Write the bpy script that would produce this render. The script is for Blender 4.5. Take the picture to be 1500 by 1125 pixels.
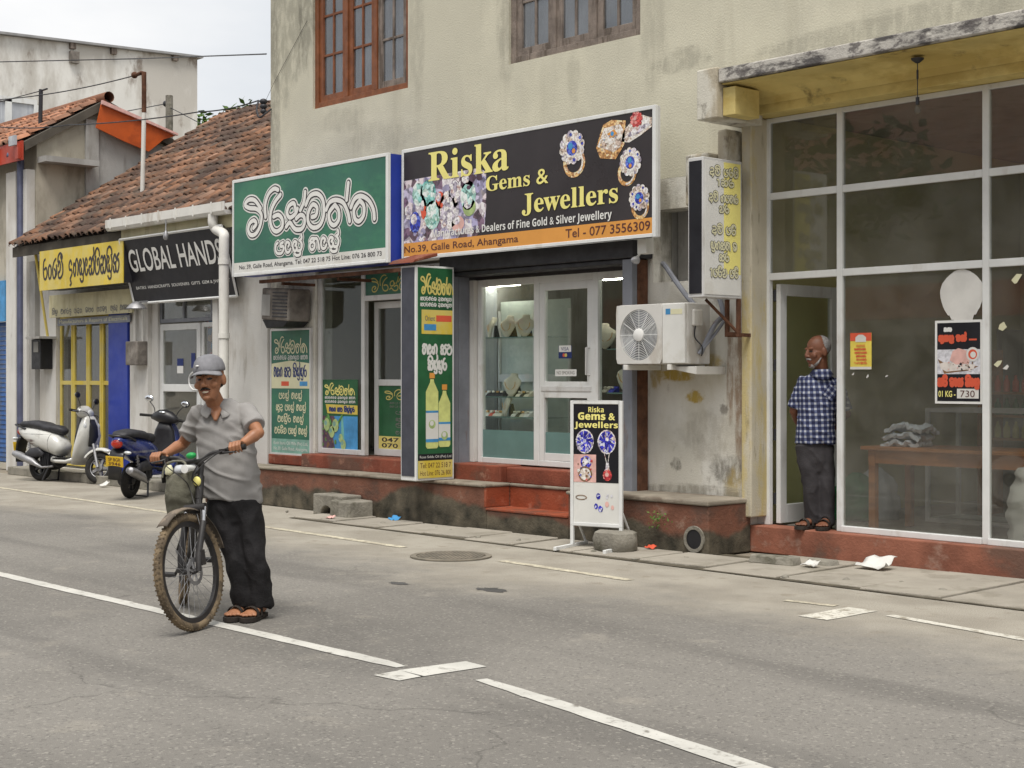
import bpy, bmesh, math, random
from mathutils import Vector, Matrix, noise as mnoise
for _o in list(bpy.data.objects): bpy.data.objects.remove(_o)
random.seed(7)
SC = bpy.context.scene
COL = SC.collection
R = math.radians
PI = math.pi
# ------------------------------------------------------------------ camera
F, HZ, EYE = 2200.0, 552.0, 1.5            # focal length in photo pixels, horizon row, eye height
PH = math.atan(F / 2000.0)                  # the camera looks this far to the left of the wall's normal
cS, cC = math.sin(PH), math.cos(PH)
cam_d = bpy.data.cameras.new('camera')
cam_d.sensor_width = 36.0
cam_d.lens = F / 1500 * 36.0
cam_d.shift_y = -10.5 / 1500
cam_d.clip_end = 2000
cam = bpy.data.objects.new('camera', cam_d)
COL.objects.link(cam)
cam.location = (0, 0, EYE)
cam.rotation_euler = (R(90), 0, PH)
SC.camera = cam
# ------------------------------------------------------------------ light
SC.view_settings.view_transform = 'Standard'
SC.view_settings.look = 'None'
SC.view_settings.gamma = 1
SC.view_settings.use_curve_mapping = False
SC.view_settings.exposure = 0.50
SUN_EL, SUN_AZ = R(64), R(140)              # azimuth clockwise from +Y
world = bpy.data.worlds.new('World')
SC.world = world
world.use_nodes = True
wn, wl = world.node_tree.nodes, world.node_tree.links
wn.clear()
w_out = wn.new('ShaderNodeOutputWorld')
w_bg = wn.new('ShaderNodeBackground')
w_sky = wn.new('ShaderNodeTexSky')
w_sky.sky_type = 'NISHITA'
w_sky.sun_disc = False
w_sky.sun_elevation = SUN_EL
w_sky.sun_rotation = SUN_AZ
w_sky.dust_density = 4.0
w_sky.air_density = 1.0
w_tc = wn.new('ShaderNodeTexCoord')
w_map = wn.new('ShaderNodeMapping')
w_map.inputs['Scale'].default_value = (1, 1, 2.6)
w_no = wn.new('ShaderNodeTexNoise')
w_no.inputs['Scale'].default_value = 2.2
w_no.inputs['Detail'].default_value = 6
w_r = wn.new('ShaderNodeValToRGB')
w_r.color_ramp.elements[0].position = .3
w_r.color_ramp.elements[0].color = (.88, .88, .88, 1)
w_r.color_ramp.elements[1].position = .7
w_r.color_ramp.elements[1].color = (1, 1, 1, 1)
w_mix = wn.new('ShaderNodeMixRGB')
w_mix.inputs['Color2'].default_value = (6.3, 6.5, 6.7, 1)      # overcast cloud deck
w_bg.inputs['Strength'].default_value = .098
wl.new(w_tc.outputs['Generated'], w_map.inputs['Vector'])
wl.new(w_map.outputs['Vector'], w_no.inputs['Vector'])
wl.new(w_no.outputs['Fac'], w_r.inputs['Fac'])
wl.new(w_r.outputs['Color'], w_mix.inputs['Fac'])
wl.new(w_sky.outputs['Color'], w_mix.inputs['Color1'])
w_no2 = wn.new('ShaderNodeTexNoise')
w_no2.inputs['Scale'].default_value = 3.2
w_no2.inputs['Detail'].default_value = 7
w_r2 = wn.new('ShaderNodeValToRGB')
w_r2.color_ramp.elements[0].position = .36
w_r2.color_ramp.elements[0].color = (5.9, 6.1, 6.35, 1)
w_r2.color_ramp.elements[1].position = .62
w_r2.color_ramp.elements[1].color = (7.3, 7.3, 7.3, 1)
wl.new(w_map.outputs['Vector'], w_no2.inputs['Vector'])
wl.new(w_no2.outputs['Fac'], w_r2.inputs['Fac'])
wl.new(w_r2.outputs['Color'], w_mix.inputs['Color2'])
wl.new(w_mix.outputs['Color'], w_bg.inputs['Color'])
wl.new(w_bg.outputs['Background'], w_out.inputs['Surface'])
sun_d = bpy.data.lights.new('sun', 'SUN')
sun_d.energy = 2.5
sun_d.angle = R(28)
sun_d.color = (1, .955, .89)
sun = bpy.data.objects.new('sun', sun_d)
COL.objects.link(sun)
_sd = Vector((math.sin(SUN_AZ) * math.cos(SUN_EL), math.cos(SUN_AZ) * math.cos(SUN_EL), math.sin(SUN_EL)))
sun.rotation_euler = _sd.to_track_quat('Z', 'Y').to_euler()
SC.cycles.max_bounces = 8
SC.cycles.transparent_max_bounces = 16
SC.cycles.use_denoising = True


def W(px, py, Y=None, Z=None, X=None, D=None):
    """world point seen at photo pixel (px, py) on the plane Y=, Z=, X= or at camera depth D"""
    a = (px - 750) / F
    b = (HZ - py) / F
    dx, dy = a * cC - cS, a * cS + cC
    t = D if D is not None else Y / dy if Y is not None else X / dx if X is not None else (Z - EYE) / b
    return Vector((t * dx, t * dy, EYE + t * b))


def WX(px, Y): return W(px, 500, Y=Y).x
def WZ(px, py, Y): return W(px, py, Y=Y).z


# ------------------------------------------------------------------ materials
M = {}


def mat(name, col, rough=.7, var=.12, scale=3., bump=0., bs=40., metal=0., stain=None, spec=.3, emit=None, stain2=None, fine=None, attr=None, coat=0., checks=None, spots=()):
    """procedural principled material: two noises vary the colour, optional stains (colour, amount, (sx,sy,sz), threshold)"""
    m = bpy.data.materials.new(name)
    m.use_nodes = True
    n, l = m.node_tree.nodes, m.node_tree.links
    p = n['Principled BSDF']
    p.inputs['Roughness'].default_value = rough
    p.inputs['Metallic'].default_value = metal
    p.inputs['Specular IOR Level'].default_value = spec
    if coat: p.inputs['Coat Weight'].default_value = coat
    tc = n.new('ShaderNodeTexCoord')

    def nz(sc, det=5, vec=None, rough_=.6):
        x = n.new('ShaderNodeTexNoise')
        x.inputs['Detail'].default_value = det
        x.inputs['Roughness'].default_value = rough_
        if vec is not None:
            mp = n.new('ShaderNodeMapping')
            mp.inputs['Scale'].default_value = vec
            l.new(tc.outputs['Object'], mp.inputs['Vector'])
            l.new(mp.outputs['Vector'], x.inputs['Vector'])
            x.inputs['Scale'].default_value = 1
        else:
            l.new(tc.outputs['Object'], x.inputs['Vector'])
            x.inputs['Scale'].default_value = sc
        return x.outputs['Fac']

    def ramp(f, a, b, va=0., vb=1.):
        r = n.new('ShaderNodeMapRange')
        r.interpolation_type = 'SMOOTHSTEP'
        l.new(f, r.inputs['Value'])
        r.inputs['From Min'].default_value = a
        r.inputs['From Max'].default_value = b
        r.inputs['To Min'].default_value = va
        r.inputs['To Max'].default_value = vb
        return r.outputs['Result']

    def mixc(fac, a, b, mode='MIX'):
        x = n.new('ShaderNodeMixRGB')
        x.blend_type = mode
        if isinstance(fac, (int, float)): x.inputs['Fac'].default_value = fac
        else: l.new(fac, x.inputs['Fac'])
        for k, v in (('Color1', a), ('Color2', b)):
            if isinstance(v, tuple): x.inputs[k].default_value = (*v[:3], 1)
            else: l.new(v, x.inputs[k])
        return x.outputs['Color']

    lo = tuple(c * (1 - var) for c in col)
    hi = tuple(min(1, c * (1 + var)) for c in col)
    c = mixc(ramp(nz(scale), .3, .7), lo, hi)
    if attr:
        at = n.new('ShaderNodeAttribute')
        at.attribute_name = attr
        c = mixc(1., c, at.outputs['Color'], 'MULTIPLY')
    if fine:                                  # (scale, amount): fine speckle
        f2 = ramp(nz(fine[0], 2), .35, .65, 1 - fine[1], 1 + fine[1])
        cb = n.new('ShaderNodeCombineXYZ')
        for k in 'XYZ': l.new(f2, cb.inputs[k])
        c = mixc(1., c, cb.outputs['Vector'], 'MULTIPLY')
    for st in (stain, stain2):
        if st:
            sc_, amt, vec, th = st
            th -= .05
            mk = ramp(nz(1, 6, vec, .65), th, th + .13, 0, amt)
            c = mixc(mk, c, sc_)
    for cen, rad, sc_, amt, wob in spots:     # a stain or painted shade at one place (object coordinates)
        mp = n.new('ShaderNodeMapping')
        mp.vector_type = 'POINT'
        mp.inputs['Location'].default_value = tuple(-c_ / r_ for c_, r_ in zip(cen, rad))
        mp.inputs['Scale'].default_value = tuple(1 / r_ for r_ in rad)
        l.new(tc.outputs['Object'], mp.inputs['Vector'])
        ln = n.new('ShaderNodeVectorMath'); ln.operation = 'LENGTH'
        l.new(mp.outputs['Vector'], ln.inputs[0])
        ad = n.new('ShaderNodeMath'); ad.operation = 'MULTIPLY_ADD'
        l.new(nz(1, 7, tuple(1.3 / r_ for r_ in rad), .7), ad.inputs[0]); ad.inputs[1].default_value = wob
        l.new(ln.outputs['Value'], ad.inputs[2])
        fm = n.new('ShaderNodeMath'); fm.operation = 'MULTIPLY'
        l.new(ramp(ad.outputs[0], .55 + wob * .5, 1.0 + wob * .5, amt, 0), fm.inputs[0])
        l.new(ramp(nz(1, 6, (9, 9, 3.5), .7), .36, .58, .25, 1), fm.inputs[1])
        c = mixc(fm.outputs[0], c, sc_)
    if checks:                                # plaid: (dark colour, mid colour, size)
        dk, md, sz = checks
        uv = n.new('ShaderNodeUVMap')
        sp = n.new('ShaderNodeSeparateXYZ')
        l.new(uv.outputs['UV'], sp.inputs['Vector'])

        def band(o, w):
            q = n.new('ShaderNodeMath'); q.operation = 'DIVIDE'; l.new(o, q.inputs[0]); q.inputs[1].default_value = sz
            fr = n.new('ShaderNodeMath'); fr.operation = 'FRACT'; l.new(q.outputs[0], fr.inputs[0])
            g = n.new('ShaderNodeMath'); g.operation = 'LESS_THAN'; l.new(fr.outputs[0], g.inputs[0]); g.inputs[1].default_value = w
            return g.outputs[0]
        bu, bv = band(sp.outputs['X'], .60), band(sp.outputs['Y'], .60)
        s_ = n.new('ShaderNodeMath'); s_.operation = 'ADD'; l.new(bu, s_.inputs[0]); l.new(bv, s_.inputs[1])
        one = n.new('ShaderNodeMath'); one.operation = 'GREATER_THAN'; l.new(s_.outputs[0], one.inputs[0]); one.inputs[1].default_value = .5
        two = n.new('ShaderNodeMath'); two.operation = 'GREATER_THAN'; l.new(s_.outputs[0], two.inputs[0]); two.inputs[1].default_value = 1.5
        c = mixc(one.outputs[0], c, md)
        c = mixc(two.outputs[0], c, dk)
    l.new(c, p.inputs['Base Color'])
    if bump:
        b = n.new('ShaderNodeBump')
        b.inputs['Strength'].default_value = bump
        b.inputs['Distance'].default_value = .02
        l.new(nz(bs, 4), b.inputs['Height'])
        l.new(b.outputs['Normal'], p.inputs['Normal'])
    rr = ramp(nz(scale * 2.3), .3, .7, max(.02, rough - .1), min(1, rough + .1))
    l.new(rr, p.inputs['Roughness'])
    if emit:
        p.inputs['Emission Color'].default_value = (*emit[:3], 1)
        p.inputs['Emission Strength'].default_value = emit[3]
    M[name] = m
    return m


def glass(name, tint=(.9, .93, .9), refl=1.0, dirt=.06, dcol=(.35, .34, .28)):
    """thin window glass: see-through, mirror-like by Fresnel, with a little dust"""
    m = bpy.data.materials.new(name)
    m.use_nodes = True
    n, l = m.node_tree.nodes, m.node_tree.links
    n.remove(n['Principled BSDF'])
    o = n['Material Output']
    tr = n.new('ShaderNodeBsdfTransparent')
    tr.inputs['Color'].default_value = (*tint, 1)
    gl = n.new('ShaderNodeBsdfGlossy')
    gl.inputs['Roughness'].default_value = .015
    lw = n.new('ShaderNodeLayerWeight')           # Schlick's curve, the same from both sides of the pane
    lw.inputs['Blend'].default_value = .5
    pw = n.new('ShaderNodeMath')
    pw.operation = 'POWER'
    pw.inputs[1].default_value = 5
    l.new(lw.outputs['Facing'], pw.inputs[0])
    mu = n.new('ShaderNodeMath')
    mu.operation = 'MULTIPLY_ADD'
    mu.inputs[1].default_value = .96 * min(refl, 1)
    mu.inputs[2].default_value = .04 * refl
    l.new(pw.outputs[0], mu.inputs[0])
    mx = n.new('ShaderNodeMixShader')
    l.new(mu.outputs[0], mx.inputs['Fac'])
    l.new(tr.outputs[0], mx.inputs[1])
    l.new(gl.outputs[0], mx.inputs[2])
    df = n.new('ShaderNodeBsdfDiffuse')
    df.inputs['Color'].default_value = (*dcol, 1)
    tc = n.new('ShaderNodeTexCoord')
    no = n.new('ShaderNodeTexNoise')
    no.inputs['Scale'].default_value = 3
    no.inputs['Detail'].default_value = 8
    l.new(tc.outputs['Object'], no.inputs['Vector'])
    mr = n.new('ShaderNodeMapRange')
    l.new(no.outputs['Fac'], mr.inputs['Value'])
    mr.inputs['From Min'].default_value = .3
    mr.inputs['From Max'].default_value = .8
    mr.inputs['To Min'].default_value = dirt * .4
    mr.inputs['To Max'].default_value = dirt * 1.8
    m2 = n.new('ShaderNodeMixShader')
    l.new(mr.outputs[0], m2.inputs['Fac'])
    l.new(mx.outputs[0], m2.inputs[1])
    l.new(df.outputs[0], m2.inputs[2])
    l.new(m2.outputs[0], o.inputs['Surface'])
    M[name] = m
    return m


# ------------------------------------------------------------------ mesh building
class MB:
    """collects shapes; build() links them as ONE mesh object"""

    def __init__(s, T=None):
        s.v, s.f, s.mi, s.uv, s.T, s.cur, s.cols = [], [], [], {}, T, 0, None

    def add(s, vs, fs, mi=None):
        k = len(s.v)
        s.v += [s.T @ Vector(q) if s.T else Vector(q) for q in vs]
        for q in fs:
            s.f.append([i + k for i in q])
            s.mi.append(s.cur if mi is None else mi)
        return s

    def box(s, x0, x1, y0, y1, z0, z1, mi=None):
        x0, x1 = sorted((x0, x1)); y0, y1 = sorted((y0, y1)); z0, z1 = sorted((z0, z1))
        vs = [(x, y, z) for z in (z0, z1) for y in (y0, y1) for x in (x0, x1)]
        return s.add(vs, [(0, 2, 3, 1), (4, 5, 7, 6), (0, 1, 5, 4), (2, 6, 7, 3), (0, 4, 6, 2), (1, 3, 7, 5)], mi)

    def hexa(s, q, mi=None):
        """8 corners: bottom 4 ccw, top 4 ccw"""
        return s.add(q, [(3, 2, 1, 0), (4, 5, 6, 7), (0, 1, 5, 4), (1, 2, 6, 5), (2, 3, 7, 6), (3, 0, 4, 7)], mi)

    def tube(s, pts, r, n=8, cap=True, mi=None):
        pts = [Vector(q) for q in pts]
        rs = r if isinstance(r, (list, tuple)) else [r] * len(pts)
        return s.loft([(p_, q_, q_) for p_, q_ in zip(pts, rs)], n, cap, mi)

    def loft(s, secs, n=12, cap=True, mi=None, side=None, sq=1.0):
        """secs: (centre, half width along side, half width across) - an elliptic tube along the centres"""
        P = [Vector(q[0]) for q in secs]
        vs, fs = [], []
        prev = None
        for i, q in enumerate(secs):
            t = (P[min(i + 1, len(P) - 1)] - P[max(i - 1, 0)])
            t = t.normalized() if t.length > 1e-9 else Vector((0, 0, 1))
            if len(q) > 3: sd = Vector(q[3])
            elif side is not None: sd = Vector(side)
            elif prev is not None: sd = prev
            else: sd = Vector((1, 0, 0)) if abs(t.x) < .8 else Vector((0, 1, 0))
            sd = sd - t * sd.dot(t)
            if sd.length < 1e-6: sd = t.orthogonal()
            sd.normalize()
            prev = sd
            u = t.cross(sd)
            for k in range(n):
                a = 2 * PI * k / n
                ca, sa = math.cos(a), math.sin(a)
                if sq != 1.0:
                    ca = math.copysign(abs(ca) ** sq, ca); sa = math.copysign(abs(sa) ** sq, sa)
                vs.append(P[i] + sd * (ca * q[1]) + u * (sa * q[2]))
        for i in range(len(P) - 1):
            for k in range(n):
                a, b = i * n + k, i * n + (k + 1) % n
                fs.append((a, b, b + n, a + n))
        if cap:
            fs.append(tuple(reversed(range(n))))
            fs.append(tuple(range((len(P) - 1) * n, len(P) * n)))
        return s.add(vs, fs, mi)

    def lathe(s, prof, c=(0, 0, 0), ax='z', n=24, mi=None, a0=0, a1=2 * PI):
        """prof: (radius, height) pairs turned about an axis"""
        c = Vector(c)
        vs, fs = [], []
        full = abs(a1 - a0 - 2 * PI) < 1e-6
        nn = n if full else n + 1
        for r, h in prof:
            for k in range(nn):
                a = a0 + (a1 - a0) * k / n
                x, y = r * math.cos(a), r * math.sin(a)
                vs.append(c + (Vector((x, y, h)) if ax == 'z' else Vector((x, h, y)) if ax == 'y' else Vector((h, x, y))))
        for i in range(len(prof) - 1):
            for k in range(n):
                b = (k + 1) % nn
                q = (i * nn + k, i * nn + b, (i + 1) * nn + b, (i + 1) * nn + k)
                fs.append(q if ax != 'y' else tuple(reversed(q)))
        return s.add(vs, fs, mi)

    def torus(s, c, R_, r, ax='y', n=40, m=10, mi=None, rw=None):
        rw = rw or r
        prof = [(R_ + r * math.cos(2 * PI * k / m), rw * math.sin(2 * PI * k / m)) for k in range(m + 1)]
        return s.lathe(prof, c, ax, n, mi)

    def ball(s, c, rx, ry=None, rz=None, n=14, m=10, mi=None, rot=None):
        ry = ry or rx; rz = rz or rx
        c = Vector(c)
        vs, fs = [], []
        for i in range(m + 1):
            th = PI * i / m
            for k in range(n):
                a = 2 * PI * k / n
                q = Vector((rx * math.sin(th) * math.cos(a), ry * math.sin(th) * math.sin(a), rz * math.cos(th)))
                if rot: q = rot @ q
                vs.append(c + q)
        for i in range(m):
            for k in range(n):
                b = (k + 1) % n
                fs.append((i * n + k, (i + 1) * n + k, (i + 1) * n + b, i * n + b))
        return s.add(vs, fs, mi)

    def prism(s, out, d, mi=None):
        """flat outline (3D points) pushed along d"""
        d = Vector(d)
        n = len(out)
        vs = [Vector(q) for q in out] + [Vector(q) + d for q in out]
        fs = [tuple(range(n)), tuple(reversed(range(n, 2 * n)))] + [(i, i + n, (i + 1) % n + n, (i + 1) % n) for i in range(n)]
        return s.add(vs, fs, mi)

    def build(s, name, ms, parent=None, smooth=False, bevel=0, weld=True, fix=True, sub=0):
        org = ORG.get(parent.name, Vector()) if parent else Vector()
        me = bpy.data.meshes.new(name)
        me.from_pydata([tuple(q - org) for q in s.v], [], s.f)
        if not isinstance(ms, (list, tuple)): ms = [ms]
        for m in ms: me.materials.append(M[m] if isinstance(m, str) else m)
        me.polygons.foreach_set('material_index', s.mi)
        bm = bmesh.new()
        bm.from_mesh(me)
        if weld: bmesh.ops.remove_doubles(bm, verts=bm.verts, dist=1e-5)
        if fix: bmesh.ops.recalc_face_normals(bm, faces=bm.faces)
        bm.to_mesh(me)
        bm.free()
        if smooth:
            me.polygons.foreach_set('use_smooth', [True] * len(me.polygons))
        o = bpy.data.objects.new(name, me)
        COL.objects.link(o)
        if parent:
            o.parent = parent
            ORG[o.name] = org
        if bevel:
            b = o.modifiers.new('bevel', 'BEVEL')
            b.width = bevel; b.segments = 2; b.limit_method = 'ANGLE'; b.angle_limit = R(35)
        if sub:
            b = o.modifiers.new('sub', 'SUBSURF')
            b.levels = sub; b.render_levels = sub
        if smooth and smooth != 'all':
            me.set_sharp_from_angle(angle=R(40))
        return o


ORG = {}


def tag(o, label=None, cat=None, group=None, kind=None):
    if label: o['label'] = label
    if cat: o['category'] = cat
    if group: o['group'] = group
    if kind: o['kind'] = kind
    return o


def thing(name, label, cat, loc=(0, 0, 0), group=None, local=False, rotz=0):
    """an Empty at the thing's base; local=True: its parts are built in its own coordinates"""
    o = bpy.data.objects.new(name, None)
    COL.objects.link(o)
    o.empty_display_size = .2
    o.location = loc
    o.rotation_euler = (0, 0, rotz)
    ORG[o.name] = Vector() if local else Vector(loc)
    return tag(o, label, cat, group)


def fin(o):
    """apply an object's modifiers (no operators)"""
    dg = bpy.context.evaluated_depsgraph_get()
    me = bpy.data.meshes.new_from_object(o.evaluated_get(dg))
    o.modifiers.clear()
    o.data = me
    return o


def remesh(o, vox, smooth=4, fac=.5):
    m = o.modifiers.new('r', 'REMESH'); m.mode = 'VOXEL'; m.voxel_size = vox
    if smooth:
        m = o.modifiers.new('s', 'SMOOTH'); m.iterations = smooth; m.factor = fac
    fin(o)
    o.data.polygons.foreach_set('use_smooth', [True] * len(o.data.polygons))
    return o


# ------------------------------------------------------------------ lettering
def bold(s, serif=True):
    out = ''
    for ch in s:
        if 'A' <= ch <= 'Z': out += chr((0x1D400 if serif else 0x1D5D4) + ord(ch) - 65)
        elif 'a' <= ch <= 'z': out += chr((0x1D41A if serif else 0x1D5EE) + ord(ch) - 97)
        elif '0' <= ch <= '9': out += chr((0x1D7CE if serif else 0x1D7EC) + ord(ch) - 48)
        else: out += ch
    return out


def text2d(body, offset=0.0, extrude=0.0):
    c = bpy.data.curves.new('txt', 'FONT')
    c.body = body
    c.offset = offset
    c.resolution_u = 4
    o = bpy.data.objects.new('txt', c)
    COL.objects.link(o)
    dg = bpy.context.evaluated_depsgraph_get()
    me = bpy.data.meshes.new_from_object(o.evaluated_get(dg))
    vs = [(v.co.x, v.co.y) for v in me.vertices]
    fs = [tuple(p.vertices) for p in me.polygons]
    bpy.data.objects.remove(o)
    bpy.data.curves.remove(c)
    bpy.data.meshes.remove(me)
    return vs, fs


class Board:
    """a flat sign face: (s, t) run 0..1 from its top left corner rightwards and downwards"""

    def __init__(b, o, u, v, n):
        b.o, b.u, b.v, b.n = Vector(o), Vector(u), Vector(v), Vector(n).normalized()

    def p(b, s, t, d=0.): return b.o + b.u * s + b.v * t + b.n * d

    def text(b, mb, body, s0, t0, s1, t1, d=.003, mi=None, skew=0., off=0., slope=0.):
        vs, fs = text2d(body, off)
        if not vs: return
        x0 = min(q[0] for q in vs); x1 = max(q[0] for q in vs); y0 = min(q[1] for q in vs); y1 = max(q[1] for q in vs)
        ww, hh = max(x1 - x0, 1e-6), max(y1 - y0, 1e-6)
        out = []
        for x, y in vs:
            a, c = (x - x0) / ww, (y - y0) / hh
            out.append(b.p(s0 + (s1 - s0) * a, t1 + (t0 - t1) * c + slope * a, d))
        mb.add(out, fs, mi)

    def rect(b, mb, s0, t0, s1, t1, d=.002, mi=None):
        mb.add([b.p(s0, t0, d), b.p(s1, t0, d), b.p(s1, t1, d), b.p(s0, t1, d)], [(0, 1, 2, 3)], mi)

    def poly(b, mb, pts, d=.002, mi=None):
        mb.add([b.p(s, t, d) for s, t in pts], [tuple(range(len(pts)))], mi)

    def disc(b, mb, s, t, r, d=.003, mi=None, n=20, asp=1.0, rt=None):
        """r in metres"""
        lu, lv = b.u.length, b.v.length
        rt = rt or r
        b.poly(mb, [(s + r * math.cos(2 * PI * k / n) / lu, t + rt * math.sin(2 * PI * k / n) / lv) for k in range(n)], d, mi)

    def blobs(b, mb, s0, t0, s1, t1, cnt, r0, r1, mis, d=.004, seed=1, n=7):
        rnd = random.Random(seed)
        for i in range(cnt):
            s, t, r = rnd.uniform(s0, s1), rnd.uniform(t0, t1), rnd.uniform(r0, r1)
            lu, lv = b.u.length, b.v.length
            ph = rnd.random() * 6
            pts = [(s + r * rnd.uniform(.6, 1.1) * math.cos(ph + 2 * PI * k / n) / lu, t + r * rnd.uniform(.6, 1.1) * math.sin(ph + 2 * PI * k / n) / lv) for k in range(n)]
            b.poly(mb, pts, d + i * .00004, rnd.choice(mis))

    def ribbon(b, mb, pts, w, d=.003, mi=None):
        """pts in board (s,t); w in metres"""
        P = [b.p(s, t) for s, t in pts]
        vs, fs = [], []
        m = len(P)
        for i, q in enumerate(P):
            tg = (P[min(i + 1, m - 1)] - P[max(i - 1, 0)])
            tg = tg.normalized() if tg.length > 1e-9 else b.u.normalized()
            sd = tg.cross(b.n).normalized()
            e = b.n * (d + .0010 * i / max(m - 1, 1))
            vs += [q + sd * w / 2 + e, q - sd * w / 2 + e]
        for i in range(m - 1):
            a = 2 * i
            fs.append((a, a + 1, a + 3, a + 2))
        for i, sg in ((0, -1), (m - 1, 1)):                  # round ends
            tg = (P[1] - P[0]) if i == 0 else (P[-1] - P[-2])
            tg = tg.normalized() * sg
            sd = tg.cross(b.n).normalized()
            e = b.n * (d + (.0010 if i else 0))
            k = len(vs)
            vs += [P[i] + e + (sd * math.cos(a) + tg * math.sin(a)) * w / 2 for a in [PI * j / 6 for j in range(7)]]
            fs.append(tuple(range(k, k + 7)))
        mb.add(vs, fs, mi)

    def sinhala(b, mb, word, s0, t0, s1, t1, w, d=.003, mi=None, n=5, slope=0.):
        """draw a word in round stroke letters; t0 = top of the letters (without signs), t1 = baseline"""
        strokes, x = [], 0.
        for ch in word:
            if ch == ' ':
                x += .55
                continue
            wd, st = GLYPH[ch]
            if ch in MARKS:
                px_ = x - lastw - .12
                for q in st: strokes.append([(px_ + a * lastw, c) for a, c in q])
                continue
            for q in st: strokes.append([(x + a * wd, c) for a, c in q])
            lastw = wd
            x += wd + .12
        tot = max(x - .12, .1)
        for i, q in enumerate(strokes):
            pts = [(s0 + (s1 - s0) * a / tot, t1 + (t0 - t1) * c + slope * a / tot) for a, c in crom(q, n)]
            b.ribbon(mb, pts, w, d + .00012 * (i % 7), mi)


LOGO_PX = [                                       # the shop's script name, stroke by stroke, on the big green sign
    [(300, 500), (255, 440), (205, 437), (178, 475), (212, 498), (268, 505), (306, 548), (298, 625), (265, 690), (225, 703), (203, 668), (215, 615), (248, 592), (266, 618), (244, 650)],
    [(338, 565), (336, 470), (362, 390), (405, 350), (437, 358)],
    [(455, 395), (412, 450), (382, 520), (376, 600), (396, 658), (430, 673), (468, 640), (470, 582), (440, 548), (402, 562)],
    [(575, 520), (562, 460), (522, 480), (508, 535), (530, 568), (572, 540), (590, 500)],
    [(500, 638), (528, 606), (556, 640), (580, 658), (622, 652), (645, 610), (640, 560), (612, 548), (580, 575)],
    [(612, 510), (640, 445), (650, 372)],
    [(655, 470), (690, 400), (748, 385), (790, 435), (796, 540), (768, 620), (715, 643), (676, 605), (674, 532), (708, 468), (744, 490), (735, 548), (704, 562)],
    [(815, 505), (842, 450), (890, 430), (948, 450), (984, 520), (1000, 590)],
    [(884, 468), (838, 530), (846, 600), (880, 622), (914, 580), (914, 512), (884, 468)],
    [(976, 428), (983, 360), (990, 300)],
    [(1010, 485), (1040, 420), (1090, 398), (1150, 430), (1188, 500), (1196, 570)],
    [(1080, 432), (1036, 500), (1042, 570), (1075, 590), (1110, 545), (1112, 472), (1080, 432)]]
LOGO = []
for _st in LOGO_PX:
    _q = [W(320 + a / 5.114, 200 + b / 5.114, Y=9.6) for a, b in _st]
    LOGO.append([(v.x, v.z) for v in _q])
_lx0 = min(a for q in LOGO for a, b in q); _lx1 = max(a for q in LOGO for a, b in q)
_lz0 = min(b for q in LOGO for a, b in q); _lz1 = max(b for q in LOGO for a, b in q)
LOGO = [[((a - _lx0) / (_lx1 - _lx0), (_lz1 - b) / (_lz1 - _lz0)) for a, b in q] for q in LOGO]


def logo(bd, mb, s0, t0, s1, t1, w, mi, d=.003, n=6):
    """the oil shop's name in round script, top left (s0, t0) to bottom right (s1, t1)"""
    for i, q in enumerate(LOGO):
        bd.ribbon(mb, [(s0 + (s1 - s0) * a, t0 + (t1 - t0) * b) for a, b in crom(q, n)], w, d + .00012 * (i % 7), mi)


def crom(P, n=6):
    """smooth curve through the points"""
    if len(P) < 3: return P
    out = []
    for i in range(len(P) - 1):
        p0, p1, p2, p3 = P[max(i - 1, 0)], P[i], P[i + 1], P[min(i + 2, len(P) - 1)]
        for k in range(n):
            t = k / n
            out.append(tuple(.5 * (2 * b_ + (c_ - a_) * t + (2 * a_ - 5 * b_ + 4 * c_ - d_) * t * t + (3 * b_ - a_ - 3 * c_ + d_) * t ** 3) for a_, b_, c_, d_ in zip(p0, p1, p2, p3)))
    out.append(tuple(P[-1]))
    return out


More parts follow.
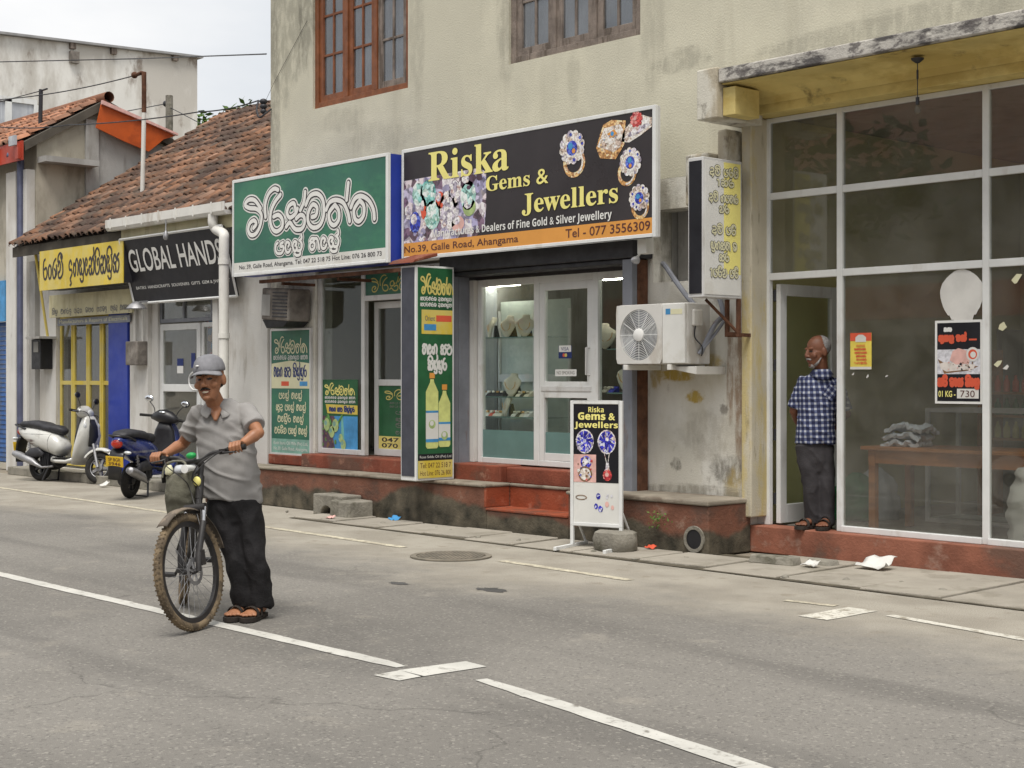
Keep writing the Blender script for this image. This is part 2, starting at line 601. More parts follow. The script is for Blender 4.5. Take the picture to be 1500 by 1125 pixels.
MARKS = '^iuU'
_ring = [(.5, .82), (.2, .7), (.1, .4), (.25, .1), (.5, 0), (.78, .1), (.9, .4), (.8, .7), (.5, .82)]
GLYPH = {
    'm': (.9, [[(.15, .62), (.05, .8), (.3, 1.0), (.7, .95), (.98, .6), (.9, .2), (.55, -.02), (.22, .1), (.25, .42), (.55, .5), (.66, .28), (.48, .18)]]),
    'r': (.85, [[(.5, 1.2), (.2, 1.05), (.08, .55), (.3, .05), (.7, .03), (.95, .35), (.75, .68), (.38, .6)]]),
    's': (1.1, [[(.5, .75), (.32, .98), (.1, .72), (.22, .45), (.45, .55), (.42, .3)], [(.08, .3), (.15, .03), (.38, .03), (.46, .3), (.56, .03), (.82, .03), (.98, .4), (.85, .7), (.62, .62), (.7, .85), (.95, 1.0)]]),
    'v': (1.0, [[(.42, .5), (.5, .75), (.22, .8), (.08, .4), (.28, .02), (.7, .02), (.98, .4), (.88, .85), (.5, 1.05), (.18, .98)]]),
    't': (1.0, [[(.42, .72), (.16, .62), (.08, .28), (.26, .0), (.5, .14), (.55, .5), (.42, .72), (.62, .98), (.84, .8), (1.0, .02)], [(.08, .8), (.26, 1.02), (.6, .97)]]),
    'p': (.9, [[(.3, .98), (.1, .8), (.06, .3), (.3, .0), (.72, .0), (.95, .3), (.9, .62), (.66, .6), (.62, .85), (.9, .98)]]),
    'e': (.6, [[(.55, .55), (.72, .8), (.3, .95), (.06, .5), (.25, .05), (.68, .04), (.92, .3)]]),
    'a': (.5, [[(.1, .92), (.45, .98), (.62, .6), (.55, 0)]]),
    'l': (1.0, [[(.3, .55), (.45, .8), (.2, .92), (.05, .55), (.2, .1), (.42, .12), (.46, .4)], [(.46, .4), (.55, .08), (.85, .1), (.98, .55), (.8, .95)], [(.8, .08), (.78, -.3), (.45, -.36), (.25, -.2)]]),
    'k': (1.0, [[(.1, .85), (.3, .98), (.5, .75), (.4, .45), (.12, .5), (.1, .12), (.4, .0), (.55, .3)], [(.5, .3), (.7, .0), (.95, .2), (.95, .7), (.75, .98), (.58, .75)]]),
    'g': (.95, [[(.35, .6), (.1, .75), (.05, .3), (.3, .0), (.48, .3), (.45, .75), (.7, 1.0), (.97, .6), (.88, .05)]]),
    'h': (.95, [[(.1, .9), (.45, 1.0), (.5, .65), (.2, .6), (.06, .3), (.3, .0), (.75, .02), (.97, .4), (.82, .8)]]),
    'j': (.9, [[(.75, 1.15), (.35, .95), (.08, .5), (.25, .05), (.6, .05), (.7, .4), (.45, .55)], [(.6, .05), (.95, .3), (.9, .75)]]),
    'n': (1.0, [[(.1, .7), (.3, .98), (.52, .75), (.42, .4), (.15, .3), (.2, .02), (.6, .0), (.95, .25), (.95, .7), (.75, .98)]]),
    'T': (.9, [[(.2, .98), (.06, .5), (.25, .03), (.7, .03), (.95, .4), (.8, .85), (.5, .75), (.6, .5)]]),
    'E': (.8, [[(.75, .7), (.45, .95), (.12, .7), (.25, .4), (.65, .4), (.85, .2), (.6, 0), (.4, -.15), (.65, -.4), (.4, -.5)]]),
    'x': (.7, [_ring]),
    'd': (.9, [[(.2, .9), (.6, 1.0), (.9, .7), (.6, .45), (.2, .4), (.1, .1), (.5, .0), (.9, .15), (.6, -.25)]]),
    'y': (1.0, [[(.1, .9), (.06, .3), (.3, .0), (.5, .3), (.5, .85)], [(.5, .3), (.7, .0), (.97, .3), (.9, .9)]]),
    '^': (1, [[(.72, .98), (.95, 1.15), (.9, 1.5)]]),
    'i': (1, [[(.05, .98), (.15, 1.3), (.5, 1.45), (.85, 1.3), (.95, 1.02)]]),
    'U': (1, [[(.05, .98), (.15, 1.3), (.5, 1.45), (.85, 1.3), (.8, 1.1), (.6, 1.2), (.7, 1.35)]]),
    'u': (1, [[(.8, .05), (.95, -.25), (.6, -.4)]]),
}
# ------------------------------------------------------------------ palette
_B0 = Vector((-11, 10.2, 0))


def spot(px, py, rx, rz, col, amt, wob=1.6, Y=10.2):
    return (W(px, py, Y=Y) - _B0, (rx, 1.5, rz), col, amt, wob)


_mould, _soot, _ochre, _rustc = (.075, .072, .055), (.16, .15, .12), (.44, .31, .06), (.20, .10, .035)
mat('plaster', (.58, .555, .44), .85, .07, 1.2, .25, 60, stain=((.50, .48, .385), .6, (.55, .55, .4), .47), stain2=((.36, .335, .26), .25, (2.6, 2.6, .30), .57),
    spots=[spot(415, 30, .5, 1.2, _mould, .38), spot(450, 10, .22, 1.0, _mould, .5), spot(402, 200, .14, 2.2, _soot, .45), spot(610, 40, .16, 1.2, _soot, .25), spot(742, 30, .18, .8, _soot, .35), spot(560, 200, .8, .22, _soot, .25),
           spot(500, 175, .5, .18, _soot, .22), spot(955, 40, .2, .8, _soot, .22), spot(1000, 90, .4, .14, _soot, .4), spot(1300, 40, 1.6, .16, _soot, .35), spot(840, 115, .12, .3, _soot, .2)])
mat('plaster_dirty', (.55, .53, .46), .85, .1, 1.5, .25, 60, stain=((.38, .33, .24), .8, (2.6, 2.6, 1.4), .48), stain2=((.10, .08, .06), .8, (5.5, 5.5, 3), .60))
mat('plaster_pier', (.66, .645, .59), .85, .06, 2., .25, 60, stain=((.54, .51, .42), .5, (1.6, 1.6, .9), .50), stain2=((.30, .27, .22), .6, (6, 6, 4), .62),
    spots=[spot(992, 549, .26, .08, _ochre, .95), spot(1018, 582, .12, .07, _ochre, .95), spot(962, 540, .10, .22, _ochre, .7), spot(1035, 530, .2, .1, _ochre, .7), spot(1083, 560, .07, .9, _rustc, .75), spot(1070, 540, .05, .55, _rustc, .7), spot(1068, 690, .25, .16, (.13, .12, .10), .8),
           spot(1040, 640, .4, .3, (.34, .31, .25), .5), spot(990, 680, .08, .07, (.12, .11, .09), .8), spot(1080, 715, .2, .2, _ochre, .5), spot(970, 330, .3, .5, (.22, .20, .16), .7), spot(1060, 600, .06, .06, (.14, .12, .1), .7), spot(370, 620, .6, .5, (.32, .30, .26), .5), spot(425, 440, .5, .45, (.05, .04, .035), .7), spot(1010, 720, .8, .08, (.2, .18, .14), .7)])  # the patch beside the jewellers' sign is recess shade put into the colour
mat('paint_yellow', (.63, .51, .20), .8, .15, 2., .2, 60, stain=((.44, .31, .08), .6, (1.2, 1.2, 2.2), .54), stain2=((.12, .085, .04), .8, (2.4, 2.4, 2.4), .66))
mat('concrete_edge', (.46, .44, .40), .9, .15, 4., .4, 50, stain=((.05, .046, .048), .9, (2.6, 2.6, 9), .50), stain2=((.09, .08, .08), .8, (9, 9, 16), .55))
mat('white_wall', (.62, .61, .58), .85, .06, 1.5, .2, 60, stain=((.46, .43, .38), .6, (1.4, 1.4, .5), .52), stain2=((.27, .24, .20), .5, (5, 5, 1.2), .63))
mat('grey_wall', (.40, .395, .38), .85, .06, 1.5, .2, 60, stain=((.27, .26, .24), .65, (1.2, 1.2, .6), .49), stain2=((.2, .18, .16), .5, (4, 4, 1), .6))
mat('gable_wall', (.46, .425, .35), .85, .06, 1.2, .2, 60, stain=((.27, .25, .20), .65, (1, 1, .5), .50), stain2=((.17, .15, .12), .5, (3, 3, .7), .6))
mat('far_wall', (.74, .73, .69), .9, .06, .8, .2, 30, stain=((.42, .39, .34), .65, (.6, .6, .25), .49), stain2=((.17, .12, .085), .75, (1.6, 1.6, .8), .60))
mat('olive_wall', (.62, .57, .30), .85, .06, 1., .1, 40)
mat('room_floor', (.22, .20, .17), .5, .15, 3)
mat('base_paint', (.25, .098, .062), .75, .25, 3., .3, 40, stain=((.13, .08, .06), .8, (1.6, 1.6, 2.2), .54), stain2=((.34, .22, .17), .6, (4, 4, 5), .60))
mat('red_paint', (.20, .056, .032), .7, .25, 3., .3, 40, stain=((.12, .07, .05), .8, (2.0, 2.0, 2.6), .54), stain2=((.36, .19, .13), .6, (5, 5, 5), .60))
mat('step_paint', (.26, .062, .028), .6, .2, 3., .3, 40, stain=((.13, .06, .04), .8, (2.2, 2.2, 3.0), .56), stain2=((.40, .17, .11), .6, (6, 6, 6), .62))
mat('jamb_paint', (.50, .46, .36), .85, .08, 2., .25, 60, stain=((.50, .40, .16), .8, (3, 3, .9), .57), stain2=((.12, .09, .05), .8, (7, 7, 1.1), .62))
mat('plinth', (.20, .085, .055), .75, .25, 2.5, .4, 35, stain=((.095, .080, .058), .95, (1.1, 1.1, 1.9), .42), stain2=((.035, .035, .025), .8, (4, 4, 5), .60))
mat('concrete', (.23, .215, .18), .9, .2, 5., .5, 40, stain=((.09, .085, .06), .8, (3, 3, 3), .55))
mat('plinth_top', (.25, .22, .175), .85, .2, 3., .3, 40, stain=((.13, .10, .075), .8, (2, 2, 2), .52))
mat('alu', (.62, .62, .61), .45, .06, 4., 0, metal=.15, spec=.5, stain=((.40, .38, .34), .5, (5, 5, 2), .6))
mat('alu_white', (.68, .69, .68), .45, .05, 4., stain=((.5, .48, .44), .5, (5, 5, 2), .6))
mat('grey_steel', (.21, .22, .25), .5, .12, 4., metal=.2, stain=((.15, .07, .03), .7, (6, 6, 1.2), .64))
mat('rust', (.10, .045, .025), .85, .35, 9., .3, 60)
mat('dark_metal', (.045, .045, .05), .5, .2, 6, metal=.3)
mat('black', (.018, .018, .02), .5, .2, 6)
mat('white', (.72, .72, .70), .6, .05, 3)
mat('pvc', (.66, .65, .61), .5, .06, 3, stain=((.42, .38, .32), .6, (5, 5, 1.2), .58))
mat('wood_red', (.185, .066, .027), .5, .25, 7., .1, 60, stain=((.17, .05, .015), .7, (14, 14, 1.5), .56))
mat('wood_grey', (.20, .165, .14), .8, .25, 7., .3, 60, stain=((.09, .07, .055), .8, (16, 16, 2), .54))
mat('wood_table', (.42, .17, .055), .5, .2, 3., .05, 30, stain=((.22, .08, .03), .6, (2, 14, 14), .56))
glass('glass_shop', (.86, .87, .85), 1.8, .095, (.36, .35, .32))
glass('glass_clear', (.92, .95, .93), .8, .02)
glass('glass_win', (.74, .77, .80), 2.6, .10, (.5, .52, .54))
mat('curtain', (.50, .52, .55), .9, .15, 3., stain=((.38, .40, .44), .7, (12, 12, .6), .5))
mat('sign_green', (.035, .135, .095), .4, .12, 1., stain=((.05, .19, .11), .8, (.8, .8, 1.6), .5))
mat('sign_dark', (.035, .03, .032), .35, .2, 1.)
mat('sign_black', (.014, .014, .018), .4, .2, 2.)
mat('sign_white', (.66, .66, .63), .5, .06, 2., stain=((.5, .48, .42), .5, (2, 2, 2), .58))
mat('sign_cream', (.52, .48, .30), .6, .1, 3., stain=((.35, .30, .18), .6, (6, 6, 1.2), .55))
mat('sign_yellow', (.62, .47, .06), .5, .12, 2., stain=((.60, .50, .17), .7, (3, 3, 2), .5))
mat('sign_orange', (.66, .30, .065), .45, .06, 2.)
mat('letter_yellow', (.80, .73, .24), .5, .05, 2)
mat('letter_white', (.72, .72, .69), .5, .04, 2)
mat('letter_dark', (.03, .025, .03), .5, .1, 2)
mat('letter_brown', (.10, .035, .03), .5, .1, 2)
mat('letter_red', (.62, .10, .05), .5, .1, 2)
mat('letter_gold', (.60, .52, .16), .5, .1, 2)
mat('letter_cream', (.64, .62, .42), .5, .1, 2)
mat('letter_navy', (.02, .035, .15), .5, .1, 2)
mat('letter_dim', (.17, .165, .15), .5, .15, 4)
mat('blue_paint', (.022, .045, .30), .45, .12, 2)
mat('blue_shutter', (.022, .085, .26), .5, .15, 3, stain=((.05, .08, .14), .6, (4, 4, 1), .55))
mat('purple_print', (.33, .31, .45), .5, .2, 8)
mat('teal_print', (.16, .42, .37), .5, .2, 8)
mat('mint_print', (.20, .36, .30), .5, .2, 8)
mat('plum_print', (.10, .06, .09), .5, .3, 8)
mat('pearl_print', (.66, .61, .57), .5, .1, 12)
mat('silver_print', (.58, .58, .62), .4, .25, 30)
mat('gold_print', (.62, .36, .13), .4, .25, 20)
mat('blue_print', (.03, .045, .42), .4, .3, 30)
mat('sky_print', (.06, .26, .52), .5, .2, 6)
mat('leaf_print', (.10, .25, .06), .5, .35, 20)
mat('lime_print', (.36, .47, .20), .5, .2, 14)
mat('bottle_print', (.58, .62, .22), .5, .12, 8)
mat('green_print', (.022, .105, .042), .5, .2, 3)
mat('pink_print', (.66, .40, .36), .5, .15, 12)
mat('brown_print', (.20, .115, .06), .5, .3, 14)
mat('poster_yellow', (.72, .58, .10), .5, .1, 6)
mat('teal_band', (.13, .225, .21), .4, .1, 2)
mat('velvet', (.66, .62, .52), .8, .08, 8)
mat('tile', (.225, .128, .084), .85, .3, 3., .3, 30, attr='tint', stain=((.07, .05, .042), .85, (1.6, 1.6, 1.6), .51), stain2=((.14, .115, .09), .6, (5, 5, 5), .56))
mat('tile_light', (.40, .20, .125), .85, .2, 3., .3, 30, attr='tint', stain=((.20, .11, .07), .7, (2.2, 2.2, 2.2), .56))
mat('orange_sheet', (.52, .10, .02), .45, .2, 1.2, stain=((.30, .055, .015), .6, (1, 1.5, 1.5), .52))
mat('red_board', (.40, .055, .03), .5, .2, 2.)
mat('rubber', (.022, .021, .020), .85, .25, 9., .2, 60)
mat('chrome', (.55, .55, .56), .25, .1, 6, metal=.9)
mat('alu_dull', (.32, .32, .33), .45, .15, 6, metal=.7)
mat('leaf', (.065, .12, .02), .7, .4, 3)
mat('bark', (.10, .075, .05), .9, .3, 5, .4, 30)
mat('paper', (.62, .61, .58), .8, .08, 5)
mat('lamp_on', (.8, .8, .8), .5, emit=(1, .95, .80, 40.0))
mat('lamp_blue', (.8, .8, .8), .5, emit=(.78, .88, 1, 7.0))
mat('skin', (.32, .145, .075), .5, .12, 12., .08, 90, spec=.4)
mat('skin_dark', (.165, .066, .036), .5, .15, 12., .08, 90, spec=.4)
mat('lip', (.20, .065, .045), .5, .1, 20)
mat('teeth', (.50, .44, .34), .4, .1, 20)
mat('eye', (.025, .018, .015), .3, .1, 20)
mat('hair', (.020, .017, .016), .8, .3, 60, .3, 150)
mat('beard', (.25, .24, .235), .85, .3, 70, .4, 160)


def facets(name, cols, scale, rough=.35, seed=0., jit=1.):
    """printed picture of cut stones: voronoi facets in the given colours"""
    m = bpy.data.materials.new(name)
    m.use_nodes = True
    n, l = m.node_tree.nodes, m.node_tree.links
    p = n['Principled BSDF']
    p.inputs['Roughness'].default_value = rough
    tc = n.new('ShaderNodeTexCoord')
    mp = n.new('ShaderNodeMapping'); mp.inputs['Location'].default_value = (seed, seed * 2, seed)
    l.new(tc.outputs['Object'], mp.inputs['Vector'])
    out = None
    for k, sc in enumerate((scale, scale * 2.7)):
        v = n.new('ShaderNodeTexVoronoi'); v.inputs['Scale'].default_value = sc; v.inputs['Randomness'].default_value = jit
        l.new(mp.outputs['Vector'], v.inputs['Vector'])
        sep = n.new('ShaderNodeSeparateColor'); l.new(v.outputs['Color'], sep.inputs['Color'])
        r = n.new('ShaderNodeValToRGB'); r.color_ramp.interpolation = 'CONSTANT' if k == 0 else 'LINEAR'
        e = r.color_ramp.elements
        cs = cols if k == 0 else [(.02, .02, .025), (.35, .35, .36), (.9, .9, .9)]
        while len(e) < len(cs): e.new(.5)
        for i, c in enumerate(cs): e[i].position = i / len(cs); e[i].color = (*c, 1)
        l.new(sep.outputs['Red'], r.inputs['Fac'])
        if out is None: out = r.outputs['Color']
        else:
            x = n.new('ShaderNodeMixRGB'); x.blend_type = 'OVERLAY'; x.inputs['Fac'].default_value = .6
            l.new(out, x.inputs['Color1']); l.new(r.outputs['Color'], x.inputs['Color2']); out = x.outputs['Color']
    l.new(out, p.inputs['Base Color'])
    M[name] = m


facets('gem_heap', [(.40, .37, .48), (.16, .10, .15), (.62, .58, .60), (.28, .26, .40), (.10, .06, .08), (.50, .44, .46)], 9)
facets('stone_print', [(.66, .64, .66), (.48, .44, .50), (.72, .70, .68), (.30, .27, .33), (.60, .50, .46)], 22)
facets('pearl_stone', [(.70, .66, .60), (.62, .55, .48), (.74, .72, .69), (.45, .36, .30)], 24)
facets('teal_stone', [(.20, .46, .42), (.40, .62, .56), (.10, .30, .28), (.55, .68, .64)], 14)
facets('mint_stone', [(.50, .66, .60), (.62, .70, .66), (.34, .56, .50), (.24, .44, .40)], 12)
facets('blue_stone', [(.03, .05, .40), (.02, .02, .20), (.10, .16, .55), (.02, .03, .30)], 34)
facets('sapphire_print', [(.04, .04, .42), (.02, .02, .25), (.45, .46, .62), (.08, .08, .52), (.02, .02, .30)], 40)
facets('red_stone', [(.52, .07, .06), (.36, .03, .04), (.62, .22, .20), (.45, .05, .05)], 40)
facets('gold_stone', [(.60, .36, .15), (.46, .24, .08), (.68, .50, .30), (.34, .17, .06)], 26)

mat('slate', (.055, .058, .075), .5, .15, 5)
mat('roof_sheet', (.30, .30, .30), .6, .15, 3)
mat('cabinet_back', (.46, .51, .48), .6, .15, 3)
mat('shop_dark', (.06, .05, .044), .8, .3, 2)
# ------------------------------------------------------------------ ground and road
def road_material():
    m = bpy.data.materials.new('road')
    m.use_nodes = True
    n, l = m.node_tree.nodes, m.node_tree.links
    p = n['Principled BSDF']
    p.inputs['Specular IOR Level'].default_value = .25
    tc = n.new('ShaderNodeTexCoord')

    def nz(sc, det=4, vec=None):
        x = n.new('ShaderNodeTexNoise')
        x.inputs['Detail'].default_value = det
        x.inputs['Scale'].default_value = sc
        if vec:
            mp = n.new('ShaderNodeMapping')
            mp.inputs['Scale'].default_value = vec
            l.new(tc.outputs['Object'], mp.inputs['Vector']); l.new(mp.outputs['Vector'], x.inputs['Vector'])
        else: l.new(tc.outputs['Object'], x.inputs['Vector'])
        return x.outputs['Fac']

    def rng(v, a, b, c=0., d=1.):
        r = n.new('ShaderNodeMapRange'); r.interpolation_type = 'SMOOTHSTEP'
        l.new(v, r.inputs['Value'])
        for k, q in zip(('From Min', 'From Max', 'To Min', 'To Max'), (a, b, c, d)): r.inputs[k].default_value = q
        return r.outputs['Result']

    def mix(f, a, b, mode='MIX'):
        x = n.new('ShaderNodeMixRGB'); x.blend_type = mode
        if isinstance(f, float): x.inputs['Fac'].default_value = f
        else: l.new(f, x.inputs['Fac'])
        for k, v in (('Color1', a), ('Color2', b)):
            if isinstance(v, tuple): x.inputs[k].default_value = (*v, 1)
            else: l.new(v, x.inputs[k])
        return x.outputs['Color']

    def math_(op, a, b):
        x = n.new('ShaderNodeMath'); x.operation = op
        for i, v in enumerate((a, b)):
            if isinstance(v, (int, float)): x.inputs[i].default_value = v
            else: l.new(v, x.inputs[i])
        return x.outputs[0]
    asph = mix(rng(nz(.55, 5, (1, .5, 1)), .35, .65), (.172, .162, .146), (.212, .200, .180))
    asph = mix(rng(nz(1.0, 6, (.16, 1.5, 1)), .48, .66, 0., .6), asph, (.125, .118, .108))
    asph = mix(rng(nz(2.2, 6), .60, .70, 0., .5), asph, (.27, .25, .215))
    asph = mix(rng(nz(.35, 6), .57, .70, 0., .55), asph, (.12, .114, .105))
    vo = n.new('ShaderNodeTexVoronoi')
    vo.inputs['Scale'].default_value = 75
    l.new(tc.outputs['Object'], vo.inputs['Vector'])
    cellv = n.new('ShaderNodeSeparateColor')
    l.new(vo.outputs['Color'], cellv.inputs['Color'])
    asph = mix(rng(cellv.outputs['Red'], .84, .99, 0., .45), asph, (.36, .34, .30))       # pale aggregate
    asph = mix(rng(cellv.outputs['Green'], .84, .99, 0., .5), asph, (.085, .08, .074))    # dark aggregate
    ve = n.new('ShaderNodeTexVoronoi')              # hairline cracks
    ve.feature = 'DISTANCE_TO_EDGE'
    ve.inputs['Scale'].default_value = .62
    dn = n.new('ShaderNodeTexNoise'); dn.inputs['Scale'].default_value = 3.5; dn.inputs['Detail'].default_value = 6
    l.new(tc.outputs['Object'], dn.inputs['Vector'])
    vm = n.new('ShaderNodeVectorMath'); vm.operation = 'MULTIPLY_ADD'
    l.new(dn.outputs['Color'], vm.inputs[0]); vm.inputs[1].default_value = (.5, .5, 0); l.new(tc.outputs['Object'], vm.inputs[2])
    l.new(vm.outputs[0], ve.inputs['Vector'])
    ck = math_('MULTIPLY', rng(ve.outputs['Distance'], .0, .010, 1., 0.), rng(nz(.45, 4), .52, .62, 0., .42))
    asph = mix(ck, asph, (.05, .047, .043))
    f2 = rng(nz(190, 2), .3, .7, .84, 1.16)
    cb = n.new('ShaderNodeCombineXYZ')
    for k in 'XYZ': l.new(f2, cb.inputs[k])
    asph = mix(1., asph, cb.outputs['Vector'], 'MULTIPLY')
    sand = mix(rng(nz(1.7, 6), .35, .65), (.278, .254, .212), (.348, .322, .272))
    sand = mix(rng(nz(7, 6), .57, .72, 0., .6), sand, (.23, .20, .155))
    f3 = rng(nz(120, 3), .3, .7, .8, 1.2)
    cb2 = n.new('ShaderNodeCombineXYZ')
    for k in 'XYZ': l.new(f3, cb2.inputs[k])
    sand = mix(1., sand, cb2.outputs['Vector'], 'MULTIPLY')
    sp = n.new('ShaderNodeSeparateXYZ')
    l.new(tc.outputs['Object'], sp.inputs['Vector'])
    wob = math_('MULTIPLY', math_('SUBTRACT', nz(.5, 5), .5), 2.6)
    wob2 = math_('MULTIPLY', math_('SUBTRACT', nz(5, 6), .5), .9)
    y = math_('ADD', math_('ADD', sp.outputs['Y'], wob), wob2)
    f = rng(y, 6.7, 8.1)
    col = mix(f, asph, sand)
    l.new(col, p.inputs['Base Color'])
    p.inputs['Roughness'].default_value = .85
    b = n.new('ShaderNodeBump')
    b.inputs['Strength'].default_value = .5
    b.inputs['Distance'].default_value = .006
    l.new(cellv.outputs['Blue'], b.inputs['Height'])
    l.new(b.outputs['Normal'], p.inputs['Normal'])
    M['road'] = m


road_material()


def plinth_material(name, h, soft):
    """red paint on the upper part, worn off in a ragged line; bare mossy cement below"""
    m = mat(name, (.165, .072, .046), .8, .25, 3., .4, 40, stain=((.10, .06, .045), .8, (2.2, 2.2, 3), .55), stain2=((.30, .21, .16), .6, (6, 6, 7), .62))
    n, l = m.node_tree.nodes, m.node_tree.links
    p = n['Principled BSDF']
    old = p.inputs['Base Color'].links[0].from_socket
    tc = n.new('ShaderNodeTexCoord')
    sp = n.new('ShaderNodeSeparateXYZ')
    l.new(tc.outputs['Object'], sp.inputs['Vector'])

    def nz(sc, det, vec=(1, 1, 1)):
        mp = n.new('ShaderNodeMapping'); mp.inputs['Scale'].default_value = vec
        x = n.new('ShaderNodeTexNoise'); x.inputs['Scale'].default_value = sc; x.inputs['Detail'].default_value = det
        l.new(tc.outputs['Object'], mp.inputs['Vector']); l.new(mp.outputs['Vector'], x.inputs['Vector'])
        return x.outputs['Fac']
    mm = n.new('ShaderNodeMath'); mm.operation = 'MULTIPLY_ADD'
    l.new(nz(1.1, 7, (1, 1, .8)), mm.inputs[0]); mm.inputs[1].default_value = .75
    l.new(sp.outputs['Z'], mm.inputs[2])
    r = n.new('ShaderNodeMapRange'); r.interpolation_type = 'SMOOTHSTEP'
    l.new(mm.outputs[0], r.inputs['Value'])
    r.inputs['From Min'].default_value = h + .375 - soft; r.inputs['From Max'].default_value = h + .375 + soft
    c2 = n.new('ShaderNodeValToRGB')
    e = c2.color_ramp.elements
    e[0].position, e[0].color = .33, (.030, .028, .020, 1)
    e[1].position, e[1].color = .68, (.135, .115, .082, 1)
    l.new(nz(5.5, 7), c2.inputs['Fac'])
    x = n.new('ShaderNodeMixRGB')
    l.new(r.outputs[0], x.inputs['Fac']); l.new(c2.outputs['Color'], x.inputs['Color1']); l.new(old, x.inputs['Color2'])
    l.new(x.outputs['Color'], p.inputs['Base Color'])
    return m


M['plinth'] = plinth_material('plinth_worn', .26, .035)
mat('ground', (.24, .21, .165), .9, .2, .5, .3, 20)


def worn_paint(name, col, th, under=(.20, .185, .16)):
    m = mat(name, col, .75, .12, 3., stain=(under, .95, (9, 9, 9), th), stain2=(tuple(c * .85 for c in under), .9, (42, 42, 42), th + .03))
    return m


worn_paint('line_white', (.51, .50, .46), .61)
worn_paint('line_worn', (.60, .58, .51), .55, (.30, .27, .215))
worn_paint('line_faint', (.56, .52, .40), .52, (.36, .32, .25))
mat('slab', (.33, .303, .255), .9, .12, 2., .4, 50, stain=((.22, .20, .16), .6, (2.5, 2.5, 2), .55))


def sheet(name, x0, x1, y0, y1, z, m):
    mb = MB()
    mb.add([(x0, y0, z), (x1, y0, z), (x1, y1, z), (x0, y1, z)], [(0, 1, 2, 3)])
    return tag(mb.build(name, m, fix=False), kind='structure')


sheet('ground', -250, 250, -250, 250, -.012, 'ground')
sheet('road', -120, 60, -9.5, 9.85, 0, 'road')


def strip(pts, m, z=.004, seed=1):
    """painted strip: list of (x, y, width); edges a little ragged"""
    rnd = random.Random(seed)
    mb = MB()
    L, Rr = [], []
    for (xa, ya, wa), (xb, yb, wb) in zip(pts, pts[1:]):
        nseg = max(2, int(math.hypot(xb - xa, yb - ya) / .12))
        d = Vector((xb - xa, yb - ya)).normalized()
        nv = Vector((-d.y, d.x))
        for i in range(nseg + 1):
            t = i / nseg
            c = Vector((xa + (xb - xa) * t, ya + (yb - ya) * t)); w = wa + (wb - wa) * t
            L.append(c + nv * (w / 2 + rnd.uniform(-.005, .005))); Rr.append(c - nv * (w / 2 + rnd.uniform(-.005, .005)))
    for i in range(len(L) - 1):
        mb.add([(*L[i], z), (*Rr[i], z), (*Rr[i + 1], z), (*L[i + 1], z)], [(0, 1, 2, 3)])
    return tag(mb.build('road_marking', m), kind='structure')


def gp(px, py):
    q = W(px, py, Z=0)
    return q.x, q.y


strip([(-16, 4.78, .105), (-10.9, 4.79, .11), (-6.32, 4.80, .105), (-6.12, 4.79, .06)], 'line_white', seed=2)
strip([(*gp(705, 996), .07), (*gp(780, 1020), .1), (*gp(1095, 1122), .115), (*gp(1250, 1180), .115)], 'line_white', seed=3)
strip([(-5.945, 4.56, .20), (-5.955, 4.72, .20), (-5.92, 5.13, .19)], 'line_white', seed=4)
strip([(-20.5, 8.56, .09), (-10.4, 8.17, .09)], 'line_faint', seed=5)
strip([(-9.1, 8.16, .09), (-7.6, 8.09, .09)], 'line_faint', seed=8)
strip([(*gp(1150, 880), .06), (*gp(1225, 888), .08)], 'line_faint', seed=6)
strip([(*gp(1303, 902), .08), (*gp(1500, 937), .09), (-3.6, 7.9, .09)], 'line_worn', seed=7)
a_, b_ = gp(1190, 906), gp(1264, 893)
strip([(*a_, .22), (*b_, .22)], 'line_worn', seed=9)
# dark patch repairs in the asphalt
mat('tar', (.075, .073, .070), .8, .3, 6, .4, 80)
for cx, cy, rx, ry, sd in ((-7.9, 7.0, .16, .10, 3), (-8.6, 6.72, .12, .06, 4)):
    rnd = random.Random(sd)
    mb = MB()
    mb.add([(cx + rx * rnd.uniform(.5, 1.1) * math.cos(2 * PI * k / 26), cy + ry * rnd.uniform(.5, 1.1) * math.sin(2 * PI * k / 26), .003) for k in range(26)], [tuple(range(26))])
    tag(mb.build('road_patch', 'tar'), kind='structure')

# concrete drain slabs along the shops
mb = MB()
rnd = random.Random(11)
x = -13.4
while x < -2.0:
    w = rnd.uniform(.66, .86)
    yf = 8.98 + rnd.uniform(-.03, .03) - (x + 9) * .012
    zt = .010 + rnd.uniform(-.004, .008)
    sk = rnd.uniform(-.05, .02)
    g = .045 if rnd.random() < .5 else .02
    yb = 9.60 if x < -8.3 else 10.12
    mb.hexa([(x, yf, -.02), (x + w - g, yf + .01, -.02), (x + w - g + sk, yb, -.02), (x + sk, yb, -.02), (x, yf, zt), (x + w - g, yf + .01, zt + .006), (x + w - g + sk, yb, zt + .012), (x + sk, yb, zt + .008)])
    x += w
tag(mb.build('pavement', 'slab', bevel=.008), kind='structure')
# dirt in the drain joints
mat('dirt', (.09, .078, .055), .95, .3, 6)
mb = MB()
mb.add([(-13.4, 8.97, .006), (-2.0, 8.85, .006), (-2.0, 10.14, .006), (-13.4, 9.62, .006)], [(0, 1, 2, 3)])
tag(mb.build('drain_floor', 'dirt'), kind='structure')


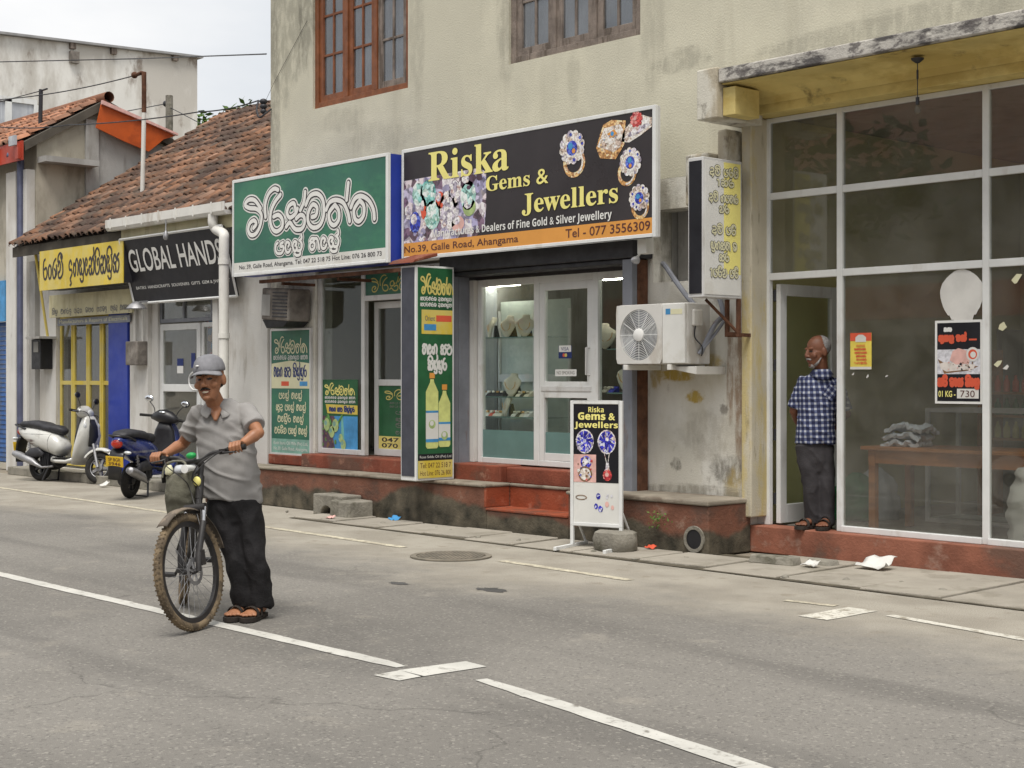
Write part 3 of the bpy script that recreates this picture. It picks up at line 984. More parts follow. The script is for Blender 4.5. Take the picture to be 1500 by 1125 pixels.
# ------------------------------------------------------------------ wall helper
def wall_xz(mb, x0, x1, z0, z1, yf, yb, holes=(), mi=0):
    """a wall in the x-z plane with rectangular openings (x0, x1, z0, z1), reveals included"""
    xs = sorted({x0, x1} | {min(max(h[i], x0), x1) for h in holes for i in (0, 1)})
    zs = sorted({z0, z1} | {min(max(h[i], z0), z1) for h in holes for i in (2, 3)})
    solid = lambda i, j: 0 <= i < len(xs) - 1 and 0 <= j < len(zs) - 1 and not any(
        h[0] - 1e-6 <= xs[i] and xs[i + 1] <= h[1] + 1e-6 and h[2] - 1e-6 <= zs[j] and zs[j + 1] <= h[3] + 1e-6 for h in holes)
    for i in range(len(xs) - 1):
        for j in range(len(zs) - 1):
            if not solid(i, j): continue
            a, b, c, d = xs[i], xs[i + 1], zs[j], zs[j + 1]
            mb.add([(a, yf, c), (b, yf, c), (b, yf, d), (a, yf, d)], [(0, 1, 2, 3)], mi)
            mb.add([(a, yb, c), (b, yb, c), (b, yb, d), (a, yb, d)], [(3, 2, 1, 0)], mi)
            if not solid(i - 1, j): mb.add([(a, yf, c), (a, yb, c), (a, yb, d), (a, yf, d)], [(3, 2, 1, 0)], mi)
            if not solid(i + 1, j): mb.add([(b, yf, c), (b, yb, c), (b, yb, d), (b, yf, d)], [(0, 1, 2, 3)], mi)
            if not solid(i, j - 1): mb.add([(a, yf, c), (b, yf, c), (b, yb, c), (a, yb, c)], [(3, 2, 1, 0)], mi)
            if not solid(i, j + 1): mb.add([(a, yf, d), (b, yf, d), (b, yb, d), (a, yb, d)], [(0, 1, 2, 3)], mi)


def frame_xz(mb, x0, x1, z0, z1, w, y0, y1, mi=None, bottom=True):
    mb.box(x0, x0 + w, y0, y1, z0, z1, mi)
    mb.box(x1 - w, x1, y0, y1, z0, z1, mi)
    mb.box(x0 + w, x1 - w, y0, y1, z1 - w, z1, mi)
    if bottom: mb.box(x0 + w, x1 - w, y0, y1, z0, z0 + w, mi)


# ------------------------------------------------------------------ the two-storey shop building
WY = 10.2
B = thing('shop_building', 'two-storey cream plastered building with casement windows above a row of shopfronts', 'building', (-11, 10.2, 0))
XW0, XW1 = -15.62, -1.0
W1 = (-14.72, -12.91, 4.66, 6.35)
W2 = (-11.27, -9.46, 4.66, 6.35)
mb = MB()
wall_xz(mb, XW0, XW1, 3.30, 7.4, WY, WY + .25, [W1, W2, (-8.21, XW1, 3.2, 3.75)])
mb.box(XW0, XW0 + .25, WY + .2505, 16.5, 0, 7.4)
mb.box(XW1 - .25, XW1, WY + .2505, 16.5, 0, 7.4)
mb.build('wall', 'plaster', B)
mb = MB()
wall_xz(mb, XW0, XW1, 0, 3.30, WY + .001, WY + .25, [(-14.68, -12.10, .44, 2.75), (-12.0, -9.42, .44, 2.66), (-8.21, XW1, 0, 3.4), (-9.30, -8.66, 2.36, 3.02)])
mb.build('ground_floor_wall', 'plaster_pier', B)
mb = MB()
mb.box(XW0 - .3, XW1 + .3, WY - .35, 16.8, 7.4, 7.55)
mb.build('roof', 'concrete_edge', B)
mb = MB()                                             # floor slab between the storeys + interior floors and partitions
mb.box(XW0 + .26, XW1 - .26, WY + .26, 16.5, 3.80, 3.95)
mb.box(XW0 + .26, XW1 - .26, 16.25, 16.5, 0, 3.79)
mb.box(-12.10, -12.02, WY + .26, 16.2, .0, 3.79)
mb.box(-9.40, -9.30, WY + .26, 16.2, .0, 3.79)
mb.box(-9.29, -8.41, WY + .33, WY + .42, 2.2, 3.3)
mb.build('partition', 'grey_wall', B)
mb = MB()
mb.box(-8.40, -8.26, WY + .26, 15.0, 0, 3.79)
mb.box(-8.25, XW1 - .26, 14.86, 15.0, 0, 3.79)
mb.build('interior_wall', 'olive_wall', B)
mb = MB()
mb.box(-8.255, XW1 - .26, WY + .30, 14.85, .0, .225)
mb.box(XW0 + .26, -12.11, WY + .26, 16.2, 0, .60)
mb.box(-12.01, -9.41, WY + .26, 16.2, 0, .60)
mb.build('floor', 'room_floor', B)

# upper windows: frame > casements with panes
def casement(o, x0, x1, z0, z1, y, m, name='casement', arch=True):
    """one glazed leaf: stiles, rails, glazing bars, two columns of three panes"""
    mb = MB()
    w = .075
    frame_xz(mb, x0, x1, z0, z1, w, y, y + .045)
    xm = (x0 + x1) / 2
    mb.box(xm - .014, xm + .014, y + .006, y + .039, z0 + w, z1 - w)
    hh = (z1 - z0 - 2 * w) / 3
    for k in (1, 2):
        for a, b in ((x0 + w, xm - .0145), (xm + .0145, x1 - w)):
            mb.box(a, b, y + .006, y + .039, z0 + w + hh * k - .014, z0 + w + hh * k + .014)
    if arch:                                          # shallow arched top corners
        for a, b in ((x0 + w, xm - .0145), (xm + .0145, x1 - w)):
            for s in (0, 1):
                c = [(a, z1 - w), (a + .09, z1 - w), (a + .03, z1 - w - .03), (a, z1 - w - .10)] if s == 0 else [(b, z1 - w), (b, z1 - w - .10), (b - .03, z1 - w - .03), (b - .09, z1 - w)]
                mb.prism([(q, y + .008, r) for q, r in c], (0, .028, 0))
    c = mb.build(name, m, o, bevel=.004)
    mb = MB()
    mb.box(x0 + w * .9, x1 - w * .9, y + .02, y + .024, z0 + w * .9, z1 - w * .9)
    mb.build('pane', 'glass_win', c)
    return c


for (wx0, wx1, wz0, wz1), kind in ((W1, 0), (W2, 1)):
    mb = MB()
    frame_xz(mb, wx0 + .002, wx1 - .002, wz0 + .002, wz1 - .002, .07, WY + .03, WY + .15)
    t3 = (wx1 - wx0 - .14) / 3
    xa = wx0 + .07
    for k in (1, 2):
        mb.box(xa + t3 * k - .025, xa + t3 * k + .025, WY + .03, WY + .15, wz0 + .072, wz1 - .072)
    wf = mb.build('window', 'wood_red' if kind == 0 else 'wood_grey', B, bevel=.004)
    for k in range(3):
        a = xa + t3 * k + (.026 if k else .002); b = xa + t3 * (k + 1) - (.026 if k < 2 else .002)
        m = ('wood_red', 'wood_red', 'wood_grey')[k] if kind == 0 else 'wood_grey'
        casement(wf, a, b, wz0 + .073, wz1 - .073, WY + .05, m)
    mb = MB()                                         # curtain cloth behind the glass
    n = 60
    for i in range(n):
        u0, u1 = i / n, (i + 1) / n
        f = lambda u: WY + .30 + .02 * math.sin(u * 70) + .012 * math.sin(u * 31 + 1)
        X0, X1 = wx0 - .1 + (wx1 - wx0 + .2) * u0, wx0 - .1 + (wx1 - wx0 + .2) * u1
        mb.add([(X0, f(u0), wz0 - .1), (X1, f(u1), wz0 - .1), (X1, f(u1), wz1 + .1), (X0, f(u0), wz1 + .1)], [(0, 1, 2, 3)])
    mb.build('curtain', 'curtain', wf, smooth=True)

# concrete canopy over the right shop
mb = MB()
mb.box(-8.03, XW1, 9.6, WY - .002, 3.93, 4.045)
mb.build('canopy', 'concrete_edge', B, bevel=.01)
mb = MB()
mb.box(-8.25, -8.035, 9.585, WY - .002, 3.64, 4.06)
mb.build('canopy_bracket', 'plaster_dirty', B, bevel=.012)
mb = MB()
mb.prism([(-8.03, y, z) for y, z in ((9.64, 3.928), (9.64, 3.918), (9.92, 3.912), (10.02, 3.895), (10.09, 3.855), (10.12, 3.80), (10.12, 3.928))], (XW1 + 8.03, 0, 0))      # coved soffit
mb.box(-8.19, XW1, 10.125, 10.40, 3.725, 3.928)
mb.box(-8.03, -7.90, 9.66, 9.98, 3.66, 3.893)
mb.build('canopy_soffit', 'paint_yellow', B, bevel=.015)
mb = MB()
mb.box(-8.208, -8.10, 10.12, 10.40, .30, 3.72)
mb.build('jamb', 'jamb_paint', B, bevel=.01)
mb = MB()
mb.box(-8.36, -8.255, 9.98, 10.197, 2.95, 3.62)
mb.box(-8.62, -8.365, 9.86, 10.197, 2.98, 3.42)
mb.build('beam_end', 'plaster_dirty', B, bevel=.02)

# plinth in front of the shops
PY = 9.66
xa, xb_ = WX(712, PY), WX(832, PY)
mb = MB()
mb.box(-16.7, xa, PY, WY - .01, 0, .42, 0)
mb.box(xa + .0005, xb_ - .0005, PY, WY - .01, 0, .20, 0)
mb.box(xa + .0005, xb_ - .0005, 9.97, WY - .01, .2005, .42, 2)
mb.box(xb_, -9.45, PY, WY - .01, 0, .42, 0)
mb.box(-9.449, -8.16, PY - .03, WY - .01, 0, .42, 0)
mb.build('plinth', ['plinth', 'plinth_top', 'step_paint'], B, bevel=.012)
mb = MB()
mb.box(-16.7, xa + .012, PY - .02, 9.985, .4205, .452)
mb.box(xb_ - .012, -9.45, PY - .02, 9.985, .4205, .452)
mb.box(-9.44, -8.15, PY - .05, WY - .012, .4205, .462)
mb.box(xa + .013, xb_ - .013, 9.955, 9.985, .4205, .452)
mb.build('plinth_top', 'plinth_top', B, bevel=.012)
mb = MB()
mb.box(xa + .002, xb_ - .002, PY - .01, 9.965, .2005, .224)
mb.box(xa - .03, xa + .003, PY - .003, 9.965, .226, .419)
mb.build('step', 'step_paint', B, bevel=.006)
mb = MB()
mb.box(-14.70, -12.10, 10.02, WY + .24, .44, .60)
mb.box(-15.60, -14.71, 10.15, WY + .0005, .44, .56)
mb.box(-12.0, -11.12, 9.95, WY + .24, .44, .615)
mb.box(-11.119, -9.43, 10.03, WY + .24, .44, .60)
mb.build('threshold', 'red_paint', B, bevel=.012)
mb = MB()                                             # drain pipe mouth at the plinth's end
mb.lathe([(.082, -.012), (.112, -.014), (.118, .05), (.118, .40), (.082, .40)], (-8.31, 9.63, .135), 'y', 24)
mb.lathe([(.001, -.006), (.083, -.006)], (-8.31, 9.63, .135), 'y', 24, 1)  # black disc paints the shade inside the pipe
mb.build('drain_pipe', ['concrete', 'black'], B, smooth=True)
# ------------------------------------------------------------------ butcher's glazed front (right)
GY = 10.33
EX = [-8.10, -7.35, -6.02, -4.70, -3.40, -2.1]
mb = MB()
mb.box(-8.21, XW1, 10.20, 10.42, 0, .225)
mb.build('base_wall', 'base_paint', B, bevel=.008)
mb = MB()
bw = .056
for i, xx in enumerate(EX):
    mb.box(xx - bw / 2, xx + bw / 2, GY, GY + .05, .226 if i != 1 else .226, 3.722)
for i in range(len(EX) - 1):
    a, b = EX[i] + bw / 2, EX[i + 1] - bw / 2
    for zc in (3.05, 2.36):
        mb.box(a, b, GY + .002, GY + .048, zc - .03, zc + .03)
    mb.box(a, b, GY + .002, GY + .048, 3.68, 3.722)
    if i: mb.box(a, b, GY - .02, GY + .048, .226, .275)
mb.box(-8.21, EX[0] - bw / 2, GY + .01, GY + .04, .226, 3.722)
FR = mb.build('shopfront', 'alu_white', B, bevel=.005)
for i in range(len(EX) - 1):
    a, b = EX[i] + bw / 2 - .005, EX[i + 1] - bw / 2 + .005
    for k, (z0, z1) in enumerate(((.27, 2.335), (2.385, 3.025), (3.075, 3.685))):
        if i == 0 and k == 0: continue
        mb = MB()
        mb.box(a, b, GY + .022, GY + .028, z0, z1)
        mb.build('pane', 'glass_shop', FR)
# the open door leaf, swung inwards
mb = MB()
X0 = -8.045
for y0, y1, z0, z1 in ((GY + .06, GY + .15, .24, 2.30), (GY + .80, GY + .89, .24, 2.30), (GY + .1505, GY + .7995, 2.20, 2.30), (GY + .1505, GY + .7995, .24, .40)):
    mb.box(X0, X0 + .045, y0, y1, z0, z1)
for z in (.45, 1.0, 1.6, 2.2):
    mb.box(X0 - .03, X0 - .001, GY + .055, GY + .10, z - .05, z + .05, 1)
D_ = mb.build('door', ['alu_white', 'dark_metal'], B, bevel=.004)
mb = MB()
mb.box(X0 + .018, X0 + .026, GY + .145, GY + .805, .395, 2.205)
mb.build('pane', 'glass_clear', D_)

# papers on the glass: white sticker, price poster, small poster, scraps
GF = GY + .0215
def on_glass(px, py): return W(px, py, Y=GF)


def gboard(px0, py0, px1, py1):
    a, b = on_glass(px0, py0), on_glass(px1, py1)
    return Board((a.x, GF - .002, a.z), (b.x - a.x, 0, 0), (0, 0, b.z - a.z), (0, -1, 0))


c = on_glass(1409, 431)
rnd = random.Random(5)
mb = MB()
out = []
for k in range(64):
    a = 2 * PI * k / 64
    r = .19 * (1 + .02 * math.sin(5 * a) + rnd.uniform(-.008, .008))
    zz = r * math.sin(a)
    if zz < -.14: zz = -.14 - (.0, .015, .05, .045, .02, .055, .075, .07, .075, .06, .07, .02, .04, .05, .01, .0)[int((k - 33) / 30 * 16) % 16]
    out.append((c.x + r * math.cos(a) * .98, GF - .003, c.z + zz))
mb.prism(out, (0, .002, 0))
tag(mb.build('sticker', 'paper'), 'round white sticker with a torn lower edge on the shop window above the poster', 'sticker')

t = thing('poster', 'black price poster with red lettering and a photo of meat, taped inside the window', 'poster', on_glass(1405, 592))
bd = gboard(1370, 470, 1440, 592)
mb = MB()
mb.box(bd.p(0, 0).x, bd.p(1, 0).x, GF - .004, GF - .002, bd.p(0, 1).z, bd.p(0, 0).z)
mb.build('sheet', 'white', t)
bd.n = Vector((0, -1, 0)); bd.o.y -= .002
mb = MB()
bd.rect(mb, .05, .03, .95, .97, .0015, 0)
bd.rect(mb, .05, .35, .95, .645, .0022, 1)
bd.poly(mb, [(.06, .46), (.3, .55), (.92, .55), (.75, .60), (.2, .64)], .0028, 4)
bd.poly(mb, [(.10, .52), (.22, .50), (.85, .53), (.82, .585), (.25, .615), (.13, .58)], .0034, 5)
bd.poly(mb, [(.32, .48), (.38, .37), (.5, .335), (.66, .36), (.75, .45), (.72, .52), (.45, .53)], .0042, 2)
bd.disc(mb, .8, .41, .055, .0048, 3)
bd.disc(mb, .8, .41, .038, .0054, 6)
bd.disc(mb, .81, .415, .024, .006, 3)
bd.rect(mb, .47, .82, .92, .935, .0022, 3)
bd.rect(mb, .72, .225, .88, .245, .0022, 6)
bd.blobs(mb, .2, .5, .8, .6, 26, .004, .014, [2, 4, 5, 7], .006, 4)
mb.build('print', ['sign_black', 'silver_print', 'pink_print', 'paper', 'brown_print', 'pearl_print', 'letter_red', 'letter_dark'], t, fix=False)
mb = MB()
bd.sinhala(mb, 'iT'.replace('i', 'kg'), .2, .09, .36, .13, .012, .0035, 1)
bd.sinhala(mb, 'kuklu ms^', .09, .185, .66, .245, .020, .0035, 0)
bd.sinhala(mb, 'kri mas kiel', .07, .70, .93, .785, .022, .0035, 0)
bd.text(mb, '01 KG -', .08, .845, .44, .92, .0035, 2, off=.02)
bd.text(mb, '730', .54, .84, .84, .92, .0036, 3)
mb.build('lettering', ['letter_red', 'white', 'letter_yellow', 'letter_brown'], t, fix=False)

t = thing('poster', 'small yellow notice with a red heading, stuck on the glass beside the doorway', 'poster', on_glass(1261, 541))
bd = gboard(1246, 488, 1277, 541)
mb = MB()
mb.box(bd.p(0, 0).x, bd.p(1, 0).x, GF - .004, GF - .002, bd.p(0, 1).z, bd.p(0, 0).z)
mb.build('sheet', 'poster_yellow', t)
bd.o.y -= .002
mb = MB()
bd.rect(mb, 0, 0, 1, .22, .0015, 0)
bd.poly(mb, [(.25, .25), (.25, .12), (.4, .05), (.6, .05), (.75, .12), (.75, .25)], .0022, 1)
bd.rect(mb, 0, .93, 1, 1, .0015, 1)
for k, (a, b) in enumerate(((.3, .7), (.2, .75), (.22, .8), (.28, .75), (.3, .78), (.2, .8))):
    bd.sinhala(mb, 'tresvag'[k:] + 'mr', a, .33 + k * .095, b, .375 + k * .095, .005, .003, 0 if k else 2, 2)
mb.build('print', ['letter_red', 'paper', 'sign_orange'], t, fix=False)

for px, py, s, sd in ((1489, 408, .05, 1), (1469, 478, .045, 2), (1462, 532, .04, 3), (1474, 538, .025, 4), (1250, 548, .014, 5), (1271, 551, .016, 6), (1299, 551, .015, 7)):
    rnd = random.Random(sd)
    q = on_glass(px, py)
    mb = MB()
    ang = rnd.uniform(.3, 1.1)
    o_ = []
    for k in range(5):
        a = 2 * PI * k / 5 + rnd.uniform(-.5, .5)
        xx, zz = 1.2 * s * math.cos(a) * rnd.uniform(.7, 1.1), .7 * s * math.sin(a) * rnd.uniform(.6, 1.1)
        o_.append((q.x + xx * math.cos(ang) - zz * math.sin(ang), GF - .003, q.z + xx * math.sin(ang) + zz * math.cos(ang)))
    mb.prism(o_, (0, .0015, 0))
    lab = ('largest torn paper scrap on the right window pane, tilted up', 'cream paper scrap beside the mullion level with the poster top', 'cream paper scrap low beside the mullion, level with the price', 'small white paper scrap touching the lowest cream scrap',
           'tiny tape remnant right beside the doorway mullion', 'small white tape remnant under the yellow notice', 'small tape remnant alone on the glass right of the yellow notice')[sd - 1]
    tag(mb.build('paper_scrap', 'letter_cream' if sd < 4 else 'paper'), lab, 'paper scrap', 'paper scraps left on the window glass')

# inside the butcher's shop
FZ = .226
a = W(1258, 655, D=12.45)
TX0, TY0, TZ = a.x, a.y + .02, FZ + .70
t = thing('table', 'long brown wooden table standing behind the shop window', 'table', (TX0 + 1, TY0 + .3, FZ))
mb = MB(); mb.box(TX0, TX0 + 3.0, TY0, TY0 + .65, TZ - .03, TZ); mb.build('tabletop', 'wood_table', t, bevel=.005)
mb = MB()
mb.box(TX0 + .07, TX0 + 2.93, TY0 + .04, TY0 + .06, TZ - .14, TZ - .031)
mb.box(TX0 + .07, TX0 + 2.93, TY0 + .59, TY0 + .61, TZ - .14, TZ - .031)
mb.box(TX0 + .05, TX0 + .069, TY0 + .04, TY0 + .61, TZ - .14, TZ - .031)
mb.build('apron', 'wood_table', t)
for xx, yy in ((.06, .03), (.06, .56), (1.52, .03), (1.52, .56), (2.88, .03), (2.88, .56)):
    mb = MB(); mb.box(TX0 + xx, TX0 + xx + .06, TY0 + yy, TY0 + yy + .06, FZ, TZ - .032); mb.build('leg', 'wood_table', t, bevel=.004)
mat('packet_paper', (.66, .69, .76), .7, .06, 6)
# stack of crumpled papers
for k in range(3):
    rnd = random.Random(30 + k)
    q = W(1332, 652, Y=TY0 + .25)
    mb = MB()
    nx, ny = 18, 12
    vs = []
    for j in range(ny + 1):
        for i in range(nx + 1):
            xx, yy = (i / nx - .5) * .34, (j / ny - .5) * .26
            h = .045 * mnoise.noise(Vector((xx * 14, yy * 14, k * 3.3))) + .02 * mnoise.noise(Vector((xx * 40, yy * 40, k))) - .05 * max(0, abs(i / nx - .5) - .33) * 3 * (k > 0)
            vs.append((q.x + xx + rnd.uniform(-.01, .01) + (k - 1) * .02, q.y + yy, TZ + .035 + k * .07 + h))
    fs = [(j * (nx + 1) + i, j * (nx + 1) + i + 1, (j + 1) * (nx + 1) + i + 1, (j + 1) * (nx + 1) + i) for j in range(ny) for i in range(nx)]
    mb.add(vs, fs)
    o = mb.build('paper_bundle', 'packet_paper')
    sm = o.modifiers.new('solid', 'SOLIDIFY'); sm.thickness = .03; sm.offset = -1
    tag(o, ('lowest crumpled white paper bundle lying on the table', 'middle crumpled white paper bundle of the pile on the table', 'topmost crumpled white paper bundle of the pile on the table')[k], 'paper', 'paper bundles piled on the table')
# glass counter behind the table
q = W(1355, 620, Y=11.6)
t = thing('display_counter', 'grey framed glass counter standing behind the wooden table', 'counter', (q.x + .6, 11.7, FZ))
mb = MB()
cx0, cx1, cz1 = q.x, q.x + 1.1, FZ + 1.0
for yy in (11.6, 12.1):
    frame_xz(mb, cx0, cx1, FZ, cz1, .035, yy, yy + .035)
for xx in (cx0, cx1 - .035):
    for zz in (FZ, cz1 - .035): mb.box(xx, xx + .035, 11.636, 12.099, zz + .001, zz + .034)
mb.build('frame', 'alu', t)
mb = MB(); mb.box(cx0 + .03, cx1 - .03, 11.615, 11.62, FZ + .03, cz1 - .03); mb.build('pane', 'glass_clear', t)
# green carrier bag and white sack on the floor
def sack(name, c, w, d, h, m, label, cat, seed, lean=0.):
    rnd = random.Random(seed)
    mb = MB()
    secs = []
    for k in range(17):
        u = k / 16
        f = (1 - .10 * (u - .4) ** 2 * 4) * (1 if u < .7 else 1 - (u - .7) * 2.5)
        secs.append((Vector(c) + Vector((lean * u * h, 0, u * h)), w / 2 * f * (1 + rnd.uniform(-.05, .05)), d / 2 * f * (1 + rnd.uniform(-.06, .06)), (1, 0, 0)))
    mb.loft(secs, 36, sq=.75)
    for i, v in enumerate(mb.v):
        mb.v[i] = v + Vector((1, 1, .3)) * (.035 * mnoise.noise(v * 7 + Vector((seed, 0, 0))) + .015 * mnoise.noise(v * 21))
    return tag(mb.build(name, m, smooth='all'), label, cat)


q = W(1506, 795, Y=10.62)
sack('sack', (q.x, 10.62, FZ), .30, .24, .62, 'paper', 'full white sack leaning behind the window at the right edge', 'sack', 3)
q = W(1252, 765, Y=11.25)
mat('bag_green', (.02, .13, .045), .5, .3, 6)
sack('carrier_bag', (q.x, 11.25, FZ), .36, .3, .42, 'bag_green', 'green carrier bag on the floor beyond the doorway mullion', 'bag', 5)
q = W(1283, 765, Y=11.5)
sack('rice_bag', (q.x, 11.5, FZ), .42, .3, .46, 'curtain', 'grey bag on the floor under the table beside the green bag', 'bag', 8)
# shelf of bottles at the right
sx = W(1462, 600, Y=12.6).x
t = thing('shelf', 'dark wooden shelf rack with rows of bottles deep inside the right shop', 'shelf', (sx + .8, 12.7, FZ))
mb = MB()
for z in (.95, 1.16, 1.37): mb.box(sx - .1, sx + 1.6, 12.5, 12.85, z - .03, z - .008)
mb.build('board', 'wood_table', t)
for xx in (sx - .14, sx + 1.6):
    mb = MB(); mb.box(xx, xx + .038, 12.48, 12.87, FZ, 1.75); mb.build('side_panel', 'wood_table', t)
for r, (z, m, lab) in enumerate(((.95, 'letter_gold', 'small yellow bottle standing on the lowest shelf deep in the shop'), (1.16, 'bag_green', 'small green bottle standing on the middle shelf deep in the shop'), (1.37, 'letter_red', 'small red capped bottle standing on the top shelf deep in the shop'))):
    me = None
    for k in range(9):
        if me is None:
            mb = MB(); mb.lathe([(.001, 0), (.028, .002), (.03, .01), (.03, .09), (.012, .125), (.012, .15), (.001, .151)], (0, 0, 0), 'z', 10)
            o = mb.build('bottle', m, smooth=True); me = o
        else:
            o = me.copy(); COL.objects.link(o)
        o.location = (sx + .02 + k * .09, 12.56, z - .007)
        tag(o, lab, 'bottle', ('yellow bottles on the lowest shelf', 'green bottles on the middle shelf', 'red capped bottles on the top shelf')[r])
# wall lamp fittings and wall shelves (unlit)
def bar_at(px0, py0, px1, Y, h, d, name, m, label, cat):
    a, b = W(px0, py0, Y=Y), W(px1, py0, Y=Y)
    mb = MB(); mb.box(a.x, b.x, Y, Y + d, a.z - h / 2, a.z + h / 2)
    mb.box(b.x - .10, b.x + .02, Y - .02, Y - .001, a.z - h, a.z + h * .6)
    return tag(mb.build(name, m, bevel=.004), label, cat)


bar_at(1246, 431, 1306, 14.75, .05, .10, 'tube_lamp', 'letter_cream', 'unlit cream tube lamp high on the rear wall beside the doorway', 'lamp')
bar_at(1362, 470, 1442, 14.70, .07, .15, 'wall_shelf', 'letter_cream', 'upper cream wall shelf behind the black poster', 'shelf')
bar_at(1356, 588, 1443, 14.70, .08, .15, 'wall_shelf', 'letter_cream', 'lower cream wall shelf behind the black poster', 'shelf')
q = W(1345, 440, Y=14.7)
mb = MB(); mb.box(q.x, q.x + .5, 14.6, 14.85, 2.0, 2.9); mb.box(q.x + .55, q.x + 1.2, 14.4, 14.85, .226, 2.0)
tag(mb.build('cupboard', 'grey_wall', bevel=.01), 'pale grey cupboard unit against the rear wall of the right shop', 'cupboard')

# ------------------------------------------------------------------ jewellery shopfront (middle)
DY = 10.2
def dx(px): return WX(px, DY)


def dz(py, px=820): return WZ(px, py, DY)


def bars(mb, lst, y0=DY + .03, y1=DY + .09):
    for x0, x1, z0, z1 in lst: mb.box(x0, x1, y0, y1, z0, z1)


DL, DR, DB, DT = -11.78, -9.44, .615, 2.50
q1, q2, q3 = dx(784), dx(862), dx(868)
mb = MB()
mb.box(DL, DL + .055, DY + .03, DY + .09, DB, DT)
mb.box(DR - .055, DR, DY + .03, DY + .09, DB, DT)
mb.box(q1 - .055, q1 + .02, DY + .03, DY + .09, DB, DT)
mb.box(q3 - .03, q3 + .04, DY + .03, DY + .09, DB, DT)
for a, b in ((DL + .0555, q1 - .0555), (q1 + .0205, q3 - .0305), (q3 + .0405, DR - .0555)):
    mb.box(a, b, DY + .031, DY + .089, DT - .07, DT)
    mb.box(a, b, DY + .031, DY + .089, DB, DB + .055)
SF = mb.build('shopfront', 'alu_white', B, bevel=.004)
for a, b in ((DL + .05, q1 - .05), (q3 + .035, DR - .05)):
    mb = MB(); mb.box(a, b, DY + .056, DY + .062, DB + .05, DT - .065); mb.build('pane', 'glass_clear', SF)
    mb = MB(); mb.box(a + .006, b - .006, DY + .051, DY + .0545, DB + .056, DB + .34); mb.build('film_band', 'teal_band', SF)
mb = MB()                                             # door leaf
da, db = q1 + .022, q3 - .032
frame_xz(mb, da, db, DB + .058, DT - .073, .075, DY + .035, DY + .080)
zr = dz(571)
mb.box(da + .075, db - .075, DY + .036, DY + .079, zr - .08, zr + .08)
mb.box(da + .03, db - .02, DY + .028, DY + .0345, zr - .015, zr + .035, 1)
DO = mb.build('door', ['alu_white', 'alu'], B, bevel=.004)
mb = MB(); mb.box(da + .07, db - .07, DY + .054, DY + .060, zr + .075, DT - .14); mb.build('pane', 'glass_clear', DO)
mb = MB(); mb.box(da + .07, db - .07, DY + .054, DY + .060, DB + .12, zr - .075); mb.build('pane', 'glass_clear', DO)
mb = MB(); mb.box(da + .076, db - .076, DY + .049, DY + .0525, DB + .134, DB + .34); mb.build('film_band', 'teal_band', DO)
mb = MB()
hx = db - .045
mb.tube([(hx, DY + .03, 1.52), (hx, DY - .01, 1.52), (hx, DY - .01, 1.78), (hx, DY + .03, 1.78)], .010)
mb.build('handle', 'alu', DO, smooth=True)
# transom band, shutter box and steel posts
mb = MB(); mb.box(-12.0, -9.42, DY + .03, DY + .22, 2.502, 2.66); mb.build('transom', 'sign_dark', B)
mb = MB()
mb.box(-12.05, -9.30, 9.93, 10.197, 2.58, 2.74)
mb.box(-12.02, -9.36, 9.97, 10.19, 2.53, 2.579)
mb.build('shutter_box', 'dark_metal', B, bevel=.01)
mb = MB()
mb.box(dx(679), -11.79, DY - .02, DY + .1, .62, 2.5)
mb.build('pilaster', 'white_wall', B)
for xx, w in ((-11.90, .10), (-9.40, .12)):
    mb = MB()
    mb.box(xx - w / 2, xx + w / 2, 9.96, 10.03, .455, 2.57)
    mb.box(xx + w / 2 - .05, xx + w / 2 + .005, 10.031, 10.17, .455, 2.57, 1)
    mb.build('shutter_guide', ['grey_steel', 'grey_steel' if xx < -11 else 'rust'], B, bevel=.004)
# display inside
mb = MB()
mb.box(-11.98, -9.42, 13.2, 13.3, .6, 3.2)
mb.build('rear_partition', 'olive_wall', B)
t = thing('display_cabinet', 'glass shelved jewellery display cabinet behind the left shop window', 'display cabinet', (-11.3, 10.5, .6))
CZ = [dz(645), dz(614), dz(583), dz(491)]
ca, cb_ = -12.005, q1 - .02
mb = MB()
mb.box(ca, cb_, 10.33, 10.72, .602, dz(648))
mb.build('plinth', 'grey_wall', t)
for z in CZ[1:]:
    mb = MB(); mb.box(ca + .02, cb_, 10.34, 10.70, z - .006, z + .002); mb.build('shelf', 'glass_clear', t)
    mb = MB(); mb.box(ca + .02, cb_, 10.332, 10.339, z - .007, z + .003); mb.build('shelf_edge', 'teal_band', t)
mb = MB()
for xx in (ca + .01, (ca + cb_) / 2, cb_ - .03): mb.box(xx, xx + .025, 10.70, 10.725, dz(648), 2.2)
mb.box(ca + .036, cb_ - .031, 10.69, 10.72, dz(560), dz(548))
mb.build('frame', 'alu', t)
mb = MB(); mb.box(ca + .02, cb_ - .03, 10.73, 10.745, .605, 2.3); mb.build('back_panel', 'cabinet_back', t)
mb = MB(); mb.box(ca, ca + .008, 10.34, 10.69, dz(645), 2.45); mb.build('mirror_panel', 'curtain', t)
mb = MB(); mb.box(ca + .0085, ca + .02, 10.335, 10.355, dz(625), dz(490)); tag(mb.build('light_strip', 'lamp_blue'), 'vertical bluish lit strip at the left of the jewellery cabinet', 'lamp')
for px0, px1, py, lab in ((716, 762, 419, 'lit yellowish tube lamp at the top of the left jewellery window'), (884, 932, 409, 'lit white tube lamp at the top of the right jewellery window')):
    a, b = W(px0, py, Y=10.6), W(px1, py, Y=10.6)
    mb = MB(); mb.tube([(a.x, 10.6, a.z), (b.x, 10.6, a.z)], .014)
    o = mb.build('tube_lamp', 'lamp_on', smooth=True); tag(o, lab, 'lamp')


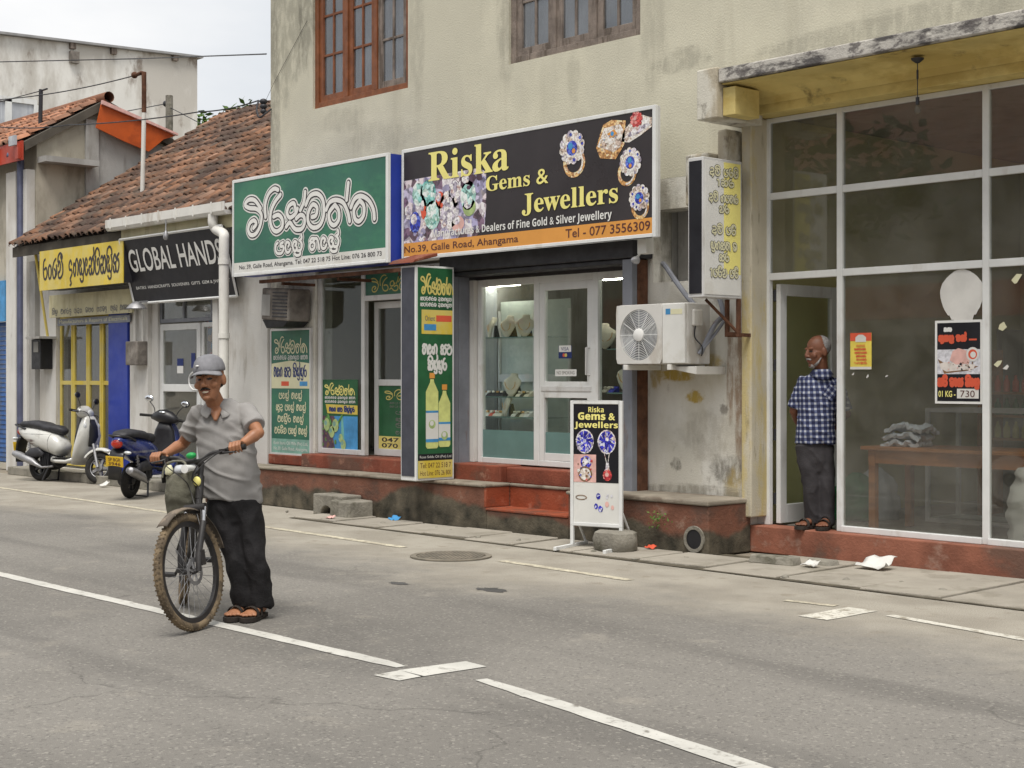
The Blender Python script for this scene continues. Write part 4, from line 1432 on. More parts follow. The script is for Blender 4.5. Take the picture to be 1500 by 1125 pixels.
def bust(px, z, s=1.0, turn=0., lab='', grp='necklace busts in the jewellery window'):
    """necklace display bust: a shield-like velvet neck form on a dark back"""
    x = WX(px, 10.5)
    T = Matrix.Translation((x, 10.5, z + .003)) @ Matrix.Rotation(turn, 4, 'Z') @ Matrix.Scale(s, 4)
    t = thing('necklace_bust', lab, 'bust', (x, 10.5, z), grp)
    mb = MB(T)
    secs = [((0, -.035, .0), .012, .012), ((0, -.035, .03), .05, .018), ((0, -.03, .075), .082, .02), ((0, -.02, .12), .105, .024), ((0, -.008, .15), .10, .028), ((0, .005, .172), .060, .03), ((0, .015, .19), .040, .03), ((0, .02, .215), .038, .026)]
    mb.loft([(*q, (1, 0, 0)) for q in secs], 16)
    mb.build('bust', 'velvet', t, smooth='all')
    mb = MB(T)
    mb.hexa([(-.05, .01, 0), (.05, .01, 0), (.05, .07, 0), (-.05, .07, 0), (-.045, .02, .13), (.045, .02, .13), (.045, .04, .13), (-.045, .04, .13)])
    mb.build('stand', 'black', t)
    mb = MB(T)
    pts = [(.06 * math.cos(a), -.055 - .008 * math.sin(a), .14 + .075 * math.sin(a)) for a in [PI + PI * k / 12 for k in range(13)]]
    mb.tube(pts, .0035, 6)
    mb.build('necklace', 'gold_print', t, smooth=True)


bust(722, CZ[3], 1.0, -.6, 'slender cream necklace bust at the left end of the top shelf', None)
bust(746, CZ[3], 1.05, .1, 'wide cream necklace bust in the middle of the top shelf', None)
bust(770, CZ[3], 1.05, .5, 'cream necklace bust with a thick necklace beside the door frame', None)
bust(752, CZ[2], 1.1, .2, 'large cream necklace bust on the second shelf among ring trays', None)
bust(745, CZ[1], 1.0, -.5, 'slender cream necklace bust on the third shelf among boxes', None)
bust(886, dz(512), 1.15, .8, 'pale necklace bust in the right window beside the air conditioner', None)
bust(922, dz(575), 1.3, .1, 'broad necklace bust low in the right window under the air conditioner', None)
# shelf the right-hand busts stand on
t = thing('display_shelf', 'glass display shelves in the right jewellery window', 'shelf', (-9.8, 10.5, .6))
for z in (dz(512), dz(575), dz(640)):
    mb = MB(); mb.box(q3 + .05, DR - .06, 10.34, 10.70, z - .008, z + .002); mb.build('shelf', 'teal_band', t)
mb = MB(); mb.box(q3 + .06, q3 + .09, 10.71, 10.74, .602, 2.3); mb.box(q3 + .0905, DR - .06, 10.71, 10.73, dz(556), dz(546)); mb.build('frame', 'alu', t)
k_ = 0
for row, z, xs_ in ((0, CZ[2], (712, 718, 724, 730, 736, 762, 768, 774)), (1, CZ[1], (710, 716, 722, 728, 734, 755, 761, 767, 774)), (2, CZ[0], (716, 724, 733, 742, 751, 760, 769, 776)), (3, dz(575), (888, 898)), (3, dz(640), (882, 892, 905, 918, 928))):
    for px in xs_:
        rnd = random.Random(k_)
        x = WX(px, 10.48)
        mb = MB()
        w = .035
        mb.hexa([(x - w, 10.44, z + .003), (x + w, 10.44, z + .003), (x + w, 10.53, z + .003), (x - w, 10.53, z + .003), (x - w, 10.46, z + .025), (x + w, 10.46, z + .025), (x + w, 10.53, z + .06), (x - w, 10.53, z + .06)], 0)
        mb.ball((x, 10.47, z + .05), .022, .014, .012, 10, 6, 1)
        c = ['black', 'velvet', 'letter_red', 'blue_print', 'gold_print', 'white'][rnd.choice([0, 1, 5, 1, 2, 3, 4] if row else [0, 0, 1, 5])]
        o = mb.build('jewel_box', [c, 'velvet' if k_ % 3 else 'gold_print'], smooth=True)
        tag(o, 'small jewel box with its cushion on the %s' % ('second shelf of the left window', 'third shelf of the left window', 'lowest ledge of the left window', 'shelves of the right window')[row], 'jewel box', 'jewel boxes on the %s' % ('second shelf', 'third shelf', 'lowest ledge', 'right window shelves')[row])
        k_ += 1
# cards on the glass door
bd = Board((dx(813), DY + .0485, dz(506)), (dx(832) - dx(813), 0, 0), (0, 0, dz(525) - dz(506)), (0, -1, 0))
t = thing('door_card', 'blue and white card hanging inside the jewellery shop door', 'sign', bd.p(.5, 1))
mb = MB(); mb.box(bd.p(0, 0).x, bd.p(1, 0).x, DY + .0487, DY + .0515, bd.p(0, 1).z, bd.p(0, 0).z); mb.build('card', 'letter_navy', t)
mb = MB(); bd.rect(mb, .03, 0, .97, .5, .001, 0); bd.text(mb, 'VISA', .2, .12, .8, .40, .002, 1); bd.disc(mb, .42, .75, .018, .002, 2); bd.disc(mb, .58, .75, .018, .003, 3); mb.build('print', ['white', 'letter_navy', 'letter_red', 'letter_gold'], t, fix=False)
bd = Board((dx(808), DY + .0485, dz(541)), (dx(839) - dx(808), 0, 0), (0, 0, dz(551) - dz(541)), (0, -1, 0))
t = thing('door_plate', 'narrow white notice plate on the jewellery shop door above its rail', 'sign', bd.p(.5, 1))
mb = MB(); mb.box(bd.p(0, 0).x, bd.p(1, 0).x, DY + .0487, DY + .0515, bd.p(0, 1).z, bd.p(0, 0).z); mb.build('plate', 'white', t)
mb = MB(); bd.text(mb, 'NO SMOKING', .08, .25, .92, .75, .001, 0); mb.build('lettering', 'letter_dim', t, fix=False)

# ------------------------------------------------------------------ coconut oil shopfront (left)
def cx(px): return WX(px, DY)


def cz(py, px=500): return WZ(px, py, DY)


CL, CR, CB, CT = -14.66, -12.12, .605, 2.72
p1, p2 = cx(528), cx(536)
mb = MB()
mb.box(CL, CL + .07, DY + .03, DY + .09, CB, CT)
mb.box(p1 - .03, p1 + .035, DY + .03, DY + .09, CB, CT)
mb.box(CR - .06, CR, DY + .03, DY + .09, CB, CT)
mb.box(CL + .0705, p1 - .0305, DY + .031, DY + .089, CB, CB + .06)
mb.box(CL + .0705, p1 - .0305, DY + .031, DY + .089, CT - .05, CT)
mb.box(p1 + .0355, CR - .0605, DY + .031, DY + .089, 2.36, 2.42)
mb.box(p1 + .0355, CR - .0605, DY + .031, DY + .089, CT - .05, CT)
SF = mb.build('shopfront', 'alu', B, bevel=.004)
mb = MB(); mb.box(CL + .065, p1 - .025, DY + .056, DY + .062, CB + .055, CT - .045); mb.build('pane', 'glass_clear', SF)
mb = MB()
frame_xz(mb, p1 + .045, CR - .07, CB + .005, 2.35, .075, DY + 0.160, DY + 0.200)
mb.box(p1 + .12, CR - .145, DY + 0.161, DY + 0.199, 1.40, 1.47)
DO = mb.build('door', 'alu', B, bevel=.004)
mb = MB(); mb.box(p1 + .115, CR - .14, DY + 0.177, DY + 0.183, 1.465, 2.28); mb.build('pane', 'glass_clear', DO)
mb = MB(); mb.box(p1 + .12, CR - .145, DY + 0.172, DY + 0.178, CB + .081, 1.399); mb.build('door_panel', 'green_print', DO)  # darker green than the transom panel, shade put into the colour
mb = MB(); mb.box(p1 + .036, CR - .061, DY + .05, DY + .06, 2.421, CT - .051); mb.build('transom_panel', 'sign_green', SF)
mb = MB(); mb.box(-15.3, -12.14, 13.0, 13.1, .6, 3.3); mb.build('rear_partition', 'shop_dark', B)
# advertising on the door and over it
bd = Board((p1 + .12, DY + .1715, 1.399), (CR - .145 - p1 - .12, 0, 0), (0, 0, CB + .081 - 1.399), (0, -1, 0))
mb = MB()
bd.rect(mb, .0, .80, 1, 1, .001, 0)
bd.text(mb, '047 22 51', .04, .82, .62, .89, .002, 1, off=.02)
bd.text(mb, '070 20 80', .04, .91, .62, .98, .002, 1, off=.02)
logo(bd, mb, .08, .06, .84, .22, .011, 2)
for k, wd in enumerate(('pel^ tel^', 'sud pel tel', 'ril tel', 'vrjn pel tel')):
    bd.sinhala(mb, wd, .22, .40 + k * .105, .80, .445 + k * .105, .008, .002, 3, 3)
for k in range(2): bd.sinhala(mb, 'sprtrmdkglns', .14, .26 + k * .055, .86, .285 + k * .055, .004, .002, 4, 2)
mb.build('lettering', ['letter_gold', 'letter_dark', 'letter_gold', 'letter_dim', 'letter_dim'], DO, fix=False)
bd = Board((p1 + .036, DY + .0495, CT - .051), (CR - p1 - .097, 0, 0), (0, 0, 2.421 - CT + .051), (0, -1, 0))
mb = MB(); logo(bd, mb, .06, .12, .72, .86, .014, 0); mb.build('lettering', ['letter_gold'], SF, fix=False)


def flat_sign(name, label, cat, px0, px1, py0, py1, Y, base, d=.03, pxm=None, edge=None):
    """upright sheet sign parallel to the wall; returns thing, board"""
    x0, x1 = WX(px0, Y), WX(px1, Y)
    pm = pxm or (px0 + px1) / 2
    z0, z1 = WZ(pm, py1, Y), WZ(pm, py0, Y)
    t = thing(name, label, cat, ((x0 + x1) / 2, Y, z0))
    mb = MB()
    mb.box(x0, x1, Y, Y + d, z0, z1)
    mb.build('panel', base, t)
    if edge:
        mb = MB(); w = .022
        frame_xz(mb, x0 - w, x1 + w, z0 - w, z1 + w, w, Y - .008, Y + d)
        mb.build('frame', edge, t)
    return t, Board((x0, Y, z1), (x1 - x0, 0, 0), (0, 0, z0 - z1), (0, -1, 0))


t, bd = flat_sign('wall_panel', 'tall green and cream oil shop panel with price lines, on the wall left of the window', 'sign', 398, 454, 484, 664, DY - .03, 'sign_green', .028, edge='alu')
mb = MB()
bd.poly(mb, [(0, .27), (.5, .245), (1, .27), (1, .472), (0, .472)], .0015, 0)
bd.rect(mb, 0, .885, 1, 1, .0015, 1)
for k, (a, c_) in enumerate(((.04, 2), (.26, 3), (.54, 2), (.74, 4))): bd.rect(mb, a, .415, a + .2, .452, .0022, (5, 3, 5, 4)[k])
mb.build('print', ['letter_cream', 'mint_print', 'white', 'letter_red', 'sky_print', 'letter_cream'], t, fix=False)
mb = MB()
logo(bd, mb, .08, .05, .93, .185, .016, 0)
bd.sinhala(mb, 'sprtrm dkgln svt', .05, .205, .95, .235, .008, .003, 2, 3)
bd.sinhala(mb, 'teg sh sil^lr', .06, .30, .92, .375, .017, .003, 1)
for k, (wd, a, b) in enumerate((('pel^ tel^', .2, .8), ('sud pel^ tel^', .12, .9), ('vel^ir tel^', .16, .84), ('vrjin pel^ tel^', .08, .93))):
    bd.sinhala(mb, wd, a, .51 + k * .095, b, .555 + k * .095, .013, .003, 0)
bd.text(mb, 'Keth Isuru Oil Mills (Pvt) Ltd,', .06, .905, .95, .94, .003, 2)
bd.text(mb, 'No.39, Galle Road, Ahangama.', .06, .95, .95, .985, .003, 2)
mb.build('lettering', ['letter_cream', 'letter_navy', 'sign_white'], t, fix=False)

t, bd = flat_sign('window_poster', 'green and blue poster of hanging coconuts in the lower shop window', 'poster', 471, 524, 556, 663, DY + .052, 'green_print', .003)
mb = MB()
bd.rect(mb, 0, .50, 1, 1, .001, 0)
bd.poly(mb, [(.55, .50), (.6, .5), (.66, 1), (.56, 1)], .0014, 6)
bd.poly(mb, [(0, .5), (.35, .5), (.5, .66), (.32, .78), (.4, 1), (0, 1)], .0016, 1)
bd.poly(mb, [(.12, .34), (1, .35), (1, .475), (.17, .465)], .0016, 2)
bd.blobs(mb, .02, .52, .4, .98, 60, .01, .035, [3, 1, 5], .0022, 7)
for s, tt, r in ((.16, .62, .06), (.40, .63, .062), (.30, .72, .055), (.62, .89, .05), (.55, .80, .04)):
    bd.disc(mb, s, tt, r, .0062, 4, rt=r * 1.25); bd.disc(mb, s - .03, tt - .02, r * .5, .0066, 7)
for s, a in ((.1, -.5), (.25, -.2), (.42, .3), (.02, -.9)):
    bd.poly(mb, [(s, .62), (s + a * .5, .48), (s + a * .5 + .06, .47), (s + .06, .62)], .0058, 3)
mb.build('print', ['sky_print', 'plum_print', 'sign_yellow', 'leaf_print', 'lime_print', 'brown_print', 'teal_print', 'mint_print'], t, fix=False)
mb = MB()
logo(bd, mb, .10, .05, .92, .21, .015, 0)
for k in range(2): bd.sinhala(mb, 'sprtrm dkgln svt', .1, .235 + k * .055, .94, .262 + k * .055, .007, .003, 1, 3)
bd.sinhala(mb, 'teg sh sil^lr', .22, .385, .92, .435, .015, .003, 2)
mb.build('lettering', ['letter_yellow', 'sign_white', 'letter_navy'], t, fix=False)
# ------------------------------------------------------------------ the big signs
def big_sign(name, label, pts, Y, base, depth, frame_m, side_m, fw=.035):
    (l, tl), (r, tr), (_, br), (_, bl) = pts
    x0, x1 = WX(l, Y), WX(r, Y)
    z1 = (WZ(l, tl, Y) + WZ(r, tr, Y)) / 2; z0 = (WZ(l, bl, Y) + WZ(r, br, Y)) / 2
    t = thing(name, label, 'sign', ((x0 + x1) / 2, Y + depth / 2, z0))
    mb = MB(); mb.box(x0 + fw, x1 - fw, Y + .006, Y + .03, z0 + fw, z1 - fw); mb.build('face', base, t)
    mb = MB(); frame_xz(mb, x0, x1, z0, z1, fw, Y, Y + .04); mb.build('frame', frame_m, t, bevel=.004)
    mb = MB(); mb.box(x0 + .005, x1 - .005, Y + .041, Y + depth, z0 + .005, z1 - .005); mb.build('case', side_m, t)
    return t, Board((x0 + fw, Y + .0055, z1 - fw), (x1 - x0 - 2 * fw, 0, 0), (0, 0, z0 - z1 + 2 * fw), (0, -1, 0))


# green oil shop sign
t, bd = big_sign('shop_sign', 'large green sign with white outlined round lettering and a white address strip', [(340, 265), (568, 223), (572, 386), (345, 404)], 9.6, 'sign_green', .30, 'alu_white', 'blue_paint')
mb = MB(); bd.rect(mb, 0, .885, 1, 1, .001, 0); mb.build('strip', 'sign_white', t, fix=False)
mb = MB()
for w, mi, d in ((.115, 0, .002), (.078, 1, .0045), (.050, 0, .007)):
    logo(bd, mb, .085, .135, .935, .605, w, mi, d, 7)
for w, mi, d in ((.082, 0, .002), (.054, 1, .0045), (.034, 0, .0065)):
    bd.sinhala(mb, 'pel^ tel^', .30, .715, .72, .83, w, d, mi, 6)
bd.text(mb, 'No: 39, Galle Road, Ahangama. Tel: 047 22 518 75 Hot Line: 076 26 800 73', .04, .915, .975, .975, .003, 1, off=.008)
mb.build('lettering', ['letter_white', 'letter_dark'], t, fix=False)

# jewellers' sign
t, bd = big_sign('shop_sign', 'long black jewellers sign with yellow serif lettering, ring pictures and an orange strip', [(588, 220), (960, 153), (965, 345), (585, 383)], 9.75, 'sign_dark', .07, 'alu_white', 'alu')
mb = MB()
bd.rect(mb, 0, .872, 1, 1, .001, 0)
mb.build('strip', 'sign_orange', t, fix=False)
mb = MB()
# the heap of gems picture on the left
bd.poly(mb, [(0, .27), (.34, .255), (.372, .30), (.372, .62), (.365, .80), (.33, .872), (0, .872)], .001, 0)
bd.blobs(mb, .005, .66, .30, .85, 30, .02, .05, [0, 1, 10, 10, 1], .0014, 21)
bd.blobs(mb, .16, .30, .35, .60, 14, .03, .07, [9, 1, 10, 9], .0014, 22)
for s, tt, r, ra, mi in ((.07, .42, .10, .12, 3), (.115, .42, .13, .14, 2), (.135, .63, .13, .15, 3), (.055, .68, .09, .11, 6), (.21, .60, .16, .20, 1), (.235, .46, .09, .14, 5), (.295, .49, .12, .15, 3), (.30, .60, .10, .09, 7), (.17, .50, .07, .09, 4), (.095, .56, .05, .11, 4), (.25, .74, .10, .08, 8), (.02, .58, .05, .07, 5), (.29, .37, .1, .08, 9)):
    bd.disc(mb, s, tt, r, .0040, mi, 13, rt=ra)
    bd.disc(mb, s - .006, tt - .03, r * .62, .0046, 3 if mi in (2, 3) else 5, 7, rt=ra * .55)
    bd.disc(mb, s + .008, tt + .05, r * .35, .0050, 2 if mi in (2, 3) else mi, 6, rt=ra * .3)
mb.build('gem_picture', ['gem_heap', 'stone_print', 'teal_stone', 'mint_stone', 'letter_red', 'stone_print', 'blue_stone', 'lime_print', 'pink_print', 'plum_print', 'purple_print'], t, fix=False)


def ring_pic(mb, s, tt, r, tilt, gem, band=(1.7, .75), seed=1, petals=12):
    """a printed ring: gold hoop under a cluster of pale stones round a coloured gem"""
    lu, lv = bd.u.length, bd.v.length
    ct, st = math.cos(tilt), math.sin(tilt)

    def P(x, y): return (s + (x * ct - y * st) / lu, tt + (x * st + y * ct) / lv)
    hoop = [P(r * .78 * math.cos(a), r * band[0] * .55 + r * band[1] * math.sin(a)) for a in [2 * PI * k / 22 for k in range(23)]]
    bd.ribbon(mb, hoop, r * .30, .0022, 1)
    bd.ribbon(mb, [P(r * .70 * math.cos(a), r * band[0] * .55 + r * band[1] * math.sin(a)) for a in [-.6 + 1.8 * k / 10 for k in range(11)]], r * .13, .0038, 2)
    rnd = random.Random(seed)
    for k in range(petals):
        a = 2 * PI * k / petals
        q = P(r * .82 * math.cos(a), r * .78 * math.sin(a))
        bd.disc(mb, *q, r * .27, .0052 + .00004 * k, 3 if k % 2 else 2, 9)
        bd.disc(mb, q[0] + .002, q[1], r * .11, .0062 + .00004 * k, rnd.choice([4, 2, 2]), 6)
    bd.disc(mb, *P(0, 0), r * .66, .0070, 2, 14)
    bd.disc(mb, *P(0, r * .05), r * .46, .0076, gem, 12)
    bd.disc(mb, *P(-r * .1, -r * .1), r * .22, .0082, 5, 7)
    bd.disc(mb, *P(r * .12, r * .25), r * .16, .0085, 6, 6)


mb = MB()
ring_pic(mb, .715, .205, .155, -.18, 4, seed=3)
ring_pic(mb, .925, .40, .125, .42, 4, (1.5, .8), seed=5)
ring_pic(mb, .955, .70, .115, -.1, 4, (1.2, .9), seed=7)
# square gold ring, and the silver one with a red stone
_poly, _disc, _blobs = bd.poly, bd.disc, bd.blobs
bd.poly = lambda mb_, pts, d=.002, mi=None: _poly(mb_, [(s + .028, t_ + .0) if s < .881 else (s, t_ - .095) for s, t_ in pts], d, mi)
bd.disc = lambda mb_, s, t_, r, d=.003, mi=None, n=20, asp=1., rt=None: Board.poly(bd, mb_, [((s + .028 if s < .881 else s) + r * math.cos(2 * PI * k / n) / bd.u.length, (t_ if s < .881 else t_ - .095) + r * math.sin(2 * PI * k / n) / bd.v.length) for k in range(n)], d, mi)
bd.poly(mb, [(.775, .245), (.80, .06), (.83, .03), (.88, .055), (.875, .25), (.845, .36), (.79, .335)], .0022, 1)
bd.poly(mb, [(.78, .235), (.805, .09), (.86, .075), (.872, .13), (.862, .26), (.84, .30)], .0028, 2)
bd.poly(mb, [(.815, .14), (.84, .11), (.85, .15), (.825, .18)], .0034, 6); bd.disc(mb, .833, .145, .022, .004, 5, 7)
bd.blobs(mb, .79, .12, .86, .27, 16, .005, .014, [3, 1, 5], .0046, 31)
bd.poly(mb, [(.885, .315), (.905, .22), (.935, .15), (.96, .12), (.985, .15), (.997, .16), (.997, .235), (.96, .29), (.92, .335)], .0022, 2)
bd.poly(mb, [(.90, .30), (.93, .23), (.98, .20), (.995, .215), (.95, .275)], .0028, 3)
for k in range(9):
    a = 2 * PI * k / 9
    bd.disc(mb, .945 + .016 * math.cos(a), .155 + .05 * math.sin(a), .022, .0034 + .00004 * k, 7, 7)
bd.disc(mb, .945, .155, .045, .0042, 7, 9); bd.disc(mb, .941, .145, .02, .0048, 8, 6)
del bd.poly, bd.disc
mb.build('ring_picture', ['sign_dark', 'gold_stone', 'pearl_stone', 'stone_print', 'blue_stone', 'sky_print', 'sign_orange', 'red_stone', 'pink_print'], t, fix=False)
mb = MB()
bd.text(mb, bold('Riska'), .118, .035, .467, .315, .0048, 0, off=.006)
bd.text(mb, bold('Gems') + ' &', .372, .345, .625, .482, .0060, 0, off=.006)
bd.text(mb, bold('Jewellers'), .521, .548, .882, .742, .0060, 0, off=.006)
bd.text(mb, bold('Manufactures & Dealers of Fine Gold & Silver Jewellery', False), .135, .770, .860, .866, .0060, 1)
bd.text(mb, 'No.39, Galle Road, Ahangama', .003, .90, .505, .985, .003, 2, off=.008)
bd.text(mb, 'Tel - 077 3556309', .690, .895, .992, .972, .003, 2, off=.008)
mb.build('lettering', ['letter_yellow', 'letter_white', 'letter_brown'], t, fix=False)

# ------------------------------------------------------------------ column light box between the two shops
x0, x1 = WX(587, 9.4), WX(609, 9.4)
t = thing('column_sign', 'tall upright light box with oil bottles pictured on its green side, a dark front', 'sign', (x1, 9.6, .45))
mb = MB(); mb.box(x0, x1, 9.40, 9.90, .455, 2.62); mb.build('case', 'alu_white', t, bevel=.006)
mb = MB(); mb.box(x0 + .02, x1 - .02, 9.394, 9.3995, .50, 2.60); mb.build('front_panel', 'slate', t)
mb = MB(); mb.box(x1 + .0005, x1 + .005, 9.425, 9.875, .48, 2.60); mb.build('side_panel', 'green_print', t)
bd = Board((x1 + .0055, 9.425, 2.60), (0, .45, 0), (0, 0, .48 - 2.60), (1, 0, 0))
mb = MB()
bd.rect(mb, .1, .20, 1, .315, .001, 0)
bd.rect(mb, .0, .885, 1, .917, .001, 1); bd.rect(mb, .0, .917, 1, 1, .001, 2)
bd.rect(mb, .52, .225, .97, .255, .0016, 3); bd.rect(mb, .17, .268, .52, .298, .0016, 4)
for s, tt, w, hh in ((.40, .50, .18, .36), (.76, .555, .17, .30)):
    b = tt + hh
    bd.poly(mb, [(s - .05, tt + .03), (s + .05, tt + .03), (s + .06, tt + .045), (s + w, tt + .09), (s + w, b - .01), (s + w - .04, b), (s - w + .04, b), (s - w, b - .01), (s - w, tt + .09), (s - .06, tt + .045)], .0016 + s * .001, 5)
    bd.rect(mb, s - .075, tt, s + .075, tt + .026, .0024 + s * .001, 6)
    bd.rect(mb, s - w, tt + .19, s + w, b - .035, .0024 + s * .001, 7)
    bd.rect(mb, s - w, tt + .18, s + w, tt + .19, .003 + s * .001, 4); bd.rect(mb, s - w, b - .045, s + w, b - .03, .003 + s * .001, 4)
    bd.disc(mb, s, tt + .245, .045, .0032 + s * .001, 8, 12); bd.disc(mb, s - .01, tt + .24, .026, .0036 + s * .001, 7, 10)
mb.build('print', ['sign_yellow', 'sign_black', 'sign_yellow', 'letter_red', 'sky_print', 'bottle_print', 'sign_orange', 'sign_white', 'lime_print'], t, fix=False)
mb = MB()
logo(bd, mb, .08, .03, 1.0, .125, .018, 0)
for k in range(2): bd.sinhala(mb, 'sprtrm dkgln', .06, .14 + k * .028, .97, .155 + k * .028, .008, .002, 1, 3)
bd.text(mb, 'Orient', .2, .228, .48, .252, .002, 4)
bd.sinhala(mb, 'teg sh', .12, .365, .97, .41, .022, .002, 1)
bd.sinhala(mb, 'sil^lr', .28, .44, .82, .485, .022, .002, 1)
bd.text(mb, 'Rose Siddu Oil (Pvt) Ltd', .05, .893, .96, .909, .002, 1)
bd.text(mb, 'Tel: 047 22 518 7', .06, .928, .95, .952, .002, 3)
bd.text(mb, 'Hot Line: 076 26 800', .06, .965, .95, .988, .002, 3)
mb.build('lettering', ['letter_gold', 'sign_white', 'letter_dark', 'letter_brown', 'letter_navy'], t, fix=False)
# small tiled rain cover over it
mb = MB()
xa2, xb2 = WX(570, 9.36), x1 + .03
mb.hexa([(xa2, 9.34, 2.64), (xb2, 9.34, 2.64), (xb2, 9.66, 2.72), (xa2, 9.66, 2.72), (xa2 + .05, 9.36, 2.675), (xb2, 9.36, 2.675), (xb2, 9.66, 2.755), (xa2 + .05, 9.66, 2.755)])
tag(mb.build('rain_cover', 'red_paint', bevel=.006), 'small terracotta red sloping cover over the upright light box', 'rain cover')

# ------------------------------------------------------------------ projecting sign on the pier
x0, x1 = WX(1008, 9.5), WX(1030, 9.5)
t = thing('projecting_sign', 'white and yellow projecting light box with outlined lettering, above the air conditioner', 'sign', ((x0 + x1) / 2, 9.75, 2.16))
mb = MB(); mb.box(x0, x1, 9.50, 10.0, 2.16, 3.32); mb.build('case', 'alu', t, bevel=.005)
mb = MB(); mb.box(x0 + .015, x1 - .015, 9.494, 9.4995, 2.19, 3.29); mb.build('front_panel', 'sign_black', t)
mb = MB()
mb.box(x1 + .0005, x1 + .004, 9.52, 9.76, 2.185, 3.295, 0); mb.box(x1 + .0005, x1 + .004, 9.7605, 9.98, 2.36, 3.295, 1); mb.box(x1 + .0005, x1 + .004, 9.7605, 9.98, 2.185, 2.3595, 0)
mb.build('side_panel', ['sign_white', 'letter_yellow'], t)
bd = Board((x1 + .0045, 9.52, 3.295), (0, .46, 0), (0, 0, 2.185 - 3.295), (1, 0, 0))
mb = MB()
for wd, a, b, c, d in (('dvi prTi', .12, .92, .055, .105), ('akr', .32, .8, .135, .18), ('dvi gptr', .10, .92, .25, .30), ('nR'[0] + 'r', .38, .66, .335, .38), ('dvi pri', .18, .85, .49, .54), ('lgst m', .15, .88, .605, .66), ('sr', .38, .66, .695, .745), ('aprin pri', .14, .92, .81, .865)):
    bd.sinhala(mb, wd.replace('R', 'r'), a, c, b, d, .024, .001, 0, 4)
    bd.sinhala(mb, wd.replace('R', 'r'), a, c, b, d, .013, .0028, 1, 4)
mb.build('lettering', ['letter_dim', 'letter_cream'], t, fix=False)
t2 = thing('sign_bracket', 'rusty angle iron bracket under the projecting sign', 'bracket', ((x0 + x1) / 2, 10, 1.9))
mb = MB()
for xx in (x0 + .01, x1 - .03):
    mb.box(xx, xx + .03, 9.96, 9.99, 1.84, 2.158)
    mb.box(xx, xx + .03, 9.991, 10.197, 1.84, 1.87)
mb.box(x0 + .0405, x1 - .0305, 9.96, 9.985, 1.85, 1.88)
mb.tube([(x0 + .02, 9.70, 2.15), (x1 - .02, 9.98, 1.87)], .013, 6)
mb.build('frame', 'rust', t2)

# ------------------------------------------------------------------ A-board on the pavement
pL, pR = W(833, 806, Z=.03), W(908, 800, Z=.03)
pL = Vector((-9.44, 9.17, .03)); dirv = Vector((.80, .24, 0)).normalized()
HW = 0.62
def rr(px, py):
    """where the ray through a photo pixel meets the board's upright plane"""
    n = Vector((dirv.y, -dirv.x, 0))
    q = W(px, py, D=1.0) - Vector((0, 0, EYE)); q = Vector((q.x, q.y, W(px, py, D=1.0).z - EYE))
    tt = (pL - Vector((0, 0, EYE))).dot(n) / q.dot(n)
    return Vector((0, 0, EYE)) + q * tt


tl, tr, bl = rr(838, 590), rr(908, 590), rr(838, 766)
wdt = (Vector((tr.x, tr.y, 0)) - Vector((tl.x, tl.y, 0))).length
t = thing('pavement_sign', 'white framed standing board with black jewellers advert, sapphires and pendant, on the kerb slabs', 'sign', pL)
nrm = Vector((dirv.y, -dirv.x, 0))
zt, zb = tl.z, bl.z
AB = Matrix(((dirv.x, -nrm.x, 0, tl.x), (dirv.y, -nrm.y, 0, tl.y), (0, 0, 1, 0), (0, 0, 0, 1)))    # local x along the board, y backwards
mb = MB(AB)
frame_xz(mb, -.02, wdt + .02, zb - .02, zt + .02, .03, 0, .03)
mb.build('frame', 'alu_white', t, bevel=.004)
mb = MB(AB); mb.box(.011, wdt - .011, .008, .02, zb + .011, zt - .011); mb.build('panel', 'sign_white', t)
for k, xx in enumerate((-.02, wdt - .01)):
    mb = MB(AB)
    mb.box(xx, xx + .03, .001, .03, .045, zb - .021)
    mb.box(xx, xx + .03, -.30, .28, .013, .0445)
    mb.tube([(xx + .015, .04, zb + .1), (xx + .015, .26, .045)], .012, 6)
    mb.build('leg', 'alu_white', t, bevel=.003)
bd = Board(AB @ Vector((.012, .0075, zt - .012)), dirv * (wdt - .024), (0, 0, zb - zt + .024), nrm)
mb = MB()
bd.rect(mb, 0, 0, 1, .66, .001, 0)
bd.rect(mb, 0, .425, .5, .66, .0016, 1)
for s, tt in ((.25, .315), (.735, .315)):
    bd.disc(mb, s, tt, .088, .002, 2, 20, rt=.105); bd.disc(mb, s, tt, .077, .0025, 3, 20, rt=.093)
    rnd = random.Random(int(s * 100))
    for k in range(14):
        a = rnd.random() * 6.28; rr_ = rnd.random() ** .5
        bd.disc(mb, s + .19 * rr_ * math.cos(a), tt + .083 * rr_ * math.sin(a), rnd.uniform(.008, .02), .003 + k * .00005, rnd.choice([2, 4, 4]), 5)
    for k in range(10):
        a = 2 * PI * k / 10
        bd.ribbon(mb, [(s + .10 * math.cos(a), tt + .045 * math.sin(a)), (s + .2 * math.cos(a + .2), tt + .088 * math.sin(a + .2))], .006, .004, 2)
for a in (-.06, .06): bd.ribbon(mb, [(.735 + a, .40), (.75, .52)], .005, .002, 2)
bd.poly(mb, [(.72, .49), (.78, .49), (.80, .58), (.70, .58)], .0022, 2); bd.disc(mb, .75, .565, .03, .003, 2, 10); bd.disc(mb, .75, .595, .045, .0035, 5, 10, rt=.05); bd.disc(mb, .74, .59, .02, .004, 6, 6)
bd.disc(mb, .26, .585, .07, .0022, 7, 14); bd.ribbon(mb, [(.26 + .14 * math.cos(a), .59 + .06 * math.sin(a)) for a in [2 * PI * k / 14 for k in range(15)]], .014, .003, 8)
bd.disc(mb, .28, .49, .055, .0035, 4, 12); bd.disc(mb, .26, .485, .03, .004, 2, 8)
bd.blobs(mb, .1, .45, .42, .64, 18, .006, .016, [8, 5, 4, 7], .0045, 41)
